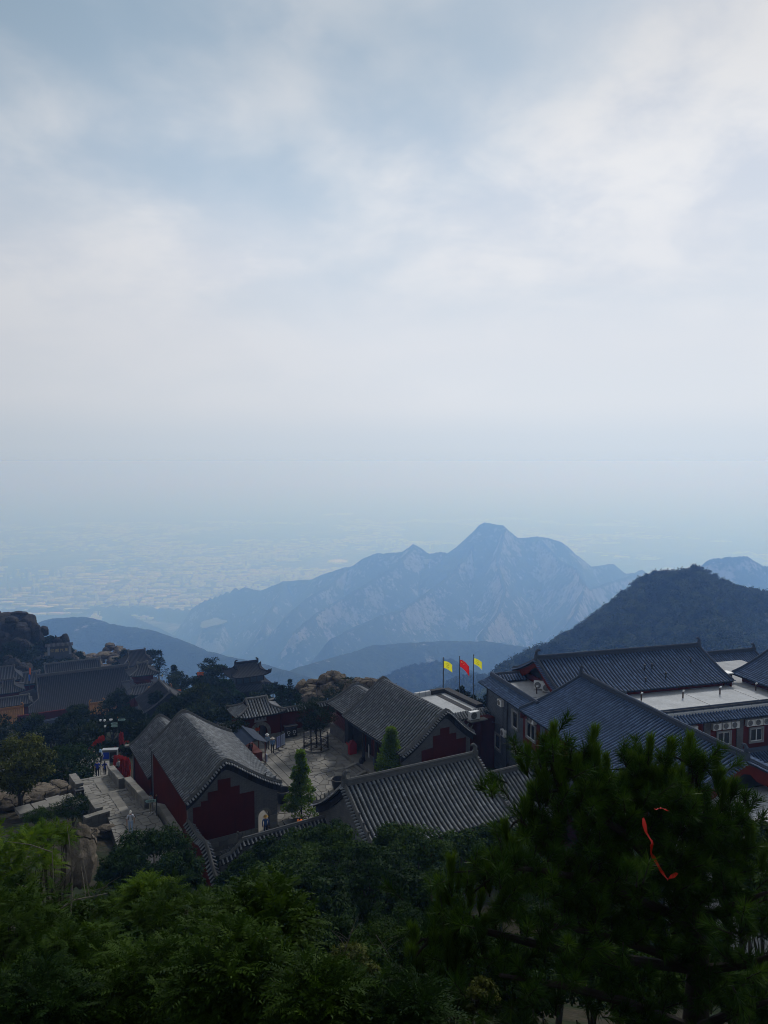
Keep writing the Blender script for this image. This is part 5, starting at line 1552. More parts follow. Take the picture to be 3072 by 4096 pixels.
landing([(8.6, 70.4), (11.35, 70.4), (11.05, 75.3), (8.35, 75.3)], zplane(70.4, -1.6, 75.3, -2.0), 63)
nosing(8.3, 11.05, 75.7, -2.0, seed=3)
for i in range(8): nosing(8.4, 11.2, 76.05 + i * .34, -2.0 - .165 * (i + 1), .36, 90 + i)
landing([(8.4, 78.8), (11.6, 78.8), (13.6, 92.0), (10.0, 92.0)], zplane(78.8, -3.42, 92, -5.3), 64, .7)
# slab strip down the middle of each landing
for u0, u1, z0, z1, v0, v1 in ((63.2, 68.8, -.66, -1.0, 10.55, 10.3), (70.4, 75.2, -1.6, -2.0, 10.05, 9.85)):
    u = u0; rg = random.Random(int(u0))
    while u < u1 - .2:
        l = rg.uniform(.7, 1.1); t = (u - u0) / (u1 - u0)
        z = z0 + (z1 - z0) * t; v = v0 + (v1 - v0) * t
        o = MB().span(v - .36, v + .36, u + .01, min(u1, u + l) - .01, z - .02, z + .045 - .02 * 0).build('slab_strip', M_PAVE, stairs); o.rotation_euler = (R(-3.4) * 0, 0, A28); u += l
def parapet(pts, w, h, label, seed, cap=.16):
    """low rubble wall with cap stones; pts (v, u, ztop)"""
    o = empty('stone_parapet', GA.w(pts[0][0], pts[0][1], pts[0][2] - h), 0, label, 'parapet')
    org = Vector(o.location); rg = random.Random(seed)
    W = [GA.w(*p) - org for p in pts]
    for a, b in zip(W[:-1], W[1:]):
        L = (b - a).length; t = (b - a) / L; ang = math.atan2(t.y, t.x); s = 0.0
        pit = math.asin(max(-1, min(1, t.z)))
        M = Matrix.Rotation(ang, 3, 'Z') @ Matrix.Rotation(-pit, 3, 'Y')
        while s < L - .05:
            l = min(rg.uniform(.55, .95), L - s)
            c = a + t * (s + l / 2)
            MB().box(c - Vector((0, 0, cap / 2)), (l - .02, w + .06 + rg.uniform(-.03, .03), cap + rg.uniform(-.02, .02)), M=M).build('cap_stone', M_PAVE, o)
            s += l
        rows = max(1, int((h - cap) / .3))
        for r_ in range(rows + 2):
            s = -rg.random() * .2
            while s < L - .05:
                l = rg.uniform(.35, .75); s0, s1 = max(0, s), min(L, s + l)
                if s1 - s0 > .08:
                    c = a + t * ((s0 + s1) / 2) - Vector((0, 0, cap + .15 + .3 * r_))
                    MB().box(c, (s1 - s0 - .016, w + rg.uniform(-.04, .04), .285), M=M).build('rubble_stone', M_STONE, o)
                s += l
    return o
parapet([(11.25, 75.6, -1.15), (11.45, 70.75, -.62)], .5, .95, 'stone parapet beside the lower landing, topped with pale cap stones', 1)
parapet([(11.75, 69.6, -.12), (12.22, 63.25, .30)], .5, .95, 'stone parapet between the upper landing and the red hall', 2)
parapet([(12.45, 62.6, .15), (12.85, 60.8, .62), (12.98, 55.5, .72)], .42, .85, 'stone parapet at the stair head beside the hall foot', 3)
parapet([(7.75, 75.0, -1.0), (7.95, 71.2, -.55)], .55, 1.0, 'stone parapet on the open side of the lower landing', 4)
parapet([(8.1, 70.0, -.35), (8.55, 63.9, .10)], .55, 1.0, 'stone parapet on the open side of the upper landing', 5)
parapet([(9.05, 62.6, .35), (7.2, 62.0, .42)], .5, .9, 'short stone parapet across the stair corner', 6)
parapet([(8.3, 78.6, -2.7), (8.0, 76.4, -1.6)], .5, .9, 'sloping stone balustrade at the top of the lower flight', 7)
# side path to the left
for i, (v, u, z) in enumerate(((7.0, 66.6, -.30), (6.2, 66.3, -.1), (5.4, 66.1, .05), (4.4, 65.8, .2), (3.2, 65.3, .35), (6.6, 68.4, -.7), (5.6, 68.0, -.5))):
    o = MB().box((0, 0, 0), (1.1, 1.5, .3)).build('path_slab', M_PAVE, stairs, loc=GA.w(v, u, z + .12), rot=(0, 0, A28 + .2))
# ================================================================== TEMPLE COMPLEX FURTHER DOWN
def small_hall(name, px, py, d, hx, hy, rise, inset, wall_h, label, rz=A28, tile=M_TILE_D, pan=M_PAN_O, ridge=M_RIDGE, tm=.5, wall=M_RED, lift=.35, cat='temple hall', crest=.4, figures=False, sp=.36, group=None, cols=0):
    """hip-gabled hall placed by the middle of its crest"""
    p = PD(px, py, d)
    o = empty(name, (p.x, p.y, p.z - rise - wall_h), rz, label, cat, group)
    hip_roof(o, hx, hy, wall_h, wall_h + rise, inset, tm, lift, tile, pan, ridge, sp, .085, crest, figures=figures)
    MB().span(-hx * .78, hx * .78, -hy * .66, hy * .66, -6, wall_h + rise * .18).build('wall', wall, o)
    MB().span(-hx * .80, hx * .80, -hy * .70, -hy * .68, wall_h - .75, wall_h - .05).build('eave_beam', M_BEAM, o)
    for i in range(cols):
        x = -hx * .78 + 2 * hx * .78 * i / (cols - 1)
        c = MB(); c.tube([(x, -hy * .8, -1), (x, -hy * .8, wall_h)], .2, 8); c.build('column', M_WOODD, o, True)
    return o
# great hall with the long dark roof
gh = small_hall('great_hall', 83.5, 671.5, 196, 15.8, 8.6, 6.6, 4.6, 4.4, 'great temple hall with long dark iron tile roof', sp=.42, tm=.42, lift=.5, crest=.7, cols=6)
# hall behind with pale ribbed roof
bh = small_hall('rear_hall', 72.5, 661.5, 222, 9.2, 4.8, 3.9, 1.6, 3.0, 'pale ribbed roof of the hall behind the great hall', tile=M_TILE_F, sp=.55, tm=.35, crest=.3, lift=.2)
small_hall('side_pavilion', 28, 672.5, 214, 4.2, 3.4, 2.4, 1.2, 2.6, 'small tiled roof half hidden left of the pale ribbed roof', tile=M_TILE_F, crest=.25, lift=.25)
# towers at both ends
def drum_tower(px, py, d, label, s=1.0):
    p = PD(px, py, d); base = p.z - 9.4 * s
    o = empty('bell_tower', (p.x, p.y, base), A28, label, 'tower')
    hip_roof(o, 3.6 * s, 3.2 * s, 6.6 * s, 9.0 * s, 2.3 * s, .6, .3, M_TILE_F, M_PAN_O, M_RIDGE, .4, .08, .25, figures=False, name='upper_roof')
    MB().span(-2.3 * s, 2.3 * s, -2 * s, 2 * s, 5.0 * s, 6.9 * s).build('upper_wall', M_RED, o)
    hip_roof(o, 4.5 * s, 4.0 * s, 3.4 * s, 5.2 * s, 4.4 * s, .98, .3, M_TILE_F, M_PAN_O, M_RIDGE, .4, .08, 0, figures=False, name='lower_roof', top_open=.55)
    MB().span(-2.9 * s, 2.9 * s, -2.5 * s, 2.5 * s, -5 * s, 4.0 * s).build('lower_wall', M_RED, o)
    for x in (-2.7, 2.7):
        c = MB(); c.tube([(x * s, -2.7 * s, 0), (x * s, -2.7 * s, 3.5 * s)], .16, 8); c.build('column', M_WOODD, o)
    return o
drum_tower(142, 661.5, 192, 'stacked bell tower roofs at the far end of the great hall')
drum_tower(8, 678.5, 186, 'stacked drum tower roofs at the frame edge beside the great hall')
small_hall('gable_hall', 136.5, 650.5, 222, 4.6, 4.0, 3.4, 2.2, 3.4, 'steep dark pyramid-like roof above the bell tower', tile=M_TILE_D, crest=.25, tm=.7, lift=.2)
small_hall('gable_hall', 4.5, 667.0, 206, 4.4, 3.6, 3.0, 2.0, 3.0, 'pale grey roof rising behind the drum tower', tile=M_TILE_F, crest=.25, tm=.7, lift=.2)
small_hall('side_gallery', 148, 684.5, 180, 4.6, 2.2, 1.5, .8, 2.2, 'low ribbed gallery roof below the bell tower', tile=M_TILE_F, crest=.2, lift=.15)
small_hall('side_gallery', 9, 697.5, 176, 5.0, 2.2, 1.5, .8, 2.2, 'low ribbed gallery roof below the drum tower', tile=M_TILE_F, crest=.2, lift=.15)
# curved dark roof in front, right of the great hall
dr = empty('side_hall', PD(169, 691, 140) - Vector((0, 0, 6.2)), A28, 'dark hall with sweeping gable in front of the golden roof', 'temple hall')
_rf, _pf = gable_roof(dr, -1.0, 8.5, 4.6, 4.4, 3.0, 2.8, 6.1, tile=M_TILE_D, roll=.1, sp=.36, crest=.3, figures=False, vt=False, step=.8)
gable_wall(dr, _pf, -.6, .3, -4, -4.2, 4.0, M_BOARD); MB().span(-4.2, 4.0, -.2, 8, -4, 2.7).build('wall', M_BRICK, dr)
# blue grey screen walls with pale tiled skirts
M_SKIRT = mat_tiles('pale_blue_wall_tile', (0.16, 0.20, 0.23), .25)
def screen_wall(pts, d, label, hgt):
    P_ = [PD(x, y, dd) for (x, y), dd in zip(pts, d)]
    org = P_[0].copy()
    o = empty('screen_wall', org - Vector((0, 0, hgt)), 0, label, 'wall')
    a, b = P_[0] - org + Vector((0, 0, hgt)), P_[1] - org + Vector((0, 0, hgt))
    t = (b - a); L = t.length; t.normalize(); n = Vector((t.y, -t.x, 0)).normalized()
    m = MB(); m.ribbon([[a + n * .5 - Vector((0, 0, 6)), b + n * .5 - Vector((0, 0, 6))], [a + n * .5, b + n * .5], [a - n * .5, b - n * .5], [a - n * .5 - Vector((0, 0, 6)), b - n * .5 - Vector((0, 0, 6))]]); m.build('wall_body', M_BRICK_B, o)
    c = MB(); c.ribbon([[a + n * .62, b + n * .62], [a + n * .62 + Vector((0, 0, .7)), b + n * .62 + Vector((0, 0, .7))], [a - n * .62 + Vector((0, 0, .7)), b - n * .62 + Vector((0, 0, .7))], [a - n * .62, b - n * .62]]); c.tube([a + Vector((0, 0, .75)), b + Vector((0, 0, .75))], .16, 6); c.build('ridge', M_RIDGE_N, o)
    k = int(L / .55); tm = row_mesh('tile_row', [n * 1.6 + Vector((0, 0, -2.2)), n * .62 + Vector((0, 0, -.05))], M_SKIRT, .16, .8)
    s = MB(); s.ribbon([[a + n * 1.5 - Vector((0, 0, 2.25)), b + n * 1.5 - Vector((0, 0, 2.25))], [a + n * .6 - Vector((0, 0, .05)), b + n * .6 - Vector((0, 0, .05))]]); sk = s.build('tile_skirt', M_PAN_N, o)
    for i in range(k): link('tile_row', tm, sk, a + t * (L * (i + .5) / k))
    return o
screen_wall([(130, 712.5), (172, 703)], (150, 146), 'blue grey screen wall with pale tiled skirt, nearer the sweeping gable', 4)
screen_wall([(24, 728.5), (64, 720)], (162, 160), 'blue grey screen wall with pale tiled skirt below the great hall', 4)
# red wall with round arch head between
put(MB().span(-5, 5, -.3, .3, 0, 3.4).build('red_wall', M_RED, loc=PD(42, 727, 172), rot=(0, 0, A28)), 'dark red wall under the great hall eave', 'wall')
# golden glazed roofs
def gold_roof(px, py, d, L, xl, rise, label, rz=A28 - math.pi / 2, tiles=True):
    p = PD(px, py, d)
    o = empty('golden_pavilion', p - Vector((0, 0, rise + 2.6)), rz, label, 'pavilion')
    gable_roof(o, -L / 2, L / 2, xl, xl, 2.6, 2.6, 2.6 + rise, tile=M_GOLD, pan=M_GOLDS, ridge=M_GOLDS, roll=.08, sp=.42, r=.12, crest=.5, figures=False, vt=False, step=.8)
    MB().span(-xl * .7, xl * .7, -L * .42, L * .42, -3, 2.7).build('wall', M_RED, o)
    return o
gold_roof(160, 690.5, 168, 5.2, 2.6, 2.6, 'golden tiled pavilion roof right of the great hall')
gold_roof(10, 709.5, 172, 5.6, 2.6, 2.6, 'golden tiled pavilion roof at the frame edge')
gold_roof(97, 704.5, 165, 3.2, 1.9, 1.6, 'small golden roof half hidden by trees below the great hall')
gold_roof(110, 709.5, 158, 2.4, 1.6, 1.2, 'golden roof corner peeping out of the trees')
# inscription wall on the rocks
iw = empty('inscription_wall', PD(59.5, 653.8, 232), .35, 'weathered wall with four gilded characters under a tiled eave', 'wall')
MB().span(-3.4, 3.4, -.3, .3, -1.5, 2.6).build('wall_body', mat_stone('weathered_dark_plaster', (.07, .075, .08), 2.0, .5), iw)
for s in (-1, 1): MB().span(s * 2.65, s * 3.35, -.36, -.3, -.2, 2.5).build('end_panel', mat_stone('pale_blue_plaster', (.20, .22, .24), 2.0, .3) if s < 0 else bpy.data.materials['pale_blue_plaster'], iw)
c = MB(); c.prism([(-3.9, -.9, 2.5), (-3.9, 0, 3.3), (-3.9, .9, 2.5)], (1, 0, 0), 7.8); cp = c.build('tile_cap', M_PAN_O, iw)
tm = row_mesh('tile_row', [Vector((0, -.95, 2.5)), Vector((0, 0, 3.32))], M_TILE_F, .1, .5)
for i in range(22): link('tile_row', tm, cp, (-3.75 + i * .357, 0, 0))
M_GILT = plain('worn_gilt', (.30, .22, .08), .6, .3, 6.0)
for n, x in (('yang', -2.0), ('zhan', -.65), ('dai', .7), ('wan', 2.0)): glyph(iw, CH[n], x, 1.15, 1.15, -.305, M_GILT, .1, .03)

# ---- pavilion tower on its spur
pg = empty('pavilion_tower', PD(246.5, 661.5, 160) - Vector((0, 0, 12.5)), A28, 'three-tiered dark pavilion tower standing above the valley', 'pavilion tower')
hip_roof(pg, 4.3, 3.3, 10.1, 12.2, 1.9, .5, .55, M_TILE_D, M_PAN_O, M_BOARD, .3, .06, .4, name='upper_roof')
MB().span(-3.1, 3.1, -2.1, 2.1, 8.6, 10.4).build('upper_wall', M_BEAM, pg)
for i in range(5):
    x = -3.0 + 1.5 * i
    MB().span(x - .1, x + .1, -2.2, -2.1, 8.6, 10.2).build('column', M_WOODD, pg)
hip_roof(pg, 5.3, 4.3, 7.4, 9.2, 5.2, .98, .55, M_TILE_D, M_PAN_O, M_BOARD, .3, .06, 0, name='middle_roof', top_open=.45)
MB().span(-3.3, 3.3, -2.4, 2.4, 5.0, 8.2).build('middle_wall', M_VOID, pg)
for i in range(5):
    x = -3.8 + 1.9 * i
    MB().span(x - .13, x + .13, -3.4, -3.15, 4.6, 7.5).build('column', M_WOODD, pg)
MB().span(-4.2, 4.2, -3.6, -3.5, 4.5, 5.3).build('railing', M_BEAM, pg)
MB().span(-4.2, 4.2, -3.5, 3.5, 4.2, 4.5).build('floor', M_WOODD, pg)
hip_roof(pg, 5.5, 4.9, 2.6, 4.2, 5.4, .98, .4, M_TILE_D, M_PAN_O, M_BOARD, .3, .06, 0, name='lower_roof', top_open=.45, figures=False)
MB().span(-4.0, 4.0, -3.2, 3.2, -4, 3.4).build('lower_wall', M_RED, pg)
# ================================================================== ROCKS AND PLANTS
def mat_rock(name, c):
    t = NT(name)
    co = t.node('ShaderNodeNewGeometry').outputs['Position']
    n = t.noise(.55, 6, .65, co); n2 = t.noise(3.5, 6, .7, co)
    w = t.node('ShaderNodeVectorMath', operation='ADD'); t.l.new(co, w.inputs[0])
    dn = t.node('ShaderNodeTexNoise'); t.set(dn.inputs['Scale'], .9); t.l.new(co, dn.inputs['Vector']); t.l.new(dn.outputs['Color'], w.inputs[1])
    v = t.node('ShaderNodeTexVoronoi', feature='DISTANCE_TO_EDGE'); t.set(v.inputs['Scale'], .75); t.l.new(t.mapping(w.outputs[0], (1, 1, .8)), v.inputs['Vector'])
    crack = t.ramp(v.outputs['Distance'], [(0.0, 0.0), (.05, 1.0)])
    col = t.ramp(t.math('ADD', t.math('MULTIPLY', n, .5), t.math('MULTIPLY', n2, .5)), [(.30, sc3(c, .45)), (.5, c), (.70, sc3(c, 1.5))])
    t.bump(t.math('ADD', n2, t.math('MULTIPLY', crack, .8)), 1.0, .25)
    return t.fin(t.mix(crack, sc3(c, .3), col), .92, .12)
M_ROCK = mat_rock('weathered_granite', (0.15, 0.125, 0.095))
M_ROCKD = mat_rock('dark_granite', (0.034, 0.031, 0.027))  # granite in a much darker tone
def rock_mesh(seed, n=34, k=22, rough=.20, blocky=.5):
    """a boulder: rounded block broken by planes, with cracks"""
    rg = np.random.RandomState(seed)
    th = np.linspace(0, math.pi, k + 1); ph = np.linspace(0, 2 * math.pi, n, endpoint=False)
    T, Ph = np.meshgrid(th, ph, indexing='ij')
    d = np.stack([np.sin(T) * np.cos(Ph), np.sin(T) * np.sin(Ph), -np.cos(T)], -1).reshape(-1, 3)
    r = np.full(len(d), 1.25)
    for _ in range(30):
        nn = rg.normal(size=3); nn /= np.linalg.norm(nn)
        c = d @ nn
        r = np.minimum(r, np.where(c > .05, rg.uniform(.62, .95) / np.maximum(c, .05), 9))
    p = d * r[:, None]
    f = fbm(p[:, 0] * 2.2 + seed, p[:, 1] * 2.2, p[:, 2] * 2.2, o=4, seed=seed, ridged=True)
    f2 = fbm(p[:, 0] * 7 + seed, p[:, 1] * 7, p[:, 2] * 7, o=3, seed=seed + 3, ridged=True)
    lay_ = 1 - .07 * (np.abs(((p[:, 2] + .25 * f) * 3.1) % 1 - .5) < .09)
    p *= ((1 - rough * (1 - f)) * (1 - .12 * (1 - f2)) * lay_)[:, None]
    F = [(i * n + j, i * n + (j + 1) % n, (i + 1) * n + (j + 1) % n, (i + 1) * n + j) for i in range(k) for j in range(n)]
    return p, np.array(F)
def boulder(name, loc, size, seed, label, mat=M_ROCK, rz=0.0, group=None, cat='boulder'):
    p, F = rock_mesh(seed)
    o = np_mesh(name, p * np.array(size), F, mat, smooth=False)
    o.location = loc; o.rotation_euler = (0, 0, rz)
    return put(o, label, cat, group)

def mat_leaf(name, stops, transl=.22, rough=.6):
    t = NT(name)
    h = t.attr('hue')
    n = t.noise(.9, 3, .6, t.node('ShaderNodeNewGeometry').outputs['Position'])
    f = t.math('ADD', t.math('MULTIPLY', h, .75), t.math('MULTIPLY', n, .25))
    col = t.ramp(f, stops)
    t.fin(col, rough, .04)
    tr = t.node('ShaderNodeBsdfTranslucent'); t.l.new(t.mix(1.0, col, (1.0, 1.0, .45), 'MULTIPLY'), tr.inputs[0])
    mx = t.node('ShaderNodeMixShader'); mx.inputs[0].default_value = transl
    t.l.new(t.bsdf.outputs[0], mx.inputs[1]); t.l.new(tr.outputs[0], mx.inputs[2]); t.l.new(mx.outputs[0], t.out.inputs[0])
    return t.mat
M_LF = {
    'mid': mat_leaf('green_shrub_leaf', [(.2, (.010, .024, .0025)), (.5, (.023, .050, .0045)), (.8, (.040, .074, .007))]),
    'deep': mat_leaf('deep_green_leaf', [(.2, (.005, .015, .003)), (.5, (.012, .031, .005)), (.8, (.026, .054, .008))]),
    'bright': mat_leaf('bright_green_leaf', [(.2, (.032, .070, .007)), (.5, (.066, .125, .012)), (.8, (.12, .18, .02))], .4),
    'sunny': mat_leaf('sunny_green_leaf', [(.2, (.055, .11, .010)), (.5, (.10, .175, .015)), (.8, (.17, .25, .03))], .4),
    'olive': mat_leaf('yellow_green_leaf', [(.2, (.030, .040, .010)), (.5, (.058, .072, .016)), (.8, (.10, .11, .024))]),
    'pine': mat_leaf('dark_pine_needle', [(.2, (.006, .013, .006)), (.5, (.013, .026, .010)), (.8, (.026, .042, .016))], .15),
    'needle': mat_leaf('long_pine_needle', [(.2, (.008, .021, .003)), (.5, (.022, .054, .006)), (.85, (.070, .125, .014))], .2, .45),
    'grass': mat_leaf('dry_grass', [(.2, (.030, .036, .014)), (.5, (.065, .066, .030)), (.8, (.14, .125, .07))], .3),
    'wood': mat_leaf('distant_wood_leaf', [(.15, (.006, .013, .005)), (.5, (.020, .034, .010)), (.85, (.062, .074, .020))], .2),
}
M_BARK = mat_stone('grey_brown_bark', (.045, .036, .028), 6.0, .5, .8)
M_BARKP = mat_stone('dark_pine_bark', (.022, .017, .014), 6.0, .5, .9)
M_TWIG = mat_stone('pale_dead_twig', (.13, .115, .09), 6.0, .3, .4)

def unit(a):
    return a / np.maximum(np.linalg.norm(a, axis=-1, keepdims=True), 1e-9)
def quads(P, D, N, L, W, fold=.25, mid=.45):
    """leaf blades: base P, direction D, normal N, length L, width W -> diamond of four points, folded along the rib"""
    S = unit(np.cross(D, N))
    base = P; tip = P + D * L[:, None]
    m = P + D * (L * mid)[:, None]
    up = N * (W * fold)[:, None]
    l = m + S * (W / 2)[:, None] + up; r = m - S * (W / 2)[:, None] + up
    V = np.stack([base, r, tip, l], 1).reshape(-1, 3)
    F = np.arange(len(P) * 4).reshape(-1, 4)
    return V, F
def clump_points(rg, cen, rad, n, sq=.8, shell=.45):
    d = unit(rg.normal(size=(n, 3)))
    r = (shell + (1 - shell) * rg.rand(n) ** .6)
    p = cen + d * rad * r[:, None] * np.array([1, 1, sq])
    return p, d
def leaf_crown(rg, clumps, per, size, aspect=.5, up=.6, droop=.2):
    Vs, hs = [], []
    for c, r_ in clumps:
        n = max(6, int(per * r_ * r_))
        p, d = clump_points(rg, np.array(c), r_, n, .6, .15)
        p = p + rg.normal(size=(n, 3)) * r_ * .12
        N = unit(d * .7 + np.array([0, 0, up]) + rg.normal(size=(n, 3)) * .45)
        D = unit(np.cross(N, rg.normal(size=(n, 3))) + d * .35 - np.array([0, 0, droop]))
        L = size * rg.uniform(.7, 1.3, n)
        V, _ = quads(p, D, N, L, L * aspect)
        Vs.append(V); ch = rg.uniform(.25, .75)
        hs.append(np.repeat(np.clip(ch + rg.normal(size=n) * .16, 0, 1), 4))
    V = np.concatenate(Vs); return V, np.arange(len(V)).reshape(-1, 4), np.concatenate(hs)
def crown_clumps(rg, c, rx, ry, rz, n, rmin, rmax, fill=.35, low=-.65):
    """overlapping clumps that make an uneven crown"""
    out = []
    for i in range(n):
        d = rg.normal(size=3); d /= np.linalg.norm(d)
        if d[2] < low: d[2] = -d[2]
        k = fill + (1 - fill) * rg.rand() ** .5
        out.append((np.array(c) + d * np.array([rx, ry, rz]) * k * .82, rg.uniform(rmin, rmax)))
    return out
def wood(root, base, clumps, r0, mat, rg, name='trunk', lean=(0, 0), nb=9):
    m = MB(); base = Vector(base)
    cz = sum(c[2] for c, _ in clumps) / len(clumps)
    top = Vector((sum(c[0] for c, _ in clumps) / len(clumps), sum(c[1] for c, _ in clumps) / len(clumps), cz))
    pts = [base.lerp(top, t) + Vector((math.sin(t * 5) * r0, math.cos(t * 4) * r0, 0)) for t in (0, .3, .55, .8, 1)]
    m.tube(pts, [r0 * 1.25, r0, r0 * .8, r0 * .6, r0 * .35], 7)
    idx = rg.permutation(len(clumps))[:nb]
    for i in idx:
        c = Vector(clumps[i][0]); s = pts[1].lerp(pts[3], rg.rand())
        mid = s.lerp(c, .5) + Vector((0, 0, .12 * (c - s).length))
        m.tube([s, mid, c], [r0 * .45, r0 * .3, r0 * .1], 5)
    return m.build(name, mat, root)
PLANT_SEED = [100]
def tree(name, px, py, d, rp, label, kind='mid', leaf=.11, per=420, aspect=.5, squash=.8, nclump=70, cat='tree', group=None, trunk=True, up=.6, droop=.25, ground=None, yscale=1.0, clr=(.13, .25), low=-1.0):
    """broadleaf tree or bush: middle of crown in that direction, rp its half width as seen"""
    PLANT_SEED[0] += 1
    rg = np.random.RandomState(PLANT_SEED[0])
    c = PD(px, py, d); r_ = rp * d / F_PX
    gzv = gz(c.x, c.y) if ground is None else ground
    o = empty(name, (c.x, c.y, gzv), 0, label, cat, group)
    cc = (0, 0, c.z - gzv)
    nclump = int(nclump * 2.6)
    cl = crown_clumps(rg, cc, r_, r_ * yscale, r_ * squash, nclump, r_ * clr[0], r_ * clr[1], .45, low)
    V, F, h = leaf_crown(rg, cl, per * 1.3 / sum(q[1] ** 2 for q in cl), leaf, aspect, up, droop)
    np_mesh('crown', V, F, M_LF[kind], attr={'hue': h}, parent=o)
    if trunk: wood(o, (0, 0, -.3), cl, max(.04, r_ * .06), M_BARK, rg)
    return o

# ---- conifers of the middle distance: tiers of needle sprays
def conifer(name, px, py, d, rp, hp, label, kind='pine', leaf=.22, n=2600, shape='round', cat='pine tree', group=None, ground=None, loc=None, r_=None, h_=None, base=None, blade=.28):
    PLANT_SEED[0] += 1
    rg = np.random.RandomState(PLANT_SEED[0])
    if loc is None:
        c = PD(px, py, d); r_ = rp * d / F_PX; h_ = hp * d / F_PX
        gzv = gz(c.x, c.y) if ground is None else ground
        gzv = min(gzv, c.z - h_ * .7)
        x, y, zc = c.x, c.y, c.z
    else:
        x, y, gzv = loc; zc = base if base is not None else gzv + h_ * 1.2
    o = empty(name, (x, y, gzv), 0, label, cat, group)
    cz = zc - gzv
    cl = []
    if shape == 'spire':
        for i in range(34 if blade < .45 else 70):
            t = rg.rand() ** (1.2 if blade < .45 else .9); a = rg.uniform(0, 6.28); rr = r_ * (1 - t) * rg.uniform(.45, 1)
            cl.append((np.array([math.cos(a) * rr, math.sin(a) * rr, cz - h_ + 2 * h_ * t]), r_ * (.22 + .22 * (1 - t))))
    else:
        for i in range(30):
            a = rg.uniform(0, 6.28); t = rg.uniform(-1, 1); rr = r_ * math.sqrt(max(0, 1 - t * t * .8)) * rg.uniform(.35, 1)
            cl.append((np.array([math.cos(a) * rr, math.sin(a) * rr, cz + h_ * t]), r_ * rg.uniform(.2, .38)))
    Vs, hs = [], []
    k = max(20, n // len(cl))
    for cc, cr in cl:
        p, dd = clump_points(rg, cc, cr, k, sq=.5, shell=.2)
        D = unit(dd * np.array([1, 1, .4]) + np.array([0, 0, .35]) + rg.normal(size=(k, 3)) * .3)
        N = unit(np.cross(D, rg.normal(size=(k, 3))) + np.array([0, 0, .3]))
        L = leaf * rg.uniform(.7, 1.4, k)
        V, _ = quads(p, D, N, L, L * blade, .1); Vs.append(V)
        hs.append(np.repeat(np.clip(rg.uniform(.2, .7) + rg.normal(size=k) * .15, 0, 1), 4))
    V = np.concatenate(Vs)
    np_mesh('crown', V, np.arange(len(V)).reshape(-1, 4), M_LF[kind], attr={'hue': np.concatenate(hs)}, parent=o)
    wood(o, (0, 0, -.4), cl, max(.06, r_ * .05), M_BARKP, rg)
    return o

# ---- pinnate fronds: a rib with leaflets in pairs
def frond_shrub(name, px, py, d, rp, label, kind='mid', nf=420, flen=.30, pairs=7, lw=.36, squash=.85, cat='shrub', group=None, twig=True, leaflet=.062):
    PLANT_SEED[0] += 1
    rg = np.random.RandomState(PLANT_SEED[0])
    c = PD(px, py, d); r_ = rp * d / F_PX
    gzv = min(gz(c.x, c.y), c.z - r_ * .5)
    o = empty(name, (c.x, c.y, gzv), 0, label, cat, group)
    cz = c.z - gzv
    # twig tips, each with a rosette of fronds
    nt = max(8, nf // 7)
    dt = unit(rg.normal(size=(nt, 3)) + np.array([0, -.25, .25]))
    tips = np.array([0, 0, cz]) + dt * np.array([r_, r_, r_ * squash]) * (.25 + .75 * rg.rand(nt, 1) ** .6)
    P, D, H = [], [], []
    for t, dd in zip(tips, dt):
        k = rg.randint(6, 9); ax = unit(dd * .6 + np.array([0, 0, .8]) + rg.normal(size=3) * .25)
        a0 = rg.uniform(0, 6.28); e1 = unit(np.cross(ax, [.3, .8, .1])); e2 = np.cross(ax, e1); hh = rg.uniform(.2, .8)
        for q in range(k):
            a = a0 + 6.28 * q / k + rg.normal() * .25; op = rg.uniform(.5, 1.25)
            P.append(t + rg.normal(size=3) * .02); D.append(unit(ax * math.cos(op) + (e1 * math.cos(a) + e2 * math.sin(a)) * math.sin(op))); H.append(hh + rg.normal() * .1)
    P, D, H = np.array(P), np.array(D), np.array(H)
    n = len(P); Z = np.array([0, 0, 1.0])
    N = unit(Z - D * (D @ Z)[:, None] + rg.normal(size=(n, 3)) * .15)
    S = np.cross(D, N); Lf = flen * rg.uniform(.75, 1.2, n)
    Vs, hs = [], []
    def rib(t):
        return P + D * (Lf * t)[:, None] - Z * (Lf * .30 * t * t)[:, None]
    for j in range(pairs + 1):
        t = .22 + .78 * j / pairs
        p = rib(t); tang = unit(rib(t + .02) - rib(t - .02))
        ll = leaflet * (1.0 - .35 * abs(t - .5)) * rg.uniform(.85, 1.15, n)
        for sg in ((-1, 1) if j < pairs else (0,)):
            dirl = unit(tang * (.55 if sg else 1) + S * sg * .85 - Z * .12 + rg.normal(size=(n, 3)) * .08)
            V, _ = quads(p, dirl, N, ll, ll * lw, .22); Vs.append(V); hs.append(np.repeat(np.clip(H + rg.normal(size=n) * .07, 0, 1), 4))
    # ribs
    a, b = P, rib(1.0)
    V, _ = quads(a, unit(b - a), N, np.linalg.norm(b - a, axis=1), np.full(n, .006), 0); Vs.append(V); hs.append(np.full(n * 4, .75))
    V = np.concatenate(Vs)
    np_mesh('crown', V, np.arange(len(V)).reshape(-1, 4), M_LF[kind], attr={'hue': np.concatenate(hs)}, parent=o)
    if twig:
        m = MB(); b0 = Vector((0, 0, -.3))
        for t in tips[:: max(1, nt // 12)]:
            t = Vector(t); mid = b0.lerp(t, .55) + Vector((0, 0, .15 * r_))
            m.tube([b0, mid, t], [.022, .012, .004], 5)
        m.build('stem', M_BARKP, o)
    return o

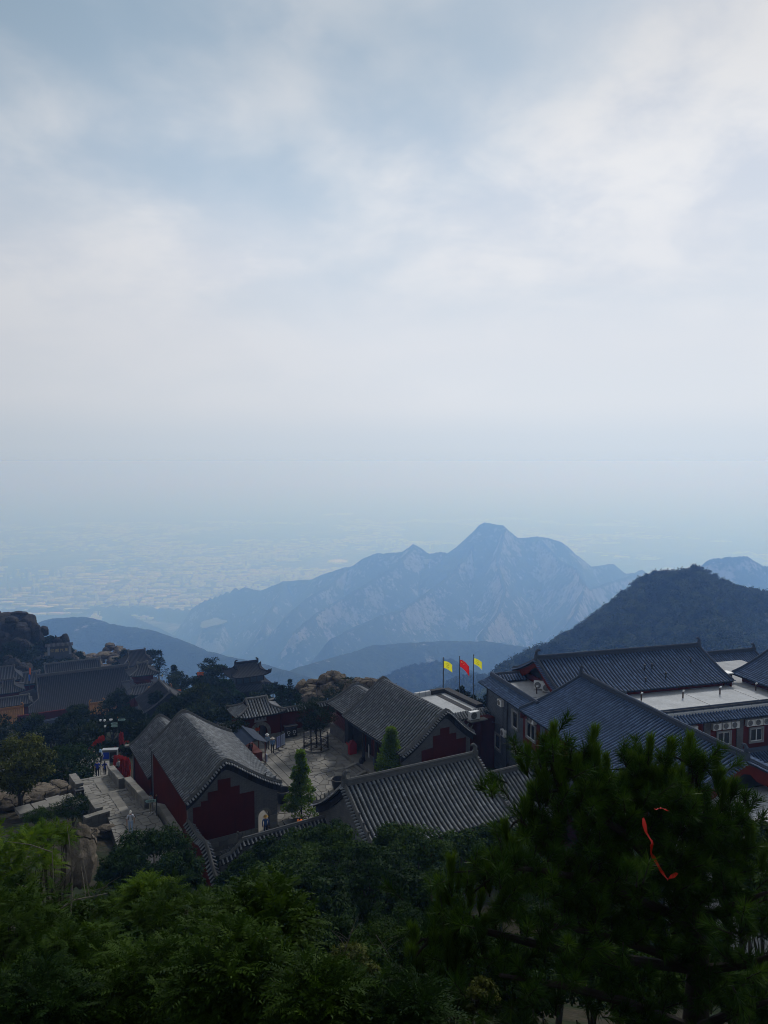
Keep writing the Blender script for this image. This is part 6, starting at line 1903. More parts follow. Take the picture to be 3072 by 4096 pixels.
# ================================================================== rocks
# crag at the left edge
for i, (x, y, d, s) in enumerate(((4, 617, 246, (5.2, 5, 2.2)), (19, 615, 248, (3.6, 3.6, 1.9)), (28, 622, 244, (3.6, 4, 3.4)), (8, 627, 240, (5.2, 5, 3.8)), (22, 634, 238, (4.0, 4, 4.4)), (34, 632, 240, (2.6, 3, 5.0)), (2, 640, 234, (4.4, 4, 4.0)), (16, 645, 233, (2.5, 3, 3.2)), (25, 646, 232, (2.0, 2.4, 3.0)), (-14, 622, 245, (6, 6, 6)), (-10, 642, 236, (7, 6, 6)), (38, 640, 242, (2.2, 3, 3.0)), (12, 620, 238, (2.6, 2.6, 1.8)))):
    boulder('crag_boulder', PD(x, y, d), s, 300 + i, 'weathered boulder of the dark crag rising at the frame edge', M_ROCKD, i * .7, 'boulders of the crag')
boulder('boulder', PD(43.2, 631, 246), (2.4, 2.2, 2.2), 330, 'lone square boulder standing on the crag ridge', M_ROCKD, .3)
for i, (x, y, d, s) in enumerate(((58, 643, 246, (2.2, 2.4, 2.6)), (65, 641, 247, (1.8, 2.4, 3.4)), (52, 647, 245, (2, 2, 1.8)), (73, 652, 248, (1.4, 1.6, 1.2)), (80, 655, 248, (2.4, 2, 1.4)), (88, 659, 250, (2.6, 2, 1.6)), (74, 664, 240, (2.2, 2, 3.4)), (94, 664, 250, (3.4, 3, 1.6)), (86, 671, 244, (2.6, 3, 2.4)))):
    boulder('ridge_boulder', PD(x, y, d), s, 340 + i, 'brown boulder on the ridge around the inscription wall', M_ROCKD if i < 3 else M_ROCK, i * .9, 'boulders on the inscription ridge')
for i, (x, y, d, s) in enumerate(((13, 668, 218, (4.0, 4, 4.4)), (22, 672, 217, (3.6, 4, 4.0)), (8, 658, 220, (2, 2, 1.4)))):
    boulder('slope_boulder', PD(x, y, d), s, 360 + i, 'dark rounded boulder on the slope behind the drum tower', M_ROCKD, i, 'boulders behind the drum tower')
for i, (x, y, d, s) in enumerate(((110, 647, 262, (2.4, 2.2, 1.9)), (106, 650, 261, (1.8, 1.8, 1.6)), (118, 648.5, 262, (2.4, 2, 1.3)), (117, 652, 260, (2.6, 2.2, 1.9)), (123, 652, 261, (1.8, 2, 1.7)), (104, 655, 258, (4, 4, 1.6)), (98, 660, 256, (4.5, 4, 1.5)), (115, 661, 255, (5, 4, 2.0)), (103, 668, 250, (5, 4, 2)), (92, 656, 256, (2.6, 2, 1.4)), (112, 656, 258, (3, 3, 1.8)))):
    boulder('pale_boulder', PD(x, y, d), s, 370 + i, 'pale rounded boulder piled on the knoll behind the great hall', M_ROCK, i * .8, 'pale boulders on the knoll')
# tan outcrop behind the court
for i, (x, y, d, s) in enumerate(((333, 677, 116, (3.0, 2.4, 1.5)), (325, 680, 115, (2.4, 2, 1.9)), (340, 680, 115, (2.2, 2.2, 1.6)), (312, 684, 116, (2.8, 2.4, 1.4)), (302, 687, 116, (2.0, 2, 1.6)), (307, 691, 114, (2.4, 2, 1.4)), (309, 700, 112, (3.6, 2.6, 2.2)), (318, 694, 113, (2.0, 2, 1.2)), (360, 683, 108, (2.4, 2.4, 1.6)), (370, 684, 107, (3.0, 2.4, 1.8)), (382, 686, 106, (2.0, 2, 1.6)), (322, 703, 111, (2.2, 2, 1.8)), (346, 686, 112, (2.2, 2, 2.2)), (350, 692, 110, (3.5, 3, 3)), (330, 690, 114, (4, 3, 2.6)), (315, 692, 115, (3.4, 3, 2.4)), (340, 697, 111, (4, 3, 2.6)), (366, 692, 108, (3.4, 3, 2.4)))):
    boulder('outcrop_rock', PD(x, y, d), tuple(q * .68 for q in s), 390 + i, 'tan cracked rock of the outcrop behind the court wall', mat_rock('tan_cracked_granite', (0.13, 0.105, 0.075)) if 'tan_cracked_granite' not in bpy.data.materials else bpy.data.materials['tan_cracked_granite'], i * 1.1, 'rocks of the outcrop')
# boulder among the leaves and ground rocks by the stairs
boulder('boulder', PD(76, 858, 30), (.95, .8, 1.55), 420, 'tall pale boulder half wrapped in shrub leaves', M_ROCK, .4)
boulder('boulder', PD(62, 872, 29.5), (.9, .8, 1.5), 421, 'pale boulder leaning behind the shrub leaves', M_ROCK, 1.4)
for i, (v, u, z, s) in enumerate(((4.6, 70.5, -.6, (2.4, 2.0, 1.1)), (2.4, 69.0, -.1, (2.2, 1.8, .9)), (6.2, 72.5, -1.2, (1.6, 1.8, 1.0)), (0.4, 70.0, .2, (2.6, 2.2, .9)), (6.6, 60.6, .0, (1.0, .8, .5)), (7.4, 59.6, .1, (.9, .7, .45)), (8.4, 60.4, -.1, (.8, .7, .35)))):
    boulder('ground_rock', GA.w(v, u, z), s, 430 + i, 'low tan rock on the bare ground beside the stairway', M_ROCK, i, 'rocks beside the stairway')

# ================================================================== middle distance trees
tree('broadleaf_tree', 16, 762, 60, 40, 'rounded yellow-green tree at the frame edge', 'olive', .24, 8500, .55, .85, 40)
tree('broadleaf_tree', 62, 771, 74, 40, 'dense dark tree between the yellow-green tree and the bins', 'deep', .26, 8000, .55, .8, 40)
MT = [(88, 745, 92, 22), (112, 738, 100, 24), (70, 733, 112, 20), (30, 732, 120, 18), (130, 727, 112, 20), (104, 718, 132, 18), (78, 716, 140, 12), (118, 703, 150, 14), (148, 735, 96, 18), (165, 722, 105, 16), (52, 743, 104, 20), (5, 738, 118, 22), (140, 752, 88, 14), (158, 700, 140, 8), (178, 708, 118, 14), (200, 700, 122, 18), (92, 764, 84, 18), (112, 757, 90, 16)]
for i, (x, y, d, r_) in enumerate(MT):
    conifer('pine_tree', x, y, d, r_, r_ * .8, 'dark pine in the grove below the great hall', 'pine' if i % 3 else 'wood', .42, 3600, 'round', group='pines below the great hall', blade=.42)
MT2 = [(178, 684, 190, 12), (192, 690, 175, 14), (206, 682, 168, 11), (216, 676, 165, 12), (208, 690, 150, 16), (224, 692, 148, 14), (190, 704, 142, 16), (215, 706, 132, 18), (236, 706, 140, 13), (258, 704, 142, 13), (274, 696, 146, 12), (284, 702, 135, 13), (200, 722, 112, 18), (224, 724, 104, 18), (246, 722, 100, 13), (172, 694, 180, 10), (165, 704, 172, 7)]
for i, (x, y, d, r_) in enumerate(MT2):
    conifer('pine_tree', x, y, d, r_, r_ * .8, 'dark tree on the wooded spur around the pavilion tower', ('wood', 'pine', 'deep')[i % 3], .46, 3400, 'round', group='trees around the pavilion tower', blade=.42)
conifer('fir_tree', 159, 663, 200, 9, 12, 'dark fir with drooping boughs beside the bell tower', 'pine', .5, 1800, 'spire', cat='fir tree')
conifer('fir_tree', 174, 674, 195, 7, 8, 'smaller fir with bare twigs beyond the bell tower', 'pine', .5, 1500, 'spire', cat='fir tree')
conifer('fir_tree', 211, 671, 170, 13, 12, 'black broad-topped pine left of the pavilion tower', 'pine', .42, 2600, 'round', cat='pine tree')
conifer('fir_tree', 290, 690, 118, 5, 12, 'slim dark conifer beside the tan outcrop, farther one', 'pine', .3, 1500, 'spire', cat='conifer')
conifer('fir_tree', 282, 698, 112, 7, 13, 'slim dark conifer behind the gate roof', 'pine', .3, 1500, 'spire', cat='conifer')
conifer('conifer', 298, 706, 100, 9, 11, 'dense dark green conifer behind the gate wall', 'deep', .28, 2200, 'spire', cat='conifer')
for i, (x, y, d, r_) in enumerate(((118, 664, 240, 9), (127, 655, 250, 7), (150, 655, 240, 6), (95, 672, 235, 8), (132, 662, 240, 8), (40, 648, 236, 10), (30, 660, 228, 14), (55, 662, 232, 12), (70, 668, 228, 12), (10, 650, 230, 10), (85, 664, 238, 9), (48, 675, 222, 14), (32, 682, 216, 12), (60, 685, 214, 8), (66, 650, 244, 6), (50, 640, 246, 6), (78, 658, 245, 7), (5, 662, 224, 12), (24, 652, 236, 10))):
    conifer('scrub_pine', x, y, d, r_, r_ * .6, 'low scrub pine on the rocky slope behind the temple', 'pine', .6, 1900, 'round', group='scrub pines behind the temple', blade=.42)
for i, (x, y, d, r_) in enumerate(((350, 690, 112, 12), (338, 692, 110, 12), (362, 690, 108, 10), (325, 708, 106, 10), (378, 690, 106, 9), (345, 700, 104, 12), (300, 698, 118, 8), (330, 698, 108, 10), (355, 684, 110, 8), (318, 704, 106, 10), (347, 682, 113, 6), (370, 695, 104, 10), (296, 693, 117, 7))):
    conifer('scrub_bush', x, y, d, r_, r_ * .6, 'dark scrub growing on the tan outcrop', 'wood', .25, 1500, 'round', cat='bush', group='scrub on the outcrop')
for i, (x, y) in enumerate(((457, 697), (462, 694), (468, 699), (474, 702), (480, 705), (486, 703), (452, 703))):
    conifer('juniper', x, y + 3, 97, 5, 10, 'dark pointed juniper behind the flag building', 'pine', .3, 1200, 'spire', cat='juniper', group='junipers behind the flag building')

# ================================================================== court trees
conifer('pine_tree', 0, 0, 0, 0, 0, 'fenced pine standing in the courtyard', 'pine', .20, 5200, 'round', loc=(*yard_frame(29.1, 67.5), 0.0), r_=1.75, h_=1.05, base=3.2)
conifer('cypress_tree', 0, 0, 0, 0, 0, 'slender light green tree rising beside the porch hall corner', 'sunny', .17, 11000, 'spire', loc=(*yard_frame(22.15, 54.4), 0.0), r_=1.2, h_=2.5, base=3.0, cat='tree', blade=.5)
conifer('cypress_tree', 0, 0, 0, 0, 0, 'bright green pointed tree in front of the grey porch hall', 'sunny', .17, 12000, 'spire', loc=(*yard_frame(30.7, 55.3), 0.0), r_=1.6, h_=2.4, base=3.1, cat='tree', blade=.5)
conifer('pine_tree', 0, 0, 0, 0, 0, 'pine sprays leaning over the shelter beside the gate', 'pine', .2, 2600, 'round', loc=(*yard_frame(21.8, 71.0), 0.0), r_=1.5, h_=.9, base=2.0)

# ================================================================== slope shrubs below us
tree('broadleaf_tree', 152, 860, 43, 48, 'dark glossy tree in front of the stair head', 'deep', .22, 9500, .36, .75, 40, droop=.6)
tree('broadleaf_tree', 178, 872, 40, 32, 'dark leafy tree leaning towards the winding red wall', 'deep', .2, 6500, .4, .75, 30)
tree('broadleaf_tree', 122, 868, 41, 28, 'dark leafy tree between the tall boulder and the stair head', 'deep', .2, 5500, .4, .75, 30)
tree('shrub', 72, 806, 56, 20, 'dark bush beside the black bin', 'deep', .12, 3200, .4, .6, 20, cat='shrub')
tree('shrub', 40, 815, 50, 18, 'feathery bush left of the stairs', 'mid', .12, 2600, .3, .6, 18, cat='shrub')
tree('shrub', 222, 908, 34, 27, 'green bush under the winding red wall', 'mid', .16, 7000, .45, .85, 26, cat='shrub')
for i, (x, y, d, r_, k) in enumerate(((240, 897, 35, 26, 'deep'), (262, 885, 37, 24, 'mid'), (303, 848, 43, 27, 'mid'), (273, 859, 43, 26, 'deep'), (330, 841, 43, 26, 'deep'), (249, 870, 43, 23, 'mid'), (231, 884, 42, 18, 'deep'), (288, 862, 41, 26, 'deep'), (286, 882, 34, 44, 'mid'), (340, 862, 37, 44, 'mid'), (375, 885, 31, 52, 'deep'), (318, 905, 28, 48, 'deep'), (420, 862, 38, 44, 'mid'), (462, 856, 40, 34, 'mid'), (500, 848, 41, 34, 'deep'), (262, 912, 27, 34, 'mid'), (430, 905, 27, 44, 'deep'), (520, 870, 34, 34, 'mid'), (395, 842, 41, 26, 'mid'))):
    tree('broadleaf_shrub', x, y, d, r_, 'rounded green shrub in the thicket below the silvery roof', k, .16, 9500, .5, .85, 34, cat='shrub', group='shrubs below the silvery roof', up=.8)
for i, (x, y, d, r_, k) in enumerate(((752, 838, 26, 26, 'mid'), (742, 872, 22, 34, 'deep'), (765, 905, 18, 36, 'mid'), (728, 850, 27, 24, 'deep'))):
    tree('broadleaf_shrub', x, y, d, r_, 'leafy shrub at the frame edge behind the pine', k, .12, 6500, .5, .85, 26, cat='shrub', group='shrubs behind the foreground pine', up=.8)
for i, (x, y, d, r_, k) in enumerate(((300, 950, 18, 46, 'deep'), (470, 945, 17, 44, 'mid'), (360, 985, 14, 44, 'mid'), (430, 975, 14, 46, 'deep'), (520, 985, 12, 50, 'deep'), (590, 960, 15, 54, 'deep'), (560, 915, 24, 50, 'deep'), (620, 905, 22, 46, 'mid'), (640, 985, 12, 50, 'mid'), (700, 950, 14, 44, 'mid'), (745, 985, 10, 44, 'deep'))):
    tree('understory_shrub', x, y, d, r_, 'small-leaved shrub in the shaded gully', k, .085, 7500, .48, .85, 26, cat='shrub', group='shrubs in the shaded gully')
for i, (x, y, d, r_, k) in enumerate(((378, 945, 16.5, 34, 'mid'), (340, 938, 18, 34, 'deep'), (412, 950, 15.5, 32, 'mid'), (395, 925, 20, 34, 'deep'), (350, 965, 13.5, 30, 'olive'), (450, 960, 12, 34, 'deep'))):
    tree('low_shrub', x, y, d, r_, 'low tangled shrub in the dip before the thicket', k, .075, 5200, .4, .7, 24, cat='shrub', group='low shrubs in the dip')
for i, (x, y, d, r_, k) in enumerate(((55, 935, 9.5, 40, 'mid'), (190, 975, 7.0, 40, 'deep'), (120, 955, 8.0, 36, 'deep'), (5, 905, 10.5, 36, 'deep'), (130, 905, 12.5, 26, 'mid'), (225, 930, 9.5, 34, 'deep'))):
    tree('broadleaf_shrub', x, y, d, r_, 'broad-leaved shrub growing between the feathery shrubs', k, .075, 4200, .5, .8, 22, cat='shrub', group='broad-leaved shrubs in front')
tree('yellow_bush', 480, 998, 7.5, 24, 'small bush with yellow leaves at the lower edge', 'olive', .05, 1500, .5, .8, 14, cat='shrub')
# nearest shrubs with feathery leaves
FR = [(10, 868, 11.5, 46, 'bright', .30, .060, 'feathery shrub with light leaves wrapping the boulder'), (98, 930, 10.5, 44, 'mid', .30, .060, 'feathery shrub below the pale boulder'), (12, 940, 8.5, 60, 'mid', .30, .058, 'feathery shrub at the frame edge'), (168, 932, 9.5, 52, 'mid', .30, .060, 'broad feathery shrub below the dark glossy tree'), (150, 900, 10.0, 26, 'bright', .30, .06, 'light green spray standing out of the feathery shrubs'), (70, 985, 7.0, 66, 'mid', .28, .055, 'shaded feathery shrub low at the frame edge'), (150, 1000, 6.0, 60, 'mid', .30, .055, 'feathery shrub at the lower edge of the picture'), (236, 985, 5.4, 58, 'mid', .32, .062, 'near shrub with long leaflets at the lower edge'), (262, 928, 6.6, 46, 'mid', .34, .070, 'near shrub with broad pale-edged leaflets'), (320, 1012, 5.0, 46, 'mid', .30, .055, 'near leafy shrub beneath the dry grass'), (400, 1025, 5.0, 44, 'deep', .28, .05, 'dark leafy shrub at the lower edge near the pine'), (205, 955, 7.6, 40, 'mid', .30, .06, 'feathery shrub between the two nearest shrubs'), (30, 1020, 5.6, 55, 'deep', .28, .05, 'dark leafy shrub in the lower corner'), (52, 838, 13.5, 17, 'bright', .30, .06, 'light feathery spray over the top of the boulder')]
for i, (x, y, d, r_, k, fl, lf, lb) in enumerate(FR):
    frond_shrub('feathery_shrub', x, y, d, r_, lb, k, int(1050 * (r_ / 50) ** 1.3), fl * .76, 7 if i not in (8,) else 6, .34 if i != 8 else .46, leaflet=lf * .84)

# ---- dry grass and twigs in the gap
rg_ = np.random.RandomState(77)
gp = [];
for i in range(2600):
    px, py = rg_.uniform(285, 470), rg_.uniform(925, 1010); d = rg_.uniform(10.5, 18)
    q = PD(px, py, d); gp.append((q.x, q.y, gz(q.x, q.y)))
gp = np.array(gp); n_ = len(gp)
D_ = unit(rg_.normal(size=(n_, 3)) * .35 + np.array([0, 0, 1])); N_ = unit(np.cross(D_, rg_.normal(size=(n_, 3)))); L_ = rg_.uniform(.4, 1.1, n_)
V_, F_ = quads(gp, D_, N_, L_, np.full(n_, .012), .0)
put(np_mesh('dry_grass', V_, F_, M_LF['grass'], attr={'hue': np.repeat(rg_.rand(n_), 4)}), 'tangle of dry grass in the gap between the shrubs', 'grass', kind='stuff')
def dead_branch(pts_px, d, r0, label, seed, forks=5):
    rg = random.Random(seed)
    P_ = [PD(x, y, d + (i * .15)) for i, (x, y) in enumerate(pts_px)]
    o = empty('bare_branch', P_[0], 0, label, 'branch', 'bare twigs among the shrubs'); org = P_[0].copy()
    W = [p - org for p in P_]
    m = MB(); m.tube(W, [r0 * (1 - .8 * i / (len(W) - 1)) for i in range(len(W))], 5)
    for k in range(forks):
        i = rg.randrange(1, len(W)); a = W[i - 1].lerp(W[i], rg.random()); L = rg.uniform(.25, .6)
        dr = Vector((rg.uniform(-1, 1), rg.uniform(-.5, .5), rg.uniform(.1, .9))).normalized()
        m.tube([a, a + dr * L * .5 + Vector((0, 0, .03)), a + dr * L], [r0 * .4, r0 * .3, r0 * .12], 4)
    return m.build('twig', M_TWIG, o)
dead_branch([(53, 960), (52, 920), (54, 890), (52, 850)], 9.0, .02, 'bare grey stem standing among the feathery shrubs', 1)
dead_branch([(70, 925), (72, 895), (72, 865)], 9.5, .016, 'thin bare stem beside the pale boulder', 2)
dead_branch([(55, 912), (75, 900), (95, 896), (108, 893)], 9.2, .014, 'bare twig reaching sideways below the boulder', 3, 7)
dead_branch([(10, 935), (30, 932), (52, 930)], 8.8, .014, 'pale bare twig lying across at the frame edge', 4)
dead_branch([(270, 955), (275, 985), (281, 1020)], 5.6, .014, 'grey bare stem rising from the lower edge', 5, 2)
dead_branch([(352, 930), (345, 950), (332, 972)], 13, .012, 'pale dead twig in the dry grass', 6, 8)
dead_branch([(376, 935), (386, 950), (392, 960)], 13, .010, 'thin pale twig beside the dry grass', 7, 4)

# ================================================================== the big pine in front
def big_pine():
    rg = np.random.RandomState(4242)
    base = PD(697, 1030, 7.3); g = min(gz(base.x, base.y), base.z - 1.0)
    o = empty('foreground_pine', (base.x, base.y, g), 0, 'big dark pine with long needles and a red ribbon in front', 'pine tree')
    org = Vector((base.x, base.y, g))
    W = lambda px, py, d: PD(px, py, d) - org
    spine = [Vector((0, 0, -.3)), W(695, 1030, 7.3), W(699, 970, 7.35), W(694, 925, 7.4), W(684, 890, 7.45), W(668, 850, 7.5), W(655, 815, 7.5)]
    m = MB(); m.tube(spine, [.15, .13, .115, .105, .085, .06, .035], 10)
    limbs = [(3, [(735, 905, 7.2), (768, 892, 7.1)]), (2, [(650, 950, 7.1), (600, 935, 6.8), (555, 925, 6.5)]), (3, [(640, 900, 7.2), (590, 880, 7.0), (540, 870, 6.8), (505, 868, 6.6)]), (4, [(640, 850, 7.4), (600, 810, 7.4), (572, 775, 7.4)]), (4, [(710, 845, 7.6), (730, 800, 7.7)]), (5, [(650, 800, 7.6), (648, 770, 7.6)]), (5, [(690, 800, 7.5), (695, 770, 7.5)]),
             (2, [(745, 965, 6.9), (790, 950, 6.7)]), (1, [(620, 1000, 6.6), (560, 985, 6.2), (500, 975, 5.9)]), (3, [(600, 880, 7.3), (545, 845, 7.3), (520, 820, 7.3)]), (2, [(560, 950, 6.9), (480, 930, 6.6), (430, 940, 6.5)]), (1, [(740, 1010, 6.4), (775, 1000, 6.2)]), (4, [(620, 830, 7.2), (560, 790, 7.2), (550, 760, 7.2)])]
    ends = []
    for k, pl in limbs:
        pts = [spine[k]] + [W(*q) for q in pl]
        m.tube(pts, [.055 - .04 * i / (len(pts) - 1) for i in range(len(pts))], 7)
        for a, b in zip(pts[:-1], pts[1:]):
            for t in (.35, .7, 1.0): ends.append(a.lerp(b, t))
    m.build('trunk', M_BARKP, o, True)
    # shoots: upright candles round every limb, more on the crown
    sh = []; conn = []
    tops = [(553, 729, 7.2), (545, 745, 7.3), (590, 732, 7.4), (598, 752, 7.3), (608, 760, 7.6), (629, 759, 7.6), (649, 742, 7.6), (640, 765, 7.5), (669, 744, 7.6), (692, 741, 7.6), (700, 760, 7.5), (715, 759, 7.7), (722, 785, 7.6), (531, 790, 7.3), (508, 822, 7.2), (516, 845, 7.0), (562, 758, 7.1), (578, 762, 7.2), (620, 780, 7.4), (660, 775, 7.4), (684, 772, 7.4), (540, 775, 7.2), (735, 812, 7.6), (750, 832, 7.5), (490, 868, 6.8), (452, 862, 6.9), (470, 885, 6.7), (440, 885, 6.8), (415, 935, 6.5), (432, 940, 6.4), (448, 940, 6.4), (460, 915, 6.6), (410, 955, 6.3)]
    for q in tops:
        p = W(*q); sh.append((np.array(p) - np.array([0, 0, .27]), unit(np.array([rg.normal() * .08, rg.normal() * .08, 1.0])), .27, 2))
        for k in range(5):
            sh.append((np.array(p) + np.array([rg.normal() * .11, rg.normal() * .11, -.34 - .10 * k]), unit(np.array([rg.normal() * .25, rg.normal() * .25, 1.0])), .20, 1 if k < 2 else 0))
    E_ = np.array([list(e) for e in ends])
    for q in tops:
        p = np.array(W(*q)); j = ((E_ - p) ** 2).sum(1).argmin(); b = E_[j]; L = np.linalg.norm(p - b)
        mm = (p + b) / 2 + np.array([0, 0, -.1 * L]); k = int(L / .15) + 1
        for i in range(k):
            t = i / k; c = (1 - t) ** 2 * b + 2 * t * (1 - t) * mm + t * t * p
            sh.append((c + rg.normal(size=3) * .07 - np.array([0, 0, .1]), unit(np.array([rg.normal() * .35, rg.normal() * .35 - .1, .9])), .2, 0))
        conn.append((b, mm, p))
    for i in range(400):
        e = ends[rg.randint(len(ends))]
        off = rg.normal(size=3) * np.array([.30, .30, .20])
        p = np.array(e) + off
        out = unit(off * .7 + np.array([0, -.14, .42]) + rg.normal(size=3) * .12)
        sh.append((p, out, rg.uniform(.12, .24), 0))
    for i in range(520):                                 # fill of the crown
        px, py, d = rg.uniform(525, 735), rg.uniform(785, 930), rg.uniform(7.0, 7.9)
        if ((px - 632) / 102) ** 2 + ((py - 865) / 78) ** 2 > 1: continue
        sh.append((np.array(W(px, py, d)), unit(rg.normal(size=3) * .5 + np.array([0, -.2, .75])), rg.uniform(.14, .24), 0))
    for i in range(120):
        px, py, d = rg.uniform(430, 770), rg.uniform(880, 1030), rg.uniform(6.0, 7.4)
        if (px - 690) ** 2 < 900 and rg.rand() < .8: continue
        sh.append((np.array(W(px, py, d)), unit(rg.normal(size=3) * .6 + np.array([0, -.3, .5])), rg.uniform(.12, .22), 0))
    Vs, hs = [], []; tw = MB()
    for b, mm, p in conn: tw.tube([b, mm, p - np.array([0, 0, .1])], [.016, .012, .006], 5)
    for p, ax, L, top in sh:
        n = (460 if top == 2 else 240) if top else 110
        t = rg.rand(n) ** .8
        e1 = unit(np.cross(ax, [.31, .77, .2])); e2 = np.cross(ax, e1); a = rg.uniform(0, 6.283, n)
        op = rg.uniform(.2, .55, n) if top else rg.uniform(.35, 1.05, n)
        D = unit(ax[None] * np.cos(op)[:, None] + (e1[None] * np.cos(a)[:, None] + e2[None] * np.sin(a)[:, None]) * np.sin(op)[:, None] - np.array([0, 0, .12]) * (0 if top else 1))
        P = p[None] + ax[None] * (L * t)[:, None]
        N = unit(np.cross(D, rg.normal(size=(n, 3))))
        ln = rg.uniform(.11, .155, n)
        V, _ = quads(P, D, N, ln, np.full(n, .0066), .0, .3); Vs.append(V)
        hs.append(np.repeat(np.clip(((.72 if top == 2 else .58) if top else rg.uniform(.10, .50)) + t * .28 + rg.normal(size=n) * .08, 0, 1), 4))  # highlights on tips and shade inside the crown painted into needle colour
        tw.tube([p, p + ax * L], [.008, .004], 4)
    V = np.concatenate(Vs)
    np_mesh('needles', V, np.arange(len(V)).reshape(-1, 4), M_LF['needle'], attr={'hue': np.concatenate(hs)}, parent=o)
    put(tw.build('shoots', M_BARKP, o), kind='stuff')
    return o
big_pine()
# red ribbon caught in the pine
M_RIB = plain('red_ribbon_silk', (.55, .018, .006), .6, .2, 8.0)
def ribbon(pts, w, label, seed):
    P_ = [PD(*q) for q in pts]; o0 = P_[0].copy(); rg = random.Random(seed)
    m = MB(); rows = []
    n = 28
    for i in range(n + 1):
        s = (len(P_) - 1) * i / n; k = min(int(s), len(P_) - 2); p = P_[k].lerp(P_[k + 1], s - k) - o0
        a = .9 * math.sin(i * .8 + seed); ww = w * (.6 + .4 * math.sin(i * .5 + 1) ** 2)
        a += .6 * math.sin(i * .37); dv = Vector((math.cos(a), math.sin(a), .3 * math.sin(i * .9))) * ww * .75
        rows.append([p - dv, p, p + dv])
    m.ribbon(rows)
    return put(m.build('red_ribbon', M_RIB, None, 'all', loc=o0), label, 'ribbon')
ribbon([(643, 818, 6.75), (646, 832, 6.7), (652, 842, 6.7), (651, 852, 6.75), (656, 862, 6.8), (662, 872, 6.8), (668, 880, 6.8), (677, 873, 6.85)], .026, 'long red ribbon hanging in the foreground pine', 2)
ribbon([(656, 809, 6.6), (662, 808, 6.6), (668, 811, 6.6)], .022, 'short red ribbon end draped on the pine top', 5)

# ================================================================== woods on the dark hill and the crests below the flags
def woods(name, npts, sampler, label, size, seed):
    rg = np.random.RandomState(seed)
    proto = []
    colp = bpy.data.collections.new(name + '_kinds')
    for k in range(5):
        cl = crown_clumps(rg, (0, 0, .8), .62, .62, .5, 12, .24, .40)
        V, F, h = leaf_crown(rg, cl, 260, .20, .55, .6, .2)
        me = np_mesh('tree_kind', V, F, M_LF['wood'], attr={'hue': np.clip(h * .6 + .2 + (k - 2) * .17, 0, 1)}, parent=False)
        ob = bpy.data.objects.new('tree_kind', me); colp.objects.link(ob)
    P = sampler(rg, npts)
    me = bpy.data.meshes.new(name); me.vertices.add(len(P)); me.vertices.foreach_set('co', P.astype(np.float32).ravel())
    at = me.attributes.new('size', 'FLOAT', 'POINT'); at.data.foreach_set('value', (size * rg.uniform(.65, 1.35, len(P))).astype(np.float32))
    o = link(name, me)
    ng = bpy.data.node_groups.new(name + '_scatter', 'GeometryNodeTree')
    ng.interface.new_socket('Geometry', in_out='INPUT', socket_type='NodeSocketGeometry'); ng.interface.new_socket('Geometry', in_out='OUTPUT', socket_type='NodeSocketGeometry')
    N = ng.nodes; Lk = ng.links
    gi, go = N.new('NodeGroupInput'), N.new('NodeGroupOutput')
    ci = N.new('GeometryNodeCollectionInfo'); ci.inputs['Collection'].default_value = colp; ci.inputs['Separate Children'].default_value = True; ci.inputs['Reset Children'].default_value = True
    ip = N.new('GeometryNodeInstanceOnPoints'); ip.inputs['Pick Instance'].default_value = True
    na = N.new('GeometryNodeInputNamedAttribute'); na.data_type = 'FLOAT'; na.inputs['Name'].default_value = 'size'
    rv = N.new('FunctionNodeRandomValue'); rv.data_type = 'FLOAT_VECTOR'; rv.inputs[0].default_value = (-.1, -.1, 0); rv.inputs[1].default_value = (.1, .1, 6.28)
    Lk.new(gi.outputs[0], ip.inputs['Points']); Lk.new(ci.outputs[0], ip.inputs['Instance']); Lk.new(na.outputs[0], ip.inputs['Scale']); Lk.new(rv.outputs[0], ip.inputs['Rotation']); Lk.new(ip.outputs[0], go.inputs[0])
    md = o.modifiers.new('scatter', 'NODES'); md.node_group = ng
    return put(o, label, 'woods', kind='stuff')
def hill_points(x0, x1, d0, d1, thr=-1.0):
    def f(rg, n):
        an = np.arctan((rg.uniform(x0, x1, n) - 384) / 768); d = np.sqrt(rg.uniform(d0 ** 2, d1 ** 2, n))
        x, y = d * np.tan(an), d
        z = terr_z(x, y)
        keep = fbm(x / 30, y / 30, o=3, seed=50) > thr
        return np.c_[x, y, z - .3][keep]
    return f
woods('hill_woods', 6500, hill_points(500, 930, 400, 660, .36), 'dark dense woods covering the near hill behind the grey building', 5.6, 5)
woods('crest_woods', 6500, hill_points(330, 560, 700, 1600, .30), 'hazy woods on the crests below the flags', 7.0, 6)
# ================================================================== PEOPLE
SKIN = plain('skin', (.36, .21, .14), .6, .08, 8.0)
HAIR = plain('black_hair', (.012, .010, .009), .5, .2, 9.0)
SHOE = plain('dark_shoe', (.02, .02, .022), .6, .2, 6.0)
def C(name, c): return plain(name, c, .85, .14, 7.0)
def skin_mesh(verts, edges, rad, root=0):
    me = bpy.data.meshes.new('skeleton'); me.from_pydata([tuple(v) for v in verts], edges, [])
    ob = bpy.data.objects.new('skeleton', me); COL.objects.link(ob)
    md = ob.modifiers.new('Skin', 'SKIN'); md.use_smooth_shade = True
    for i, r_ in enumerate(rad):
        sv = me.skin_vertices[0].data[i]; sv.radius = r_ if isinstance(r_, tuple) else (r_, r_); sv.use_root = (i == root)
    sb = ob.modifiers.new('Sub', 'SUBSURF'); sb.levels = 1; sb.render_levels = 1
    dg = bpy.context.evaluated_depsgraph_get()
    out = bpy.data.meshes.new_from_object(ob.evaluated_get(dg))
    bpy.data.objects.remove(ob); bpy.data.meshes.remove(me)
    return out
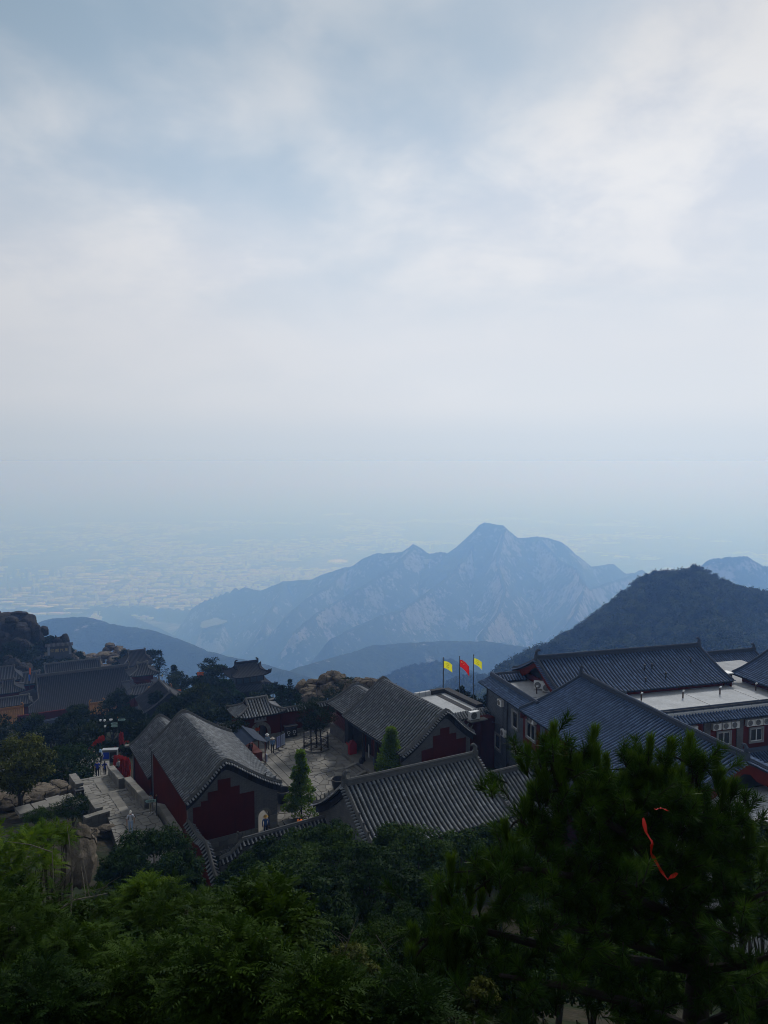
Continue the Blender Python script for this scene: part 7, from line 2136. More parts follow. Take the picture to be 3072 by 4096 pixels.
def person(loc, rz, label, shirt, trouser, h=1.70, pose='stand', hat=None, hatc=None, hair='short', sleeve='short', extra=(), larm=None, rarm=None, shoe=None, group='visitors'):
    """one continuous body grown round a jointed skeleton; faces local -y"""
    s = h / 1.70
    o = empty('person', loc, rz, label, 'person', group)
    V, E, Rr, L = [], [], [], []
    def v(p, r_, lab, par=None):
        V.append(Vector(p) * s); Rr.append(tuple(x * s for x in r_) if isinstance(r_, tuple) else r_ * s); L.append(lab)
        if par is not None: E.append((par, len(V) - 1))
        return len(V) - 1
    sit = pose == 'sit'
    dz = -.44 if sit else 0
    pel = v((0, 0, .95 + dz), (.15, .11), 't'); wa = v((0, .005, 1.08 + dz), (.135, .10), 's', pel); ch = v((0, .01, 1.28 + dz), (.165, .115), 's', wa); sh = v((0, .012, 1.40 + dz), (.12, .09), 's', ch)
    nk = v((0, .005, 1.475 + dz), .052, 'k', sh); hd = v((0, -.012, 1.56 + dz), (.072, .088), 'k', nk); ht = v((0, -.008, 1.655 + dz), (.066, .078), 'k', hd)
    ns = v((0, -.105, 1.57 + dz), .012, 'k', hd)
    for sg in (-1, 1):
        st = {'walk': (.16 * sg, -.16 * sg), 'stand': (.0, .02 * sg), 'sit': (0, 0), 'lean': (-.05 * sg, .03)}[pose]
        hp = v((.088 * sg, 0, .90 + dz), (.092, .1), 't', pel)
        if sit:
            kn = v((.10 * sg, -.42, .50), .062, 't', hp); an = v((.10 * sg, -.40, .09), .045, 't', kn); to = v((.105 * sg, -.58, .035), (.04, .032), 'h', an)
        else:
            kn = v((.095 * sg, -.5 * st[0] - .02, .50), .062, 't', hp); an = v((.10 * sg, -st[0] + .03, .09), .045, 't', kn); to = v((.115 * sg, -st[0] - .13, .035), (.04, .03), 'h', an)
        so = v((.185 * sg, .012, 1.385 + dz), .066, 's', sh)
        arm = (larm if sg > 0 else rarm) or {'walk': ((.25 * sg, .06 * sg, 1.13), (.25 * sg, -.06 + .10 * sg, .90)), 'stand': ((.245 * sg, .02, 1.12), (.24 * sg, -.08, .87)), 'sit': ((.24 * sg, -.04, 1.12), (.16 * sg, -.28, .98)), 'lean': ((.26 * sg, -.02, 1.14), (.14 * sg, -.22, 1.1))}[pose]
        el = v((arm[0][0], arm[0][1], arm[0][2] + dz), .045, 's' if sleeve == 'long' else 'k', so); wr = v((arm[1][0], arm[1][1], arm[1][2] + dz), .031, 's' if sleeve == 'long' else 'k', el)
        W_, E_ = V[wr] / s, V[el] / s; dr = (W_ - E_).normalized(); sd = dr.cross(Vector((0, 1, .2))).normalized()
        pm = v(W_ + dr * .06, (.036, .022), 'k', wr)
        for q, ln in ((-.026, .062), (-.009, .074), (.009, .07), (.026, .056)):
            a = v(W_ + dr * .095 + sd * q, .0095, 'k', pm); v(W_ + dr * (.095 + ln) + sd * q * 1.1 + Vector((0, -.02, -.005)), .008, 'k', a)
        a = v(W_ + dr * .05 - sd * .036 * sg, .011, 'k', pm); v(W_ + dr * .09 - sd * .052 * sg, .009, 'k', a)
    me = skin_mesh(V, E, Rr)
    lab = {'s': 0, 't': 1, 'k': 2, 'h': 3}
    for m in (shirt, trouser, SKIN, shoe or SHOE): me.materials.append(m)
    Va = np.array([list(p) for p in V]); A_ = np.array([Va[a] for a, b in E]); B_ = np.array([Va[b] for a, b in E]); lb = np.array([lab[L[b]] for a, b in E])
    cen = np.empty(len(me.polygons) * 3); me.polygons.foreach_get('center', cen); cen = cen.reshape(-1, 3)
    ab = B_ - A_; t = np.clip(((cen[:, None] - A_[None]) * ab[None]).sum(-1) / np.maximum((ab * ab).sum(-1), 1e-9)[None], 0, 1)
    dd = np.linalg.norm(cen[:, None] - (A_[None] + ab[None] * t[..., None]), axis=-1)
    idx = lb[dd.argmin(1)]
    shz = (1.12 + dz) * s
    if sleeve == 'short':
        up = (np.abs(cen[:, 0]) > .15 * s) & (cen[:, 2] > (1.2 + dz) * s) & (cen[:, 2] < (1.46 + dz) * s); idx[up] = 0
    me.polygons.foreach_set('material_index', idx.astype(np.int32)); me.polygons.foreach_set('use_smooth', [True] * len(me.polygons)); me.update()
    link('body', me, o)
    hz = 1.60 + dz
    f = MB()
    for x in (-.032, .032): f.ball((x * s, -.093 * s, (hz - .01) * s), .009 * s, 6, 4)
    f.box((0, -.092 * s, (hz - .075) * s), (.04 * s, .01 * s, .008 * s)); f.build('face', HAIR, o)
    if hair:
        m = MB(); n, k = 12, 7; vs = []
        for i in range(k + 1):
            a = math.pi * .5 * i / k * (1.28 if hair == 'short' else 1.5)
            for j in range(n):
                b = 2 * math.pi * j / n; fr = max(0, -math.sin(b)); aa = a * (1 - .42 * fr)
                vs.append(Vector((.088 * math.sin(aa) * math.cos(b), .008 + .102 * math.sin(aa) * math.sin(b), hz + .01 + .098 * math.cos(aa))) * s)
        m.add(vs, [(i * n + j, i * n + (j + 1) % n, (i + 1) * n + (j + 1) % n, (i + 1) * n + j) for i in range(k) for j in range(n)])
        if hair == 'long': m.tube([Vector((0, .07, hz)) * s, Vector((0, .12, hz - .14)) * s, Vector((0, .11, hz - .34)) * s], [.07 * s, .075 * s, .03 * s], 8)
        m.build('hair', HAIR, o, 'all')
    if hat == 'cap':
        m = MB(); m.lathe([(.102, .02), (.105, .05), (.09, .11), (.05, .145), (.001, .155)], 14, Vector((0, 0, hz - .0)) * s if s == 1 else (0, 0, hz * s)); m.box((0, -.14 * s, (hz + .03) * s), (.14 * s, .12 * s, .012 * s)); m.build('cap', hatc, o, True)
    elif hat == 'brim':
        m = MB(); m.lathe([(.20, .015), (.205, .025), (.11, .05), (.105, .11), (.08, .15), (.001, .16)], 16, (0, 0, hz * s)); m.build('hat', hatc, o, True)
    elif hat == 'hood':
        m = MB(); m.lathe([(.17, -.22), (.15, -.1), (.125, .02), (.11, .1), (.06, .15), (.001, .165)], 14, (0, .02 * s, hz * s)); m.build('hood', hatc, o, True)
    for kind, mt in extra:
        m = MB()
        if kind == 'backpack': m.box((0, .17 * s, (1.24 + dz) * s), (.29 * s, .15 * s, .42 * s), taper=.85)
        if kind in ('backpack', 'straps'):
            for x in (-.1, .1): m.tube([Vector((x, .12, 1.12 + dz)) * s, Vector((x, -.0, 1.475 + dz)) * s, Vector((x * 1.05, -.125, 1.34 + dz)) * s, Vector((x * 1.3, -.10, 1.08 + dz)) * s], .02 * s, 5)
            m.build('backpack' if kind == 'backpack' else 'strap', mt, o)
        elif kind == 'stick': m.tube([Vector((-.30, -.1, 0)), Vector((-.265, -.06, .95))], .014, 6); m.build('walking_stick', mt, o)
        elif kind == 'vest': m.lathe([(.20, 1.0), (.205, 1.15), (.215, 1.3), (.19, 1.42), (.10, 1.47)], 16, (0, 0, dz)); m.build('vest', mt, o, True)
    return o
def at0(px, py, z=0.0): return PZ(px, py, z)
W_TEE, BLUE, DENIM, DARK, PALE, BEIGE = C('white_cotton', (.62, .63, .70)), C('royal_blue_cotton', (.012, .03, .30)), C('faded_denim', (.10, .20, .36)), C('dark_cloth', (.015, .015, .018)), C('pale_blue_trousers', (.33, .42, .58)), C('beige_trousers', (.24, .22, .17))
person(GA.w(10.0, 58.3, .04), .25, 'man in white shirt and cap climbing with a stick', W_TEE, PALE, 1.74, 'walk', 'cap', C('white_cap', (.55, .53, .48)), None, extra=(('straps', DARK), ('stick', M_WOODD)))
person(GA.w(12.05, 61.0, .05), -.5, 'woman in dark cap leaning on the parapet by the red wall', C('grey_white_top', (.30, .30, .31)), BEIGE, 1.62, 'lean', 'cap', DARK, 'long', shoe=C('white_shoe', (.6, .6, .6)))
person(GA.w(10.35, 77.9, -3.05), math.pi + .35, 'person in royal blue shirt walking down, the taller of two', BLUE, DARK, 1.78, 'walk', extra=(('stick', M_WOODD),))
person(GA.w(11.05, 78.0, -3.10), math.pi + .2, 'person in royal blue shirt with grey scarf walking beside', BLUE, DARK, 1.62, 'walk', hair='long', extra=(('straps', C('grey_scarf', (.12, .12, .11))),))
person(GA.w(11.6, 84.6, -4.25), math.pi - .3, 'person in pale blue hood and patterned white top', C('patterned_white', (.42, .45, .5)), DARK, 1.6, 'walk', 'hood', C('pale_blue_hood', (.30, .45, .62)), None, 'long', extra=(('backpack', DARK),))
person(GA.w(11.0, 84.9, -4.3), math.pi, 'dark-clad person half hidden behind the hooded walker', DARK, DARK, 1.66, 'walk')
person(GA.w(12.05, 76.2, -2.05), -1.9, 'person seated on the low wall by the red ribbons', C('white_black_top', (.25, .25, .27)), DARK, 1.66, 'sit')
_p8 = at0(272.6, 753.6); _p7 = at0(267.3, 750.0)
person(_p8, math.pi + .3, 'woman in cream sun hat and blue denim shirt by the sign', DENIM, DARK, 1.56, 'stand', 'brim', C('cream_hat', (.55, .48, .40)), None, 'long')
person(_p7, math.pi + .2, 'woman in white sun hat and pale blue shirt by the shelter', C('pale_denim', (.24, .34, .46)), DARK, 1.58, 'stand', 'brim', C('white_hat', (.55, .56, .55)), None, 'long')
person(GA.w(25.0, 73.3, -.62), math.pi + .4, 'person in light blue shirt standing in the arched gate', C('light_blue_shirt', (.22, .32, .55)), DARK, 1.62, 'stand', extra=(('backpack', C('navy_bag', (.03, .04, .09))),))
person(GA.w(18.75, 53.0, 0.02), math.pi + .1, 'person in straw hat and blue jacket at the arched porch door', C('blue_jacket', (.03, .08, .22)), DARK, 1.66, 'stand', 'brim', C('straw_hat', (.42, .24, .05)), None, 'long')
person(GA.w(18.9, 55.9, 0.12), math.pi + 1.2, 'person in dark clothes standing inside the arched porch door', DARK, DARK, 1.72, 'stand')
person(GA.w(20.9, 51.6, 0.02), math.pi, 'worker in orange vest behind the low tiled wall', C('orange_shirt', (.55, .14, .02)), DARK, 1.60, 'stand', sleeve='long', extra=(('vest', C('orange_vest', (.75, .17, .01))),))
person(PD(162.3, 680, 205) - Vector((0, 0, 0)), .4, 'tiny walker in yellow shirt on the far path', C('yellow_shirt', (.7, .6, .05)), C('blue_trousers', (.1, .2, .45)), 1.7, 'walk')
person(PD(158.8, 672, 208), .2, 'tiny walker in blue on the far path', C('sky_blue_shirt', (.08, .25, .7)), DARK, 1.7, 'walk', 'hood', C('blue_cape', (.08, .25, .7)), None)

# ================================================================== THINGS IN THE COURT
# shelter with blue metal roof
M_TIN = plain('blue_grey_tin', (.030, .045, .075), .75, .15, 2.0, .15)
ko = empty('shelter', GA.w(22.6, 68.3), A28, 'open stall with blue corrugated metal roof', 'stall')
def tin(x0, z0, x1, z1, y0, y1):
    n = int((y1 - y0) / .16); m = MB()
    rows = []
    for i in range(n * 2 + 1):
        y = y0 + (y1 - y0) * i / (n * 2); dz_ = .035 * (i % 2)
        rows.append([Vector((x0, y, z0 + dz_)), Vector((x1, y, z1 + dz_))])
    m.ribbon(rows); m.ribbon([[r_[0] - Vector((0, 0, .05)) for r_ in rows], [r_[0] for r_ in rows]])
    return m
tin(-1.35, 1.95, 0, 2.45, -2.0, 2.0).build('roof_sheet', M_TIN, ko); tin(1.15, 1.98, 0, 2.45, -2.0, 2.0).build('roof_sheet', M_TIN, ko)
MB().box((0, 0, 2.50), (.22, 4.05, .05)).build('ridge_cap', M_TIN, ko)
for x in (-1.1, .95):
    for y in (-1.8, 0, 1.8): MB().box((x, y, 1.0), (.08, .08, 2.0)).build('post', M_WOODR, ko)
MB().box((0, .2, .45), (1.7, 3.0, .9)).build('counter', M_WOODR, ko)
for i in range(5): MB().box((-.3 + .2 * i, -1.1 + .5 * i, 1.0), (.3, .35, .22)).build('goods_box', M_WOODD if i % 2 else M_WOODR, ko)
MB().box((1.0, -1.95, .55), (.05, .5, .7)).build('price_board', plain('white_blue_board', (.45, .5, .65), .6, .1, 4.0), ko)
# double notice board
nb = empty('notice_board', GA.w(25.85, 68.55), A28 + .55, 'black framed double notice board with pale printed sheets', 'notice board')
for i, x in enumerate((-.36, .36)):
    fr = MB().box((x, 0, 1.05), (.70, .05, 1.25)).build('frame', M_IRON, nb)
    sh_ = MB().box((x, -.03, 1.05), (.58, .012, 1.08)).build('sheet', plain('pale_violet_print', (.34, .36, .62), .5, .1, 3.0) if i == 0 else plain('pale_white_print', (.42, .46, .60), .5, .1, 3.0), nb)
    for k in range(9): MB().box((x - .02, -.038, 1.48 - k * .1), (.44 if k else .3, .003, .025)).build('print_line', M_INK, sh_)
    for y in (-.25, .25): MB().box((x, y, .22), (.06, .5, .05)).build('foot', M_IRON, nb)
    MB().box((x, 0, .32), (.06, .06, .3)).build('leg', M_IRON, nb)
# black twin litter bin by the wall
lb_ = empty('litter_bin', GA.w(28.1, 71.6), A28, 'black twin litter bin with round white emblems by the wall', 'litter bin')
MB().box((0, 0, .55), (1.25, .45, .95)).build('casing', M_IRON, lb_); MB().box((0, 0, 1.2), (1.4, .6, .07)).build('lid', M_IRON, lb_)
for x in (-.6, .6): MB().box((x, 0, 1.1), (.05, .4, .2)).build('lid_post', M_IRON, lb_)
for x in (-.31, .31):
    m = MB(); m.lathe([(.13, 0), (.17, 0), (.17, .01), (.13, .01)], 18, (x, -.228, .6), M=Matrix.Rotation(R(90), 3, 'X'), cap=False); m.build('emblem', M_WHITE, lb_)
    MB().box((x, -.23, .33), (.16, .012, .06)).build('emblem', M_WHITE, lb_)
# eight-sided fence round the pine
fe = empty('tree_fence', GA.w(29.1, 67.5), A28, 'dark eight-sided timber fence round the court pine', 'fence')
for i in range(8):
    a0, a1 = 2 * math.pi * i / 8, 2 * math.pi * (i + 1) / 8; r_ = 1.25
    p0, p1 = Vector((r_ * math.cos(a0), r_ * math.sin(a0), 0)), Vector((r_ * math.cos(a1), r_ * math.sin(a1), 0))
    MB().box(p0 + Vector((0, 0, .75)), (.09, .09, 1.5)).build('post', M_WOODD, fe)
    for z in (.35, .85, 1.4):
        m = MB(); m.tube([p0 + Vector((0, 0, z)), p1 + Vector((0, 0, z))], .035, 5); m.build('rail', M_WOODD, fe)
    m = MB(); m.tube([p0 + Vector((0, 0, .38)), p1 + Vector((0, 0, .83))], .025, 5); m.tube([p0 + Vector((0, 0, .83)), p1 + Vector((0, 0, .38))], .025, 5); m.build('cross_bar', M_WOODD, fe)
    k0, k1 = p0 * 1.12, p1 * 1.12
    MB().prism([k0, k1, p1 * .95, p0 * .95], (0, 0, 1), .2).build('kerb_stone', M_STONE, fe)
# red donation box
db = empty('donation_box', GA.w(31.3, 64.15, .3), A28, 'red cabinet with sloping top standing on the porch', 'cabinet')
M_DB = plain('bright_red_paint', (.30, .010, .014), .5, .12, 4.0)
M_DB2 = plain('dull_red_paint', (.16, .012, .012), .6, .12, 4.0)
MB().prism([(-.38, -.38, 0), (-.38, -.38, .95), (-.12, -.38, 1.28), (.12, -.38, 1.28), (.38, -.38, .95), (.38, -.38, 0)], (0, 1, 0), .76).build('cabinet_body', M_DB, db)
MB().prism([(-.41, -.41, .95), (-.13, -.41, 1.31), (.13, -.41, 1.31), (.41, -.41, .95), (.38, -.41, .945), (.12, -.41, 1.275), (-.12, -.41, 1.275), (-.38, -.41, .945)], (0, 1, 0), .82).build('cabinet_lid', M_DB2, db)
MB().box((0, -.385, .55), (.02, .012, .8)).build('door_gap', M_IRON, db)
# water vats
def vat(loc, s, label):
    m = MB(); m.lathe([(.001, .12), (.30, .12), (.40, .55), (.50, .86), (.53, .93), (.60, .95), (.62, .90), (.58, .84), (.55, .6), (.46, .25), (.36, 0), (.001, 0)][::-1], 24)
    o = empty('water_vat', loc, 0, label, 'vat'); b_ = m.build('bowl', M_IRON, o, True); b_.scale = (s, s, s)
    r_ = MB(); r_.lathe([(.57, .93), (.63, .94), (.64, .97), (.60, 1.0), (.56, .97), (.57, .93)], 24, cap=False); q = r_.build('rim', M_STONE, o, True); q.scale = (s, s, s)
vat(GA.w(22.0, 57.9), 1.12, 'large dark iron vat with pale rim beside the hall corner')
vat(PZ(338.5, 790, 0), 1.05, 'dark vat half hidden by the ridge end of the near roof')
# odds and ends on the porch
b_ = MB(); b_.lathe([(.001, 0), (.2, 0), (.24, .2), (.2, .42), (.1, .52), (.001, .55)], 14); put(b_.build('black_jar', M_IRON, None, True, loc=GA.w(31.05, 61.55, .3)), 'round black jar standing by the porch column', 'jar')
M_BLUEP = plain('grey_blue_plastic', (.06, .09, .14), .5, .2, 4.0)
for i, (v, u, lb) in enumerate(((32.0, 60.55, 'blue-grey drum on the porch, farther of two'), (31.95, 60.1, 'blue-grey drum on the porch, nearer of two'))):
    m = MB(); m.lathe([(.001, 0), (.2, 0), (.23, .05), (.23, .55), (.18, .68), (.08, .72), (.08, .78), (.001, .78)], 14); put(m.build('drum', M_BLUEP, None, True, loc=GA.w(v, u, .3)), lb, 'drum', 'drums on the porch')
bx = empty('sweeping_cart', PZ(292, 832, 0), A28, 'black cart with lid beside the slender tree', 'cart')
MB().box((0, 0, .5), (1.1, .6, .5)).build('cart_body', M_IRON, bx); MB().box((0, 0, .80), (1.25, .7, .08)).build('lid', M_IRON, bx)
for x in (-.4, .4):
    for y in (-.3, .3):
        m = MB(); m.lathe([(.001, -.03), (.16, -.03), (.16, .03), (.001, .03)], 14, (x, y, .16), M=Matrix.Rotation(R(90), 3, 'X')); m.build('wheel', M_IRON, bx)
m = MB(); m.tube([(.6, 0, .8), (1.0, 0, .95), (1.35, 0, .9)], .03, 6); m.tube([(1.35, -.1, .0), (1.35, 0, .9)], .03, 6); m.build('handle', M_IRON, bx)
# ================================================================== THINGS ALONG THE STAIRS
M_SIGN = plain('pale_green_sign', (.30, .46, .42), .5, .1, 3.0)
def arrow_post(loc, label, boards, h, rz):
    o = empty('sign_post', loc, rz, label, 'sign post')
    m = MB(); m.tube([(0, 0, 0), (0, 0, h)], .04, 8); m.build('post', M_IRON, o); m = MB(); m.ball((0, 0, h + .04), .07, 8, 6); m.build('finial', M_GOLDS, o)
    for z, L, sg in boards:
        b_ = MB().prism([(.04 * sg, -.02, z - .11), (L * sg, -.02, z - .11), ((L + .12) * sg, -.02, z), (L * sg, -.02, z + .11), (.04 * sg, -.02, z + .11)], (0, -1, 0), .03).build('sign_board', M_SIGN, o)
        for k in range(4):
            x = (.14 + k * (L - .2) / 4) * sg
            glyph(b_, CH[('qing', 'di', 'gong', 'dai')[k]], x + .06 * sg, z, .13, -.052, M_WHITE if False else M_INK, .12, .004)
    return o
arrow_post(GA.w(12.35, 60.35, .05), 'sign post with pale green arrow board at the stair head', [(1.25, .75, -1)], 1.6, A28 - .3)
arrow_post(PD(118.5, 752, 90), 'tall sign post with three pale arrow boards over the path', [(3.95, .8, 1), (3.5, .7, -1), (3.2, .7, -1)], 4.2, .1)
cm = empty('camera_mast', PD(105.5, 752, 90), 0, 'thin mast with white cameras beside the ribbon rack', 'camera mast')
m = MB(); m.tube([(0, 0, -1), (0, 0, 3.9)], .05, 7); m.tube([(-.55, 0, 3.75), (.9, 0, 3.75)], .03, 6); m.build('mast', M_IRON, cm)
for x, z in ((-.5, 3.92), (0, 3.9), (.75, 3.98), (.05, 3.2)):
    m = MB(); m.box((x, -.05, z), (.34 if x > .5 else .2, .2, .15)); m.ball((x, -.1, z - .06), .1, 8, 6); m.build('camera_head', M_WHITE, cm)
bn = empty('recycling_bins', PZ(110.5, 762.5, -5.0) , .12, 'grey framed recycling bins with blue and black doors', 'litter bin')
MB().box((0, 0, .85), (2.0, .8, 1.5)).build('frame', plain('grey_steel', (.12, .13, .14), .5, .2, 4.0), bn); MB().box((0, -.05, 1.68), (2.1, .85, .08)).build('canopy', plain('grey_white_steel', (.32, .33, .34), .6, .1, 4.0), bn)
MB().box((-.47, -.42, .8), (.82, .05, 1.2)).build('blue_door', plain('blue_plastic', (.01, .04, .38), .5, .1, 3.0), bn); MB().box((.47, -.42, .8), (.82, .05, 1.2)).build('black_door', M_IRON, bn)
m = MB(); m.lathe([(.1, 0), (.2, 0), (.2, .01), (.1, .01)], 12, (.47, -.446, .8), M=Matrix.Rotation(R(90), 3, 'X'), cap=False); m.build('emblem', plain('grey_print', (.3, .3, .3), .6, .1, 3.0), bn); bn.scale = (.78, .78, .9)
bb = empty('waste_bin', GA.w(7.5, 67.5, -.55), A28, 'black open waste bin left of the stair parapet', 'litter bin')
m = MB(); m.prism([(-.33, -.28, 0), (.33, -.28, 0), (.33, .28, 0), (-.33, .28, 0)], (0, 0, 1), .95); m.build('bin_body', M_IRON, bb); m = MB()
for a in ((-.36, .36, -.33, -.27), (-.36, .36, .27, .33), (-.36, -.30, -.27, .27), (.30, .36, -.27, .27)): m.span(*a, .95, 1.02)
m.build('bin_rim', M_IRON, bb); MB().box((.05, -.30, .78), (.12, .02, .2)).build('bin_bag', M_WHITE, bb)
# red prayer ribbons
M_RIBR = plain('red_prayer_cloth', (.42, .022, .008), .85, .35, 14.0)
def strips(root, path, n, ln, seed, spread=.22, name='ribbon_strips'):
    rg = random.Random(seed); m = MB(); P_ = [Vector(p) for p in path]
    for i in range(n):
        k = rg.randrange(len(P_) - 1); p = P_[k].lerp(P_[k + 1], rg.random()) + Vector((rg.uniform(-spread, spread), rg.uniform(-spread, spread), rg.uniform(-.05, .12)))
        l = ln * rg.uniform(.5, 1.3); w = rg.uniform(.03, .07); a = rg.uniform(0, 6.28); d_ = Vector((math.cos(a), math.sin(a), 0))
        q = p + Vector((rg.uniform(-.12, .12), rg.uniform(-.12, .12), -l))
        mid = p.lerp(q, .5) + d_ * .06
        s_ = Vector((-d_.y, d_.x, 0)) * w
        m.ribbon([[p - s_, p + s_], [mid - s_, mid + s_], [q - s_ * .6, q + s_ * .6]])
    return put(m.build(name, M_RIBR, root), kind='stuff')
rr = empty('ribbon_rack', PD(110, 757, 90.5), .05, 'rack wrapped in hundreds of red prayer ribbons', 'ribbon rack')
paths = [[(-.7, 0, 0), (-.75, 0, 1.4), (-.85, 0, 2.6)], [(-.7, 0, 1.25), (.3, 0, 1.25), (1.35, 0, 1.3)], [(1.35, 0, .0), (1.4, 0, 1.6), (1.4, 0, 3.0)], [(1.4, 0, 1.4), (1.8, 0, 1.7), (2.1, 0, 1.9)], [(-.85, 0, 2.6), (-1.8, .1, 1.7), (-2.9, .2, .5)], [(-2.9, .2, .6), (-3.3, .2, .3)], [(-.8, 0, 2.2), (-1.3, 0, 2.0)]]
m = MB()
for p in paths: m.tube(p, .05, 6)
m.build('frame', M_IRON, rr)
for i, p in enumerate(paths):
    L_ = sum((Vector(b) - Vector(a)).length for a, b in zip(p[:-1], p[1:])); strips(rr, p, int(220 * L_ / 1.5), .5, 50 + i, .2)
rb = empty('ribbon_bundle', GA.w(12.6, 77.2, -3.2), A28, 'thick curtain of red prayer ribbons beside the hall corner', 'ribbon rack')
m = MB(); m.tube([(-.5, .6, 0), (-.5, .6, 2.1)], .05, 6); m.tube([(.3, -.8, 0), (.3, -.8, 2.1)], .05, 6); m.tube([(-.5, .6, 2.05), (.3, -.8, 2.05)], .04, 6); m.tube([(-.5, .6, 1.4), (.3, -.8, 1.4)], .04, 6); m.build('frame', M_IRON, rb)
strips(rb, [(-.5, .6, 2.1), (.3, -.8, 2.1)], 420, 1.1, 70, .25); strips(rb, [(-.5, .6, 1.35), (.3, -.8, 1.35)], 420, 1.0, 71, .28)
# bits of red and orange cloth among the far trees
M_OR = plain('orange_cloth_bright', (.62, .12, .015), .8, .15, 6.0)
for i, (x, y, d, w, h_, lb) in enumerate(((200.5, 672, 168, 1.6, 1.9, 'small orange-red sign among the trees left of the tower'), (178, 689.5, 160, 1.4, 1.6, 'orange cloth on the far wall path'), (208, 727, 104, .5, 1.5, 'orange ribbon hanging in the trees behind the red hall'), (211.5, 724, 104, .4, 1.0, 'shorter orange ribbon in the trees behind the red hall'))):
    n_ = 8; m = MB(); rows = [[Vector((w * (i_ / n_ - .5) * (1 - .2 * j / 5), .08 * math.sin(i_ * 1.3 + j), -h_ * j / 5)) for i_ in range(n_ + 1)] for j in range(6)]
    m.ribbon(rows); put(m.build('orange_cloth', M_OR, None, 'all', loc=PD(x, y, d)), lb, 'cloth')
pf = empty('banner_pole', PD(29.3, 682, 205), 0, 'thin pole with orange and blue pennant behind the great hall', 'banner')
m = MB(); m.tube([(0, 0, -2), (0, 0, 4.0)], .06, 6); m.build('pole', M_IRON, pf); MB().box((.25, 0, 3.0), (.5, .05, 1.8)).build('orange_pennant', M_OR, pf); MB().box((.05, 0, 1.2), (.4, .05, 1.7)).build('blue_pennant', plain('blue_cloth', (.03, .14, .55), .8, .1, 5.0), pf)
# far path wall
cap_wall('path_wall', [PD(170, 690, 175), PD(166, 684, 186), PD(160, 681, 196), PD(152, 682, 204)], -70, .9, 'pale curved wall beside the far path', M_STONE, ridge_r=.2, sp=.8)
# ================================================================== THE CITY ON THE PLAIN
def mat_city():
    t = NT('pale_city_walls')
    h = t.attr('hue')
    col = t.ramp(h, [(0.0, (.06, .065, .07)), (.35, (.24, .25, .26)), (.6, (.60, .60, .60)), (.93, (.82, .82, .82)), (1.0, (.55, .30, .20))])
    return t.fin(col, .8, .2)
M_CITY = mat_city()
rgc = np.random.RandomState(31)
ca, sa = math.cos(.16), math.sin(.16)
def city_xy(a, b):
    return a * ca - b * sa, a * sa + b * ca
def in_city(x, y):
    px = 384 + 768 * x / y
    n = vnoise(np.array([x / 900]), np.array([y / 900]), seed=8)[0]
    if px < 400: return n > .30 or y < 9000
    return n > .62
def boxes(L):
    """L rows: x, y, w, d, h, angle"""
    L = np.array(L); n = len(L); c, s = np.cos(L[:, 5]), np.sin(L[:, 5]); V = np.empty((n, 8, 3))
    for k, (sx, sy, sz) in enumerate(((-1, -1, 0), (1, -1, 0), (1, 1, 0), (-1, 1, 0), (-1, -1, 1), (1, -1, 1), (1, 1, 1), (-1, 1, 1))):
        dx, dy = sx * L[:, 2] / 2, sy * L[:, 3] / 2
        V[:, k, 0] = L[:, 0] + dx * c - dy * s; V[:, k, 1] = L[:, 1] + dx * s + dy * c; V[:, k, 2] = PLAIN_Z + sz * L[:, 4]
    F = np.array([(4, 5, 6, 7), (0, 1, 5, 4), (1, 2, 6, 5), (2, 3, 7, 6), (3, 0, 4, 7)])
    return V.reshape(-1, 3), (F[None] + 8 * np.arange(n)[:, None, None]).reshape(-1, 4)
rows = []; hue = []
for bi in range(-26, 27):
    for bj in range(0, 34):
        bx_, by_ = bi * 330.0 + rgc.uniform(-25, 25), 6500 + bj * 330.0
        X, Y = city_xy(bx_, by_)
        if Y < 6500 or abs(X) / Y > .62 or not in_city(X, Y): continue
        dn_ = fbm(np.array([X / 1500]), np.array([Y / 1500]), o=3, seed=19)[0]
        dens = min(1.0, max(0.0, (dn_ - .30) * 4.5)) * rgc.uniform(.55, 1.0) * (1.0 if Y < 11500 else .65)
        if dens < .12: continue
        bh_ = rgc.uniform(.38, .88)
        kind = rgc.rand()
        nrow = 7 if kind < .7 else 3
        for r_ in range(nrow):
            a = -140.0
            while a < 140:
                w = rgc.uniform(28, 90) if kind < .7 else rgc.uniform(70, 150)
                if rgc.rand() < dens:
                    x, y = city_xy(bx_ + a + w / 2, by_ - 140 + 280 * (r_ + .5) / nrow + rgc.uniform(-5, 5))
                    rows.append((x, y, w, rgc.uniform(11, 16) if kind < .7 else rgc.uniform(35, 60), rgc.uniform(12, 24) if kind < .7 else rgc.uniform(8, 14), .16 + rgc.choice([0, 0, 0, .02, -.3])));  hue.append(min(.97, max(0, bh_ + rgc.normal() * .18)))
                a += w + rgc.uniform(8, 22)
V, F = boxes(rows)
put(np_mesh('city_blocks', V, F, M_CITY, attr={'hue': np.repeat(np.array(hue), 8)}), 'pale hazy city of low housing rows far below', 'city', kind='stuff')
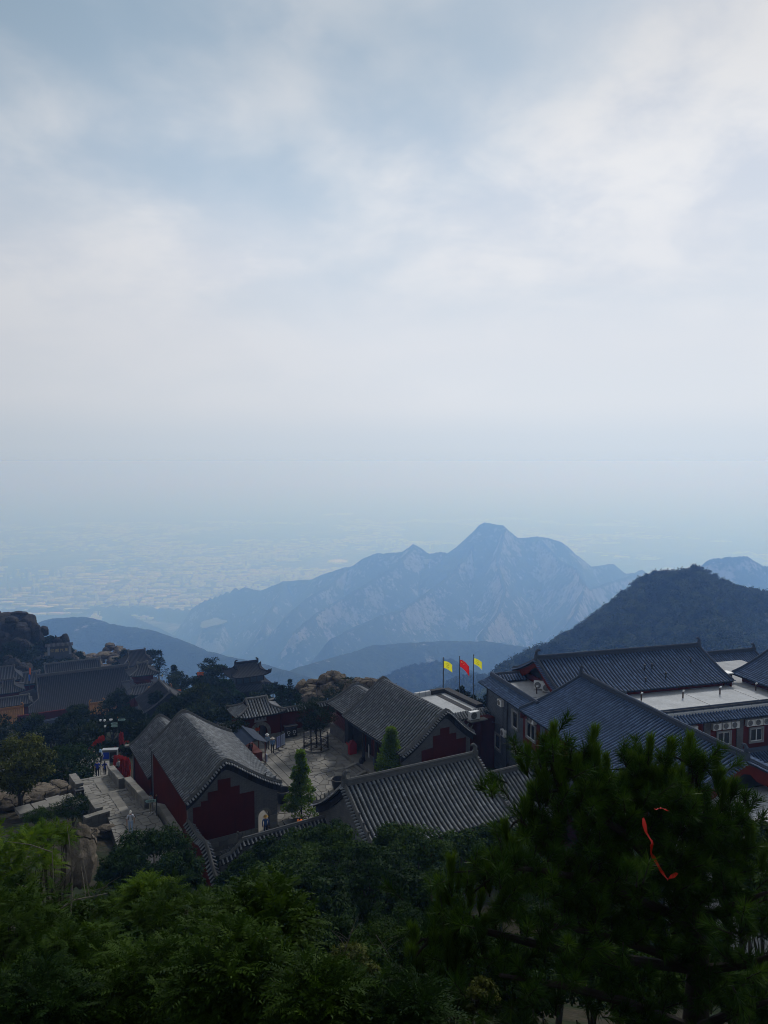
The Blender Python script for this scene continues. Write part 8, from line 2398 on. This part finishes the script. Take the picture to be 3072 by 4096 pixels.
# apartment towers one can pick out
TW = [(x, y) for x, y in ((5, 575), (9, 577), (14, 572), (18, 570), (22, 573), (27, 572), (30, 575), (8, 585), (12, 588), (20, 586), (34, 578), (38, 574), (53, 571), (57, 570), (61, 570), (65, 571), (33, 588), (37, 589), (4, 592), (110, 576), (182, 579), (184, 577), (97, 595), (145, 588))]
TW += [(240 + i * 3.2, 553 + (i % 3)) for i in range(14)] + [(300, 552), (305, 551), (296, 553), (246, 560), (252, 561)] + [(375 + i * 3.6, 540 + (i % 2) * 2) for i in range(8)] + [(430 + i * 4, 543 + i % 2) for i in range(6)]
for i, (x, y) in enumerate(TW):
    b_ = PZ(x, y + 6, PLAIN_Z); h_ = rgc.uniform(55, 95); w = rgc.uniform(22, 34)
    V, F = boxes([(0, 0, w, 16, h_, .16), (0, 0, w * .4, 10, h_ + 7, .16)]); V[:, 2] -= PLAIN_Z
    o = np_mesh('apartment_tower', V, F, M_CITY, attr={'hue': np.full(16, rgc.uniform(.15, .7))}); o.location = (b_.x, b_.y, PLAIN_Z)
    put(o, 'hazy apartment tower standing among the low city rows', 'apartment tower', 'apartment towers of the city')
# broad avenues
for i, (x0, y0, x1, y1) in enumerate(((72, 608, 77, 566), (262, 600, 248, 568), (150, 597, 158, 570), (230, 575, 262, 600), (0, 540, 60, 535))):
    a, b_ = PZ(x0, y0, PLAIN_Z), PZ(x1, y1, PLAIN_Z); t_ = (b_ - a).normalized(); n_ = Vector((-t_.y, t_.x, 0)) * 24
    put(MB().add([a - n_ + Vector((0, 0, .5)), a + n_ + Vector((0, 0, .5)), b_ + n_ + Vector((0, 0, .5)), b_ - n_ + Vector((0, 0, .5))], [(0, 1, 2, 3)]).build('road', plain('avenue_asphalt', (.07, .075, .08), .8, .2, .01)), 'straight city avenue in the haze', kind='structure')
# white landmark roofs
M_WR = plain('bright_white_roof', (.80, .80, .80), .6, .03, .01)
for i, (x, y, rx, ry, lb) in enumerate(((345, 514, 210, 330, 'white crescent roof far out on the plain'), (328, 515, 130, 170, 'white wedge roof beside the crescent roof'))):
    c_ = PZ(x, y, PLAIN_Z); n_ = 20; m = MB(); in_ = .62 if i == 0 else .05
    vs = [(c_.x + rx * k * math.cos(a), c_.y + ry * k * math.sin(a), PLAIN_Z + 26 + (10 if k < 1 else 0)) for k in (1, in_) for a in [math.pi * (1.0 + j / n_ * 1.15) for j in range(n_ + 1)]]
    m.add(vs + [(p[0], p[1], PLAIN_Z) for p in vs[:n_ + 1]], [(j, j + 1, n_ + 2 + j, n_ + 1 + j) for j in range(n_)] + [(j, j + 1, 2 * n_ + 3 + j, 2 * n_ + 2 + j) for j in range(n_)]); put(m.build('stadium_roof', M_WR), lb, 'stadium')
c_ = PZ(337.5, 563, PLAIN_Z); m = MB()
for k in range(7):
    a0, a1 = R(20 + 20 * k), R(36 + 20 * k)
    m.prism([(c_.x, c_.y - 150, PLAIN_Z), (c_.x + 150 * math.cos(a0), c_.y + 260 * math.sin(a0) - 60, PLAIN_Z), (c_.x + 150 * math.cos(a1), c_.y + 260 * math.sin(a1) - 60, PLAIN_Z)], (0, 0, 1), 24)
put(m.build('fan_roof', M_WR), 'bright white fan-shaped roof on the plain near the mountain foot', 'hall')
# ================================================================== one label for one thing: alike things are told apart by their order
_ORD = 'first second third fourth fifth sixth seventh eighth ninth tenth eleventh twelfth thirteenth fourteenth fifteenth sixteenth seventeenth eighteenth nineteenth twentieth'.split()
bpy.context.view_layer.update()
_by = {}
for _o in SC.objects:
    if _o.parent is None and _o.get('group') and _o.get('label'):
        _by.setdefault((_o['group'], _o['label']), []).append(_o)
for (_g, _l), _os in _by.items():
    if 1 < len(_os) <= 20:
        _os.sort(key=lambda q: q.matrix_world.translation.x / max(1.0, q.matrix_world.translation.y))
        for _i, _o in enumerate(_os):
            _w = 'leftmost of its row' if _i == 0 else ('rightmost of its row' if _i == len(_os) - 1 else _ORD[_i] + ' from the left')
            _o['label'] = _l + ', ' + _w
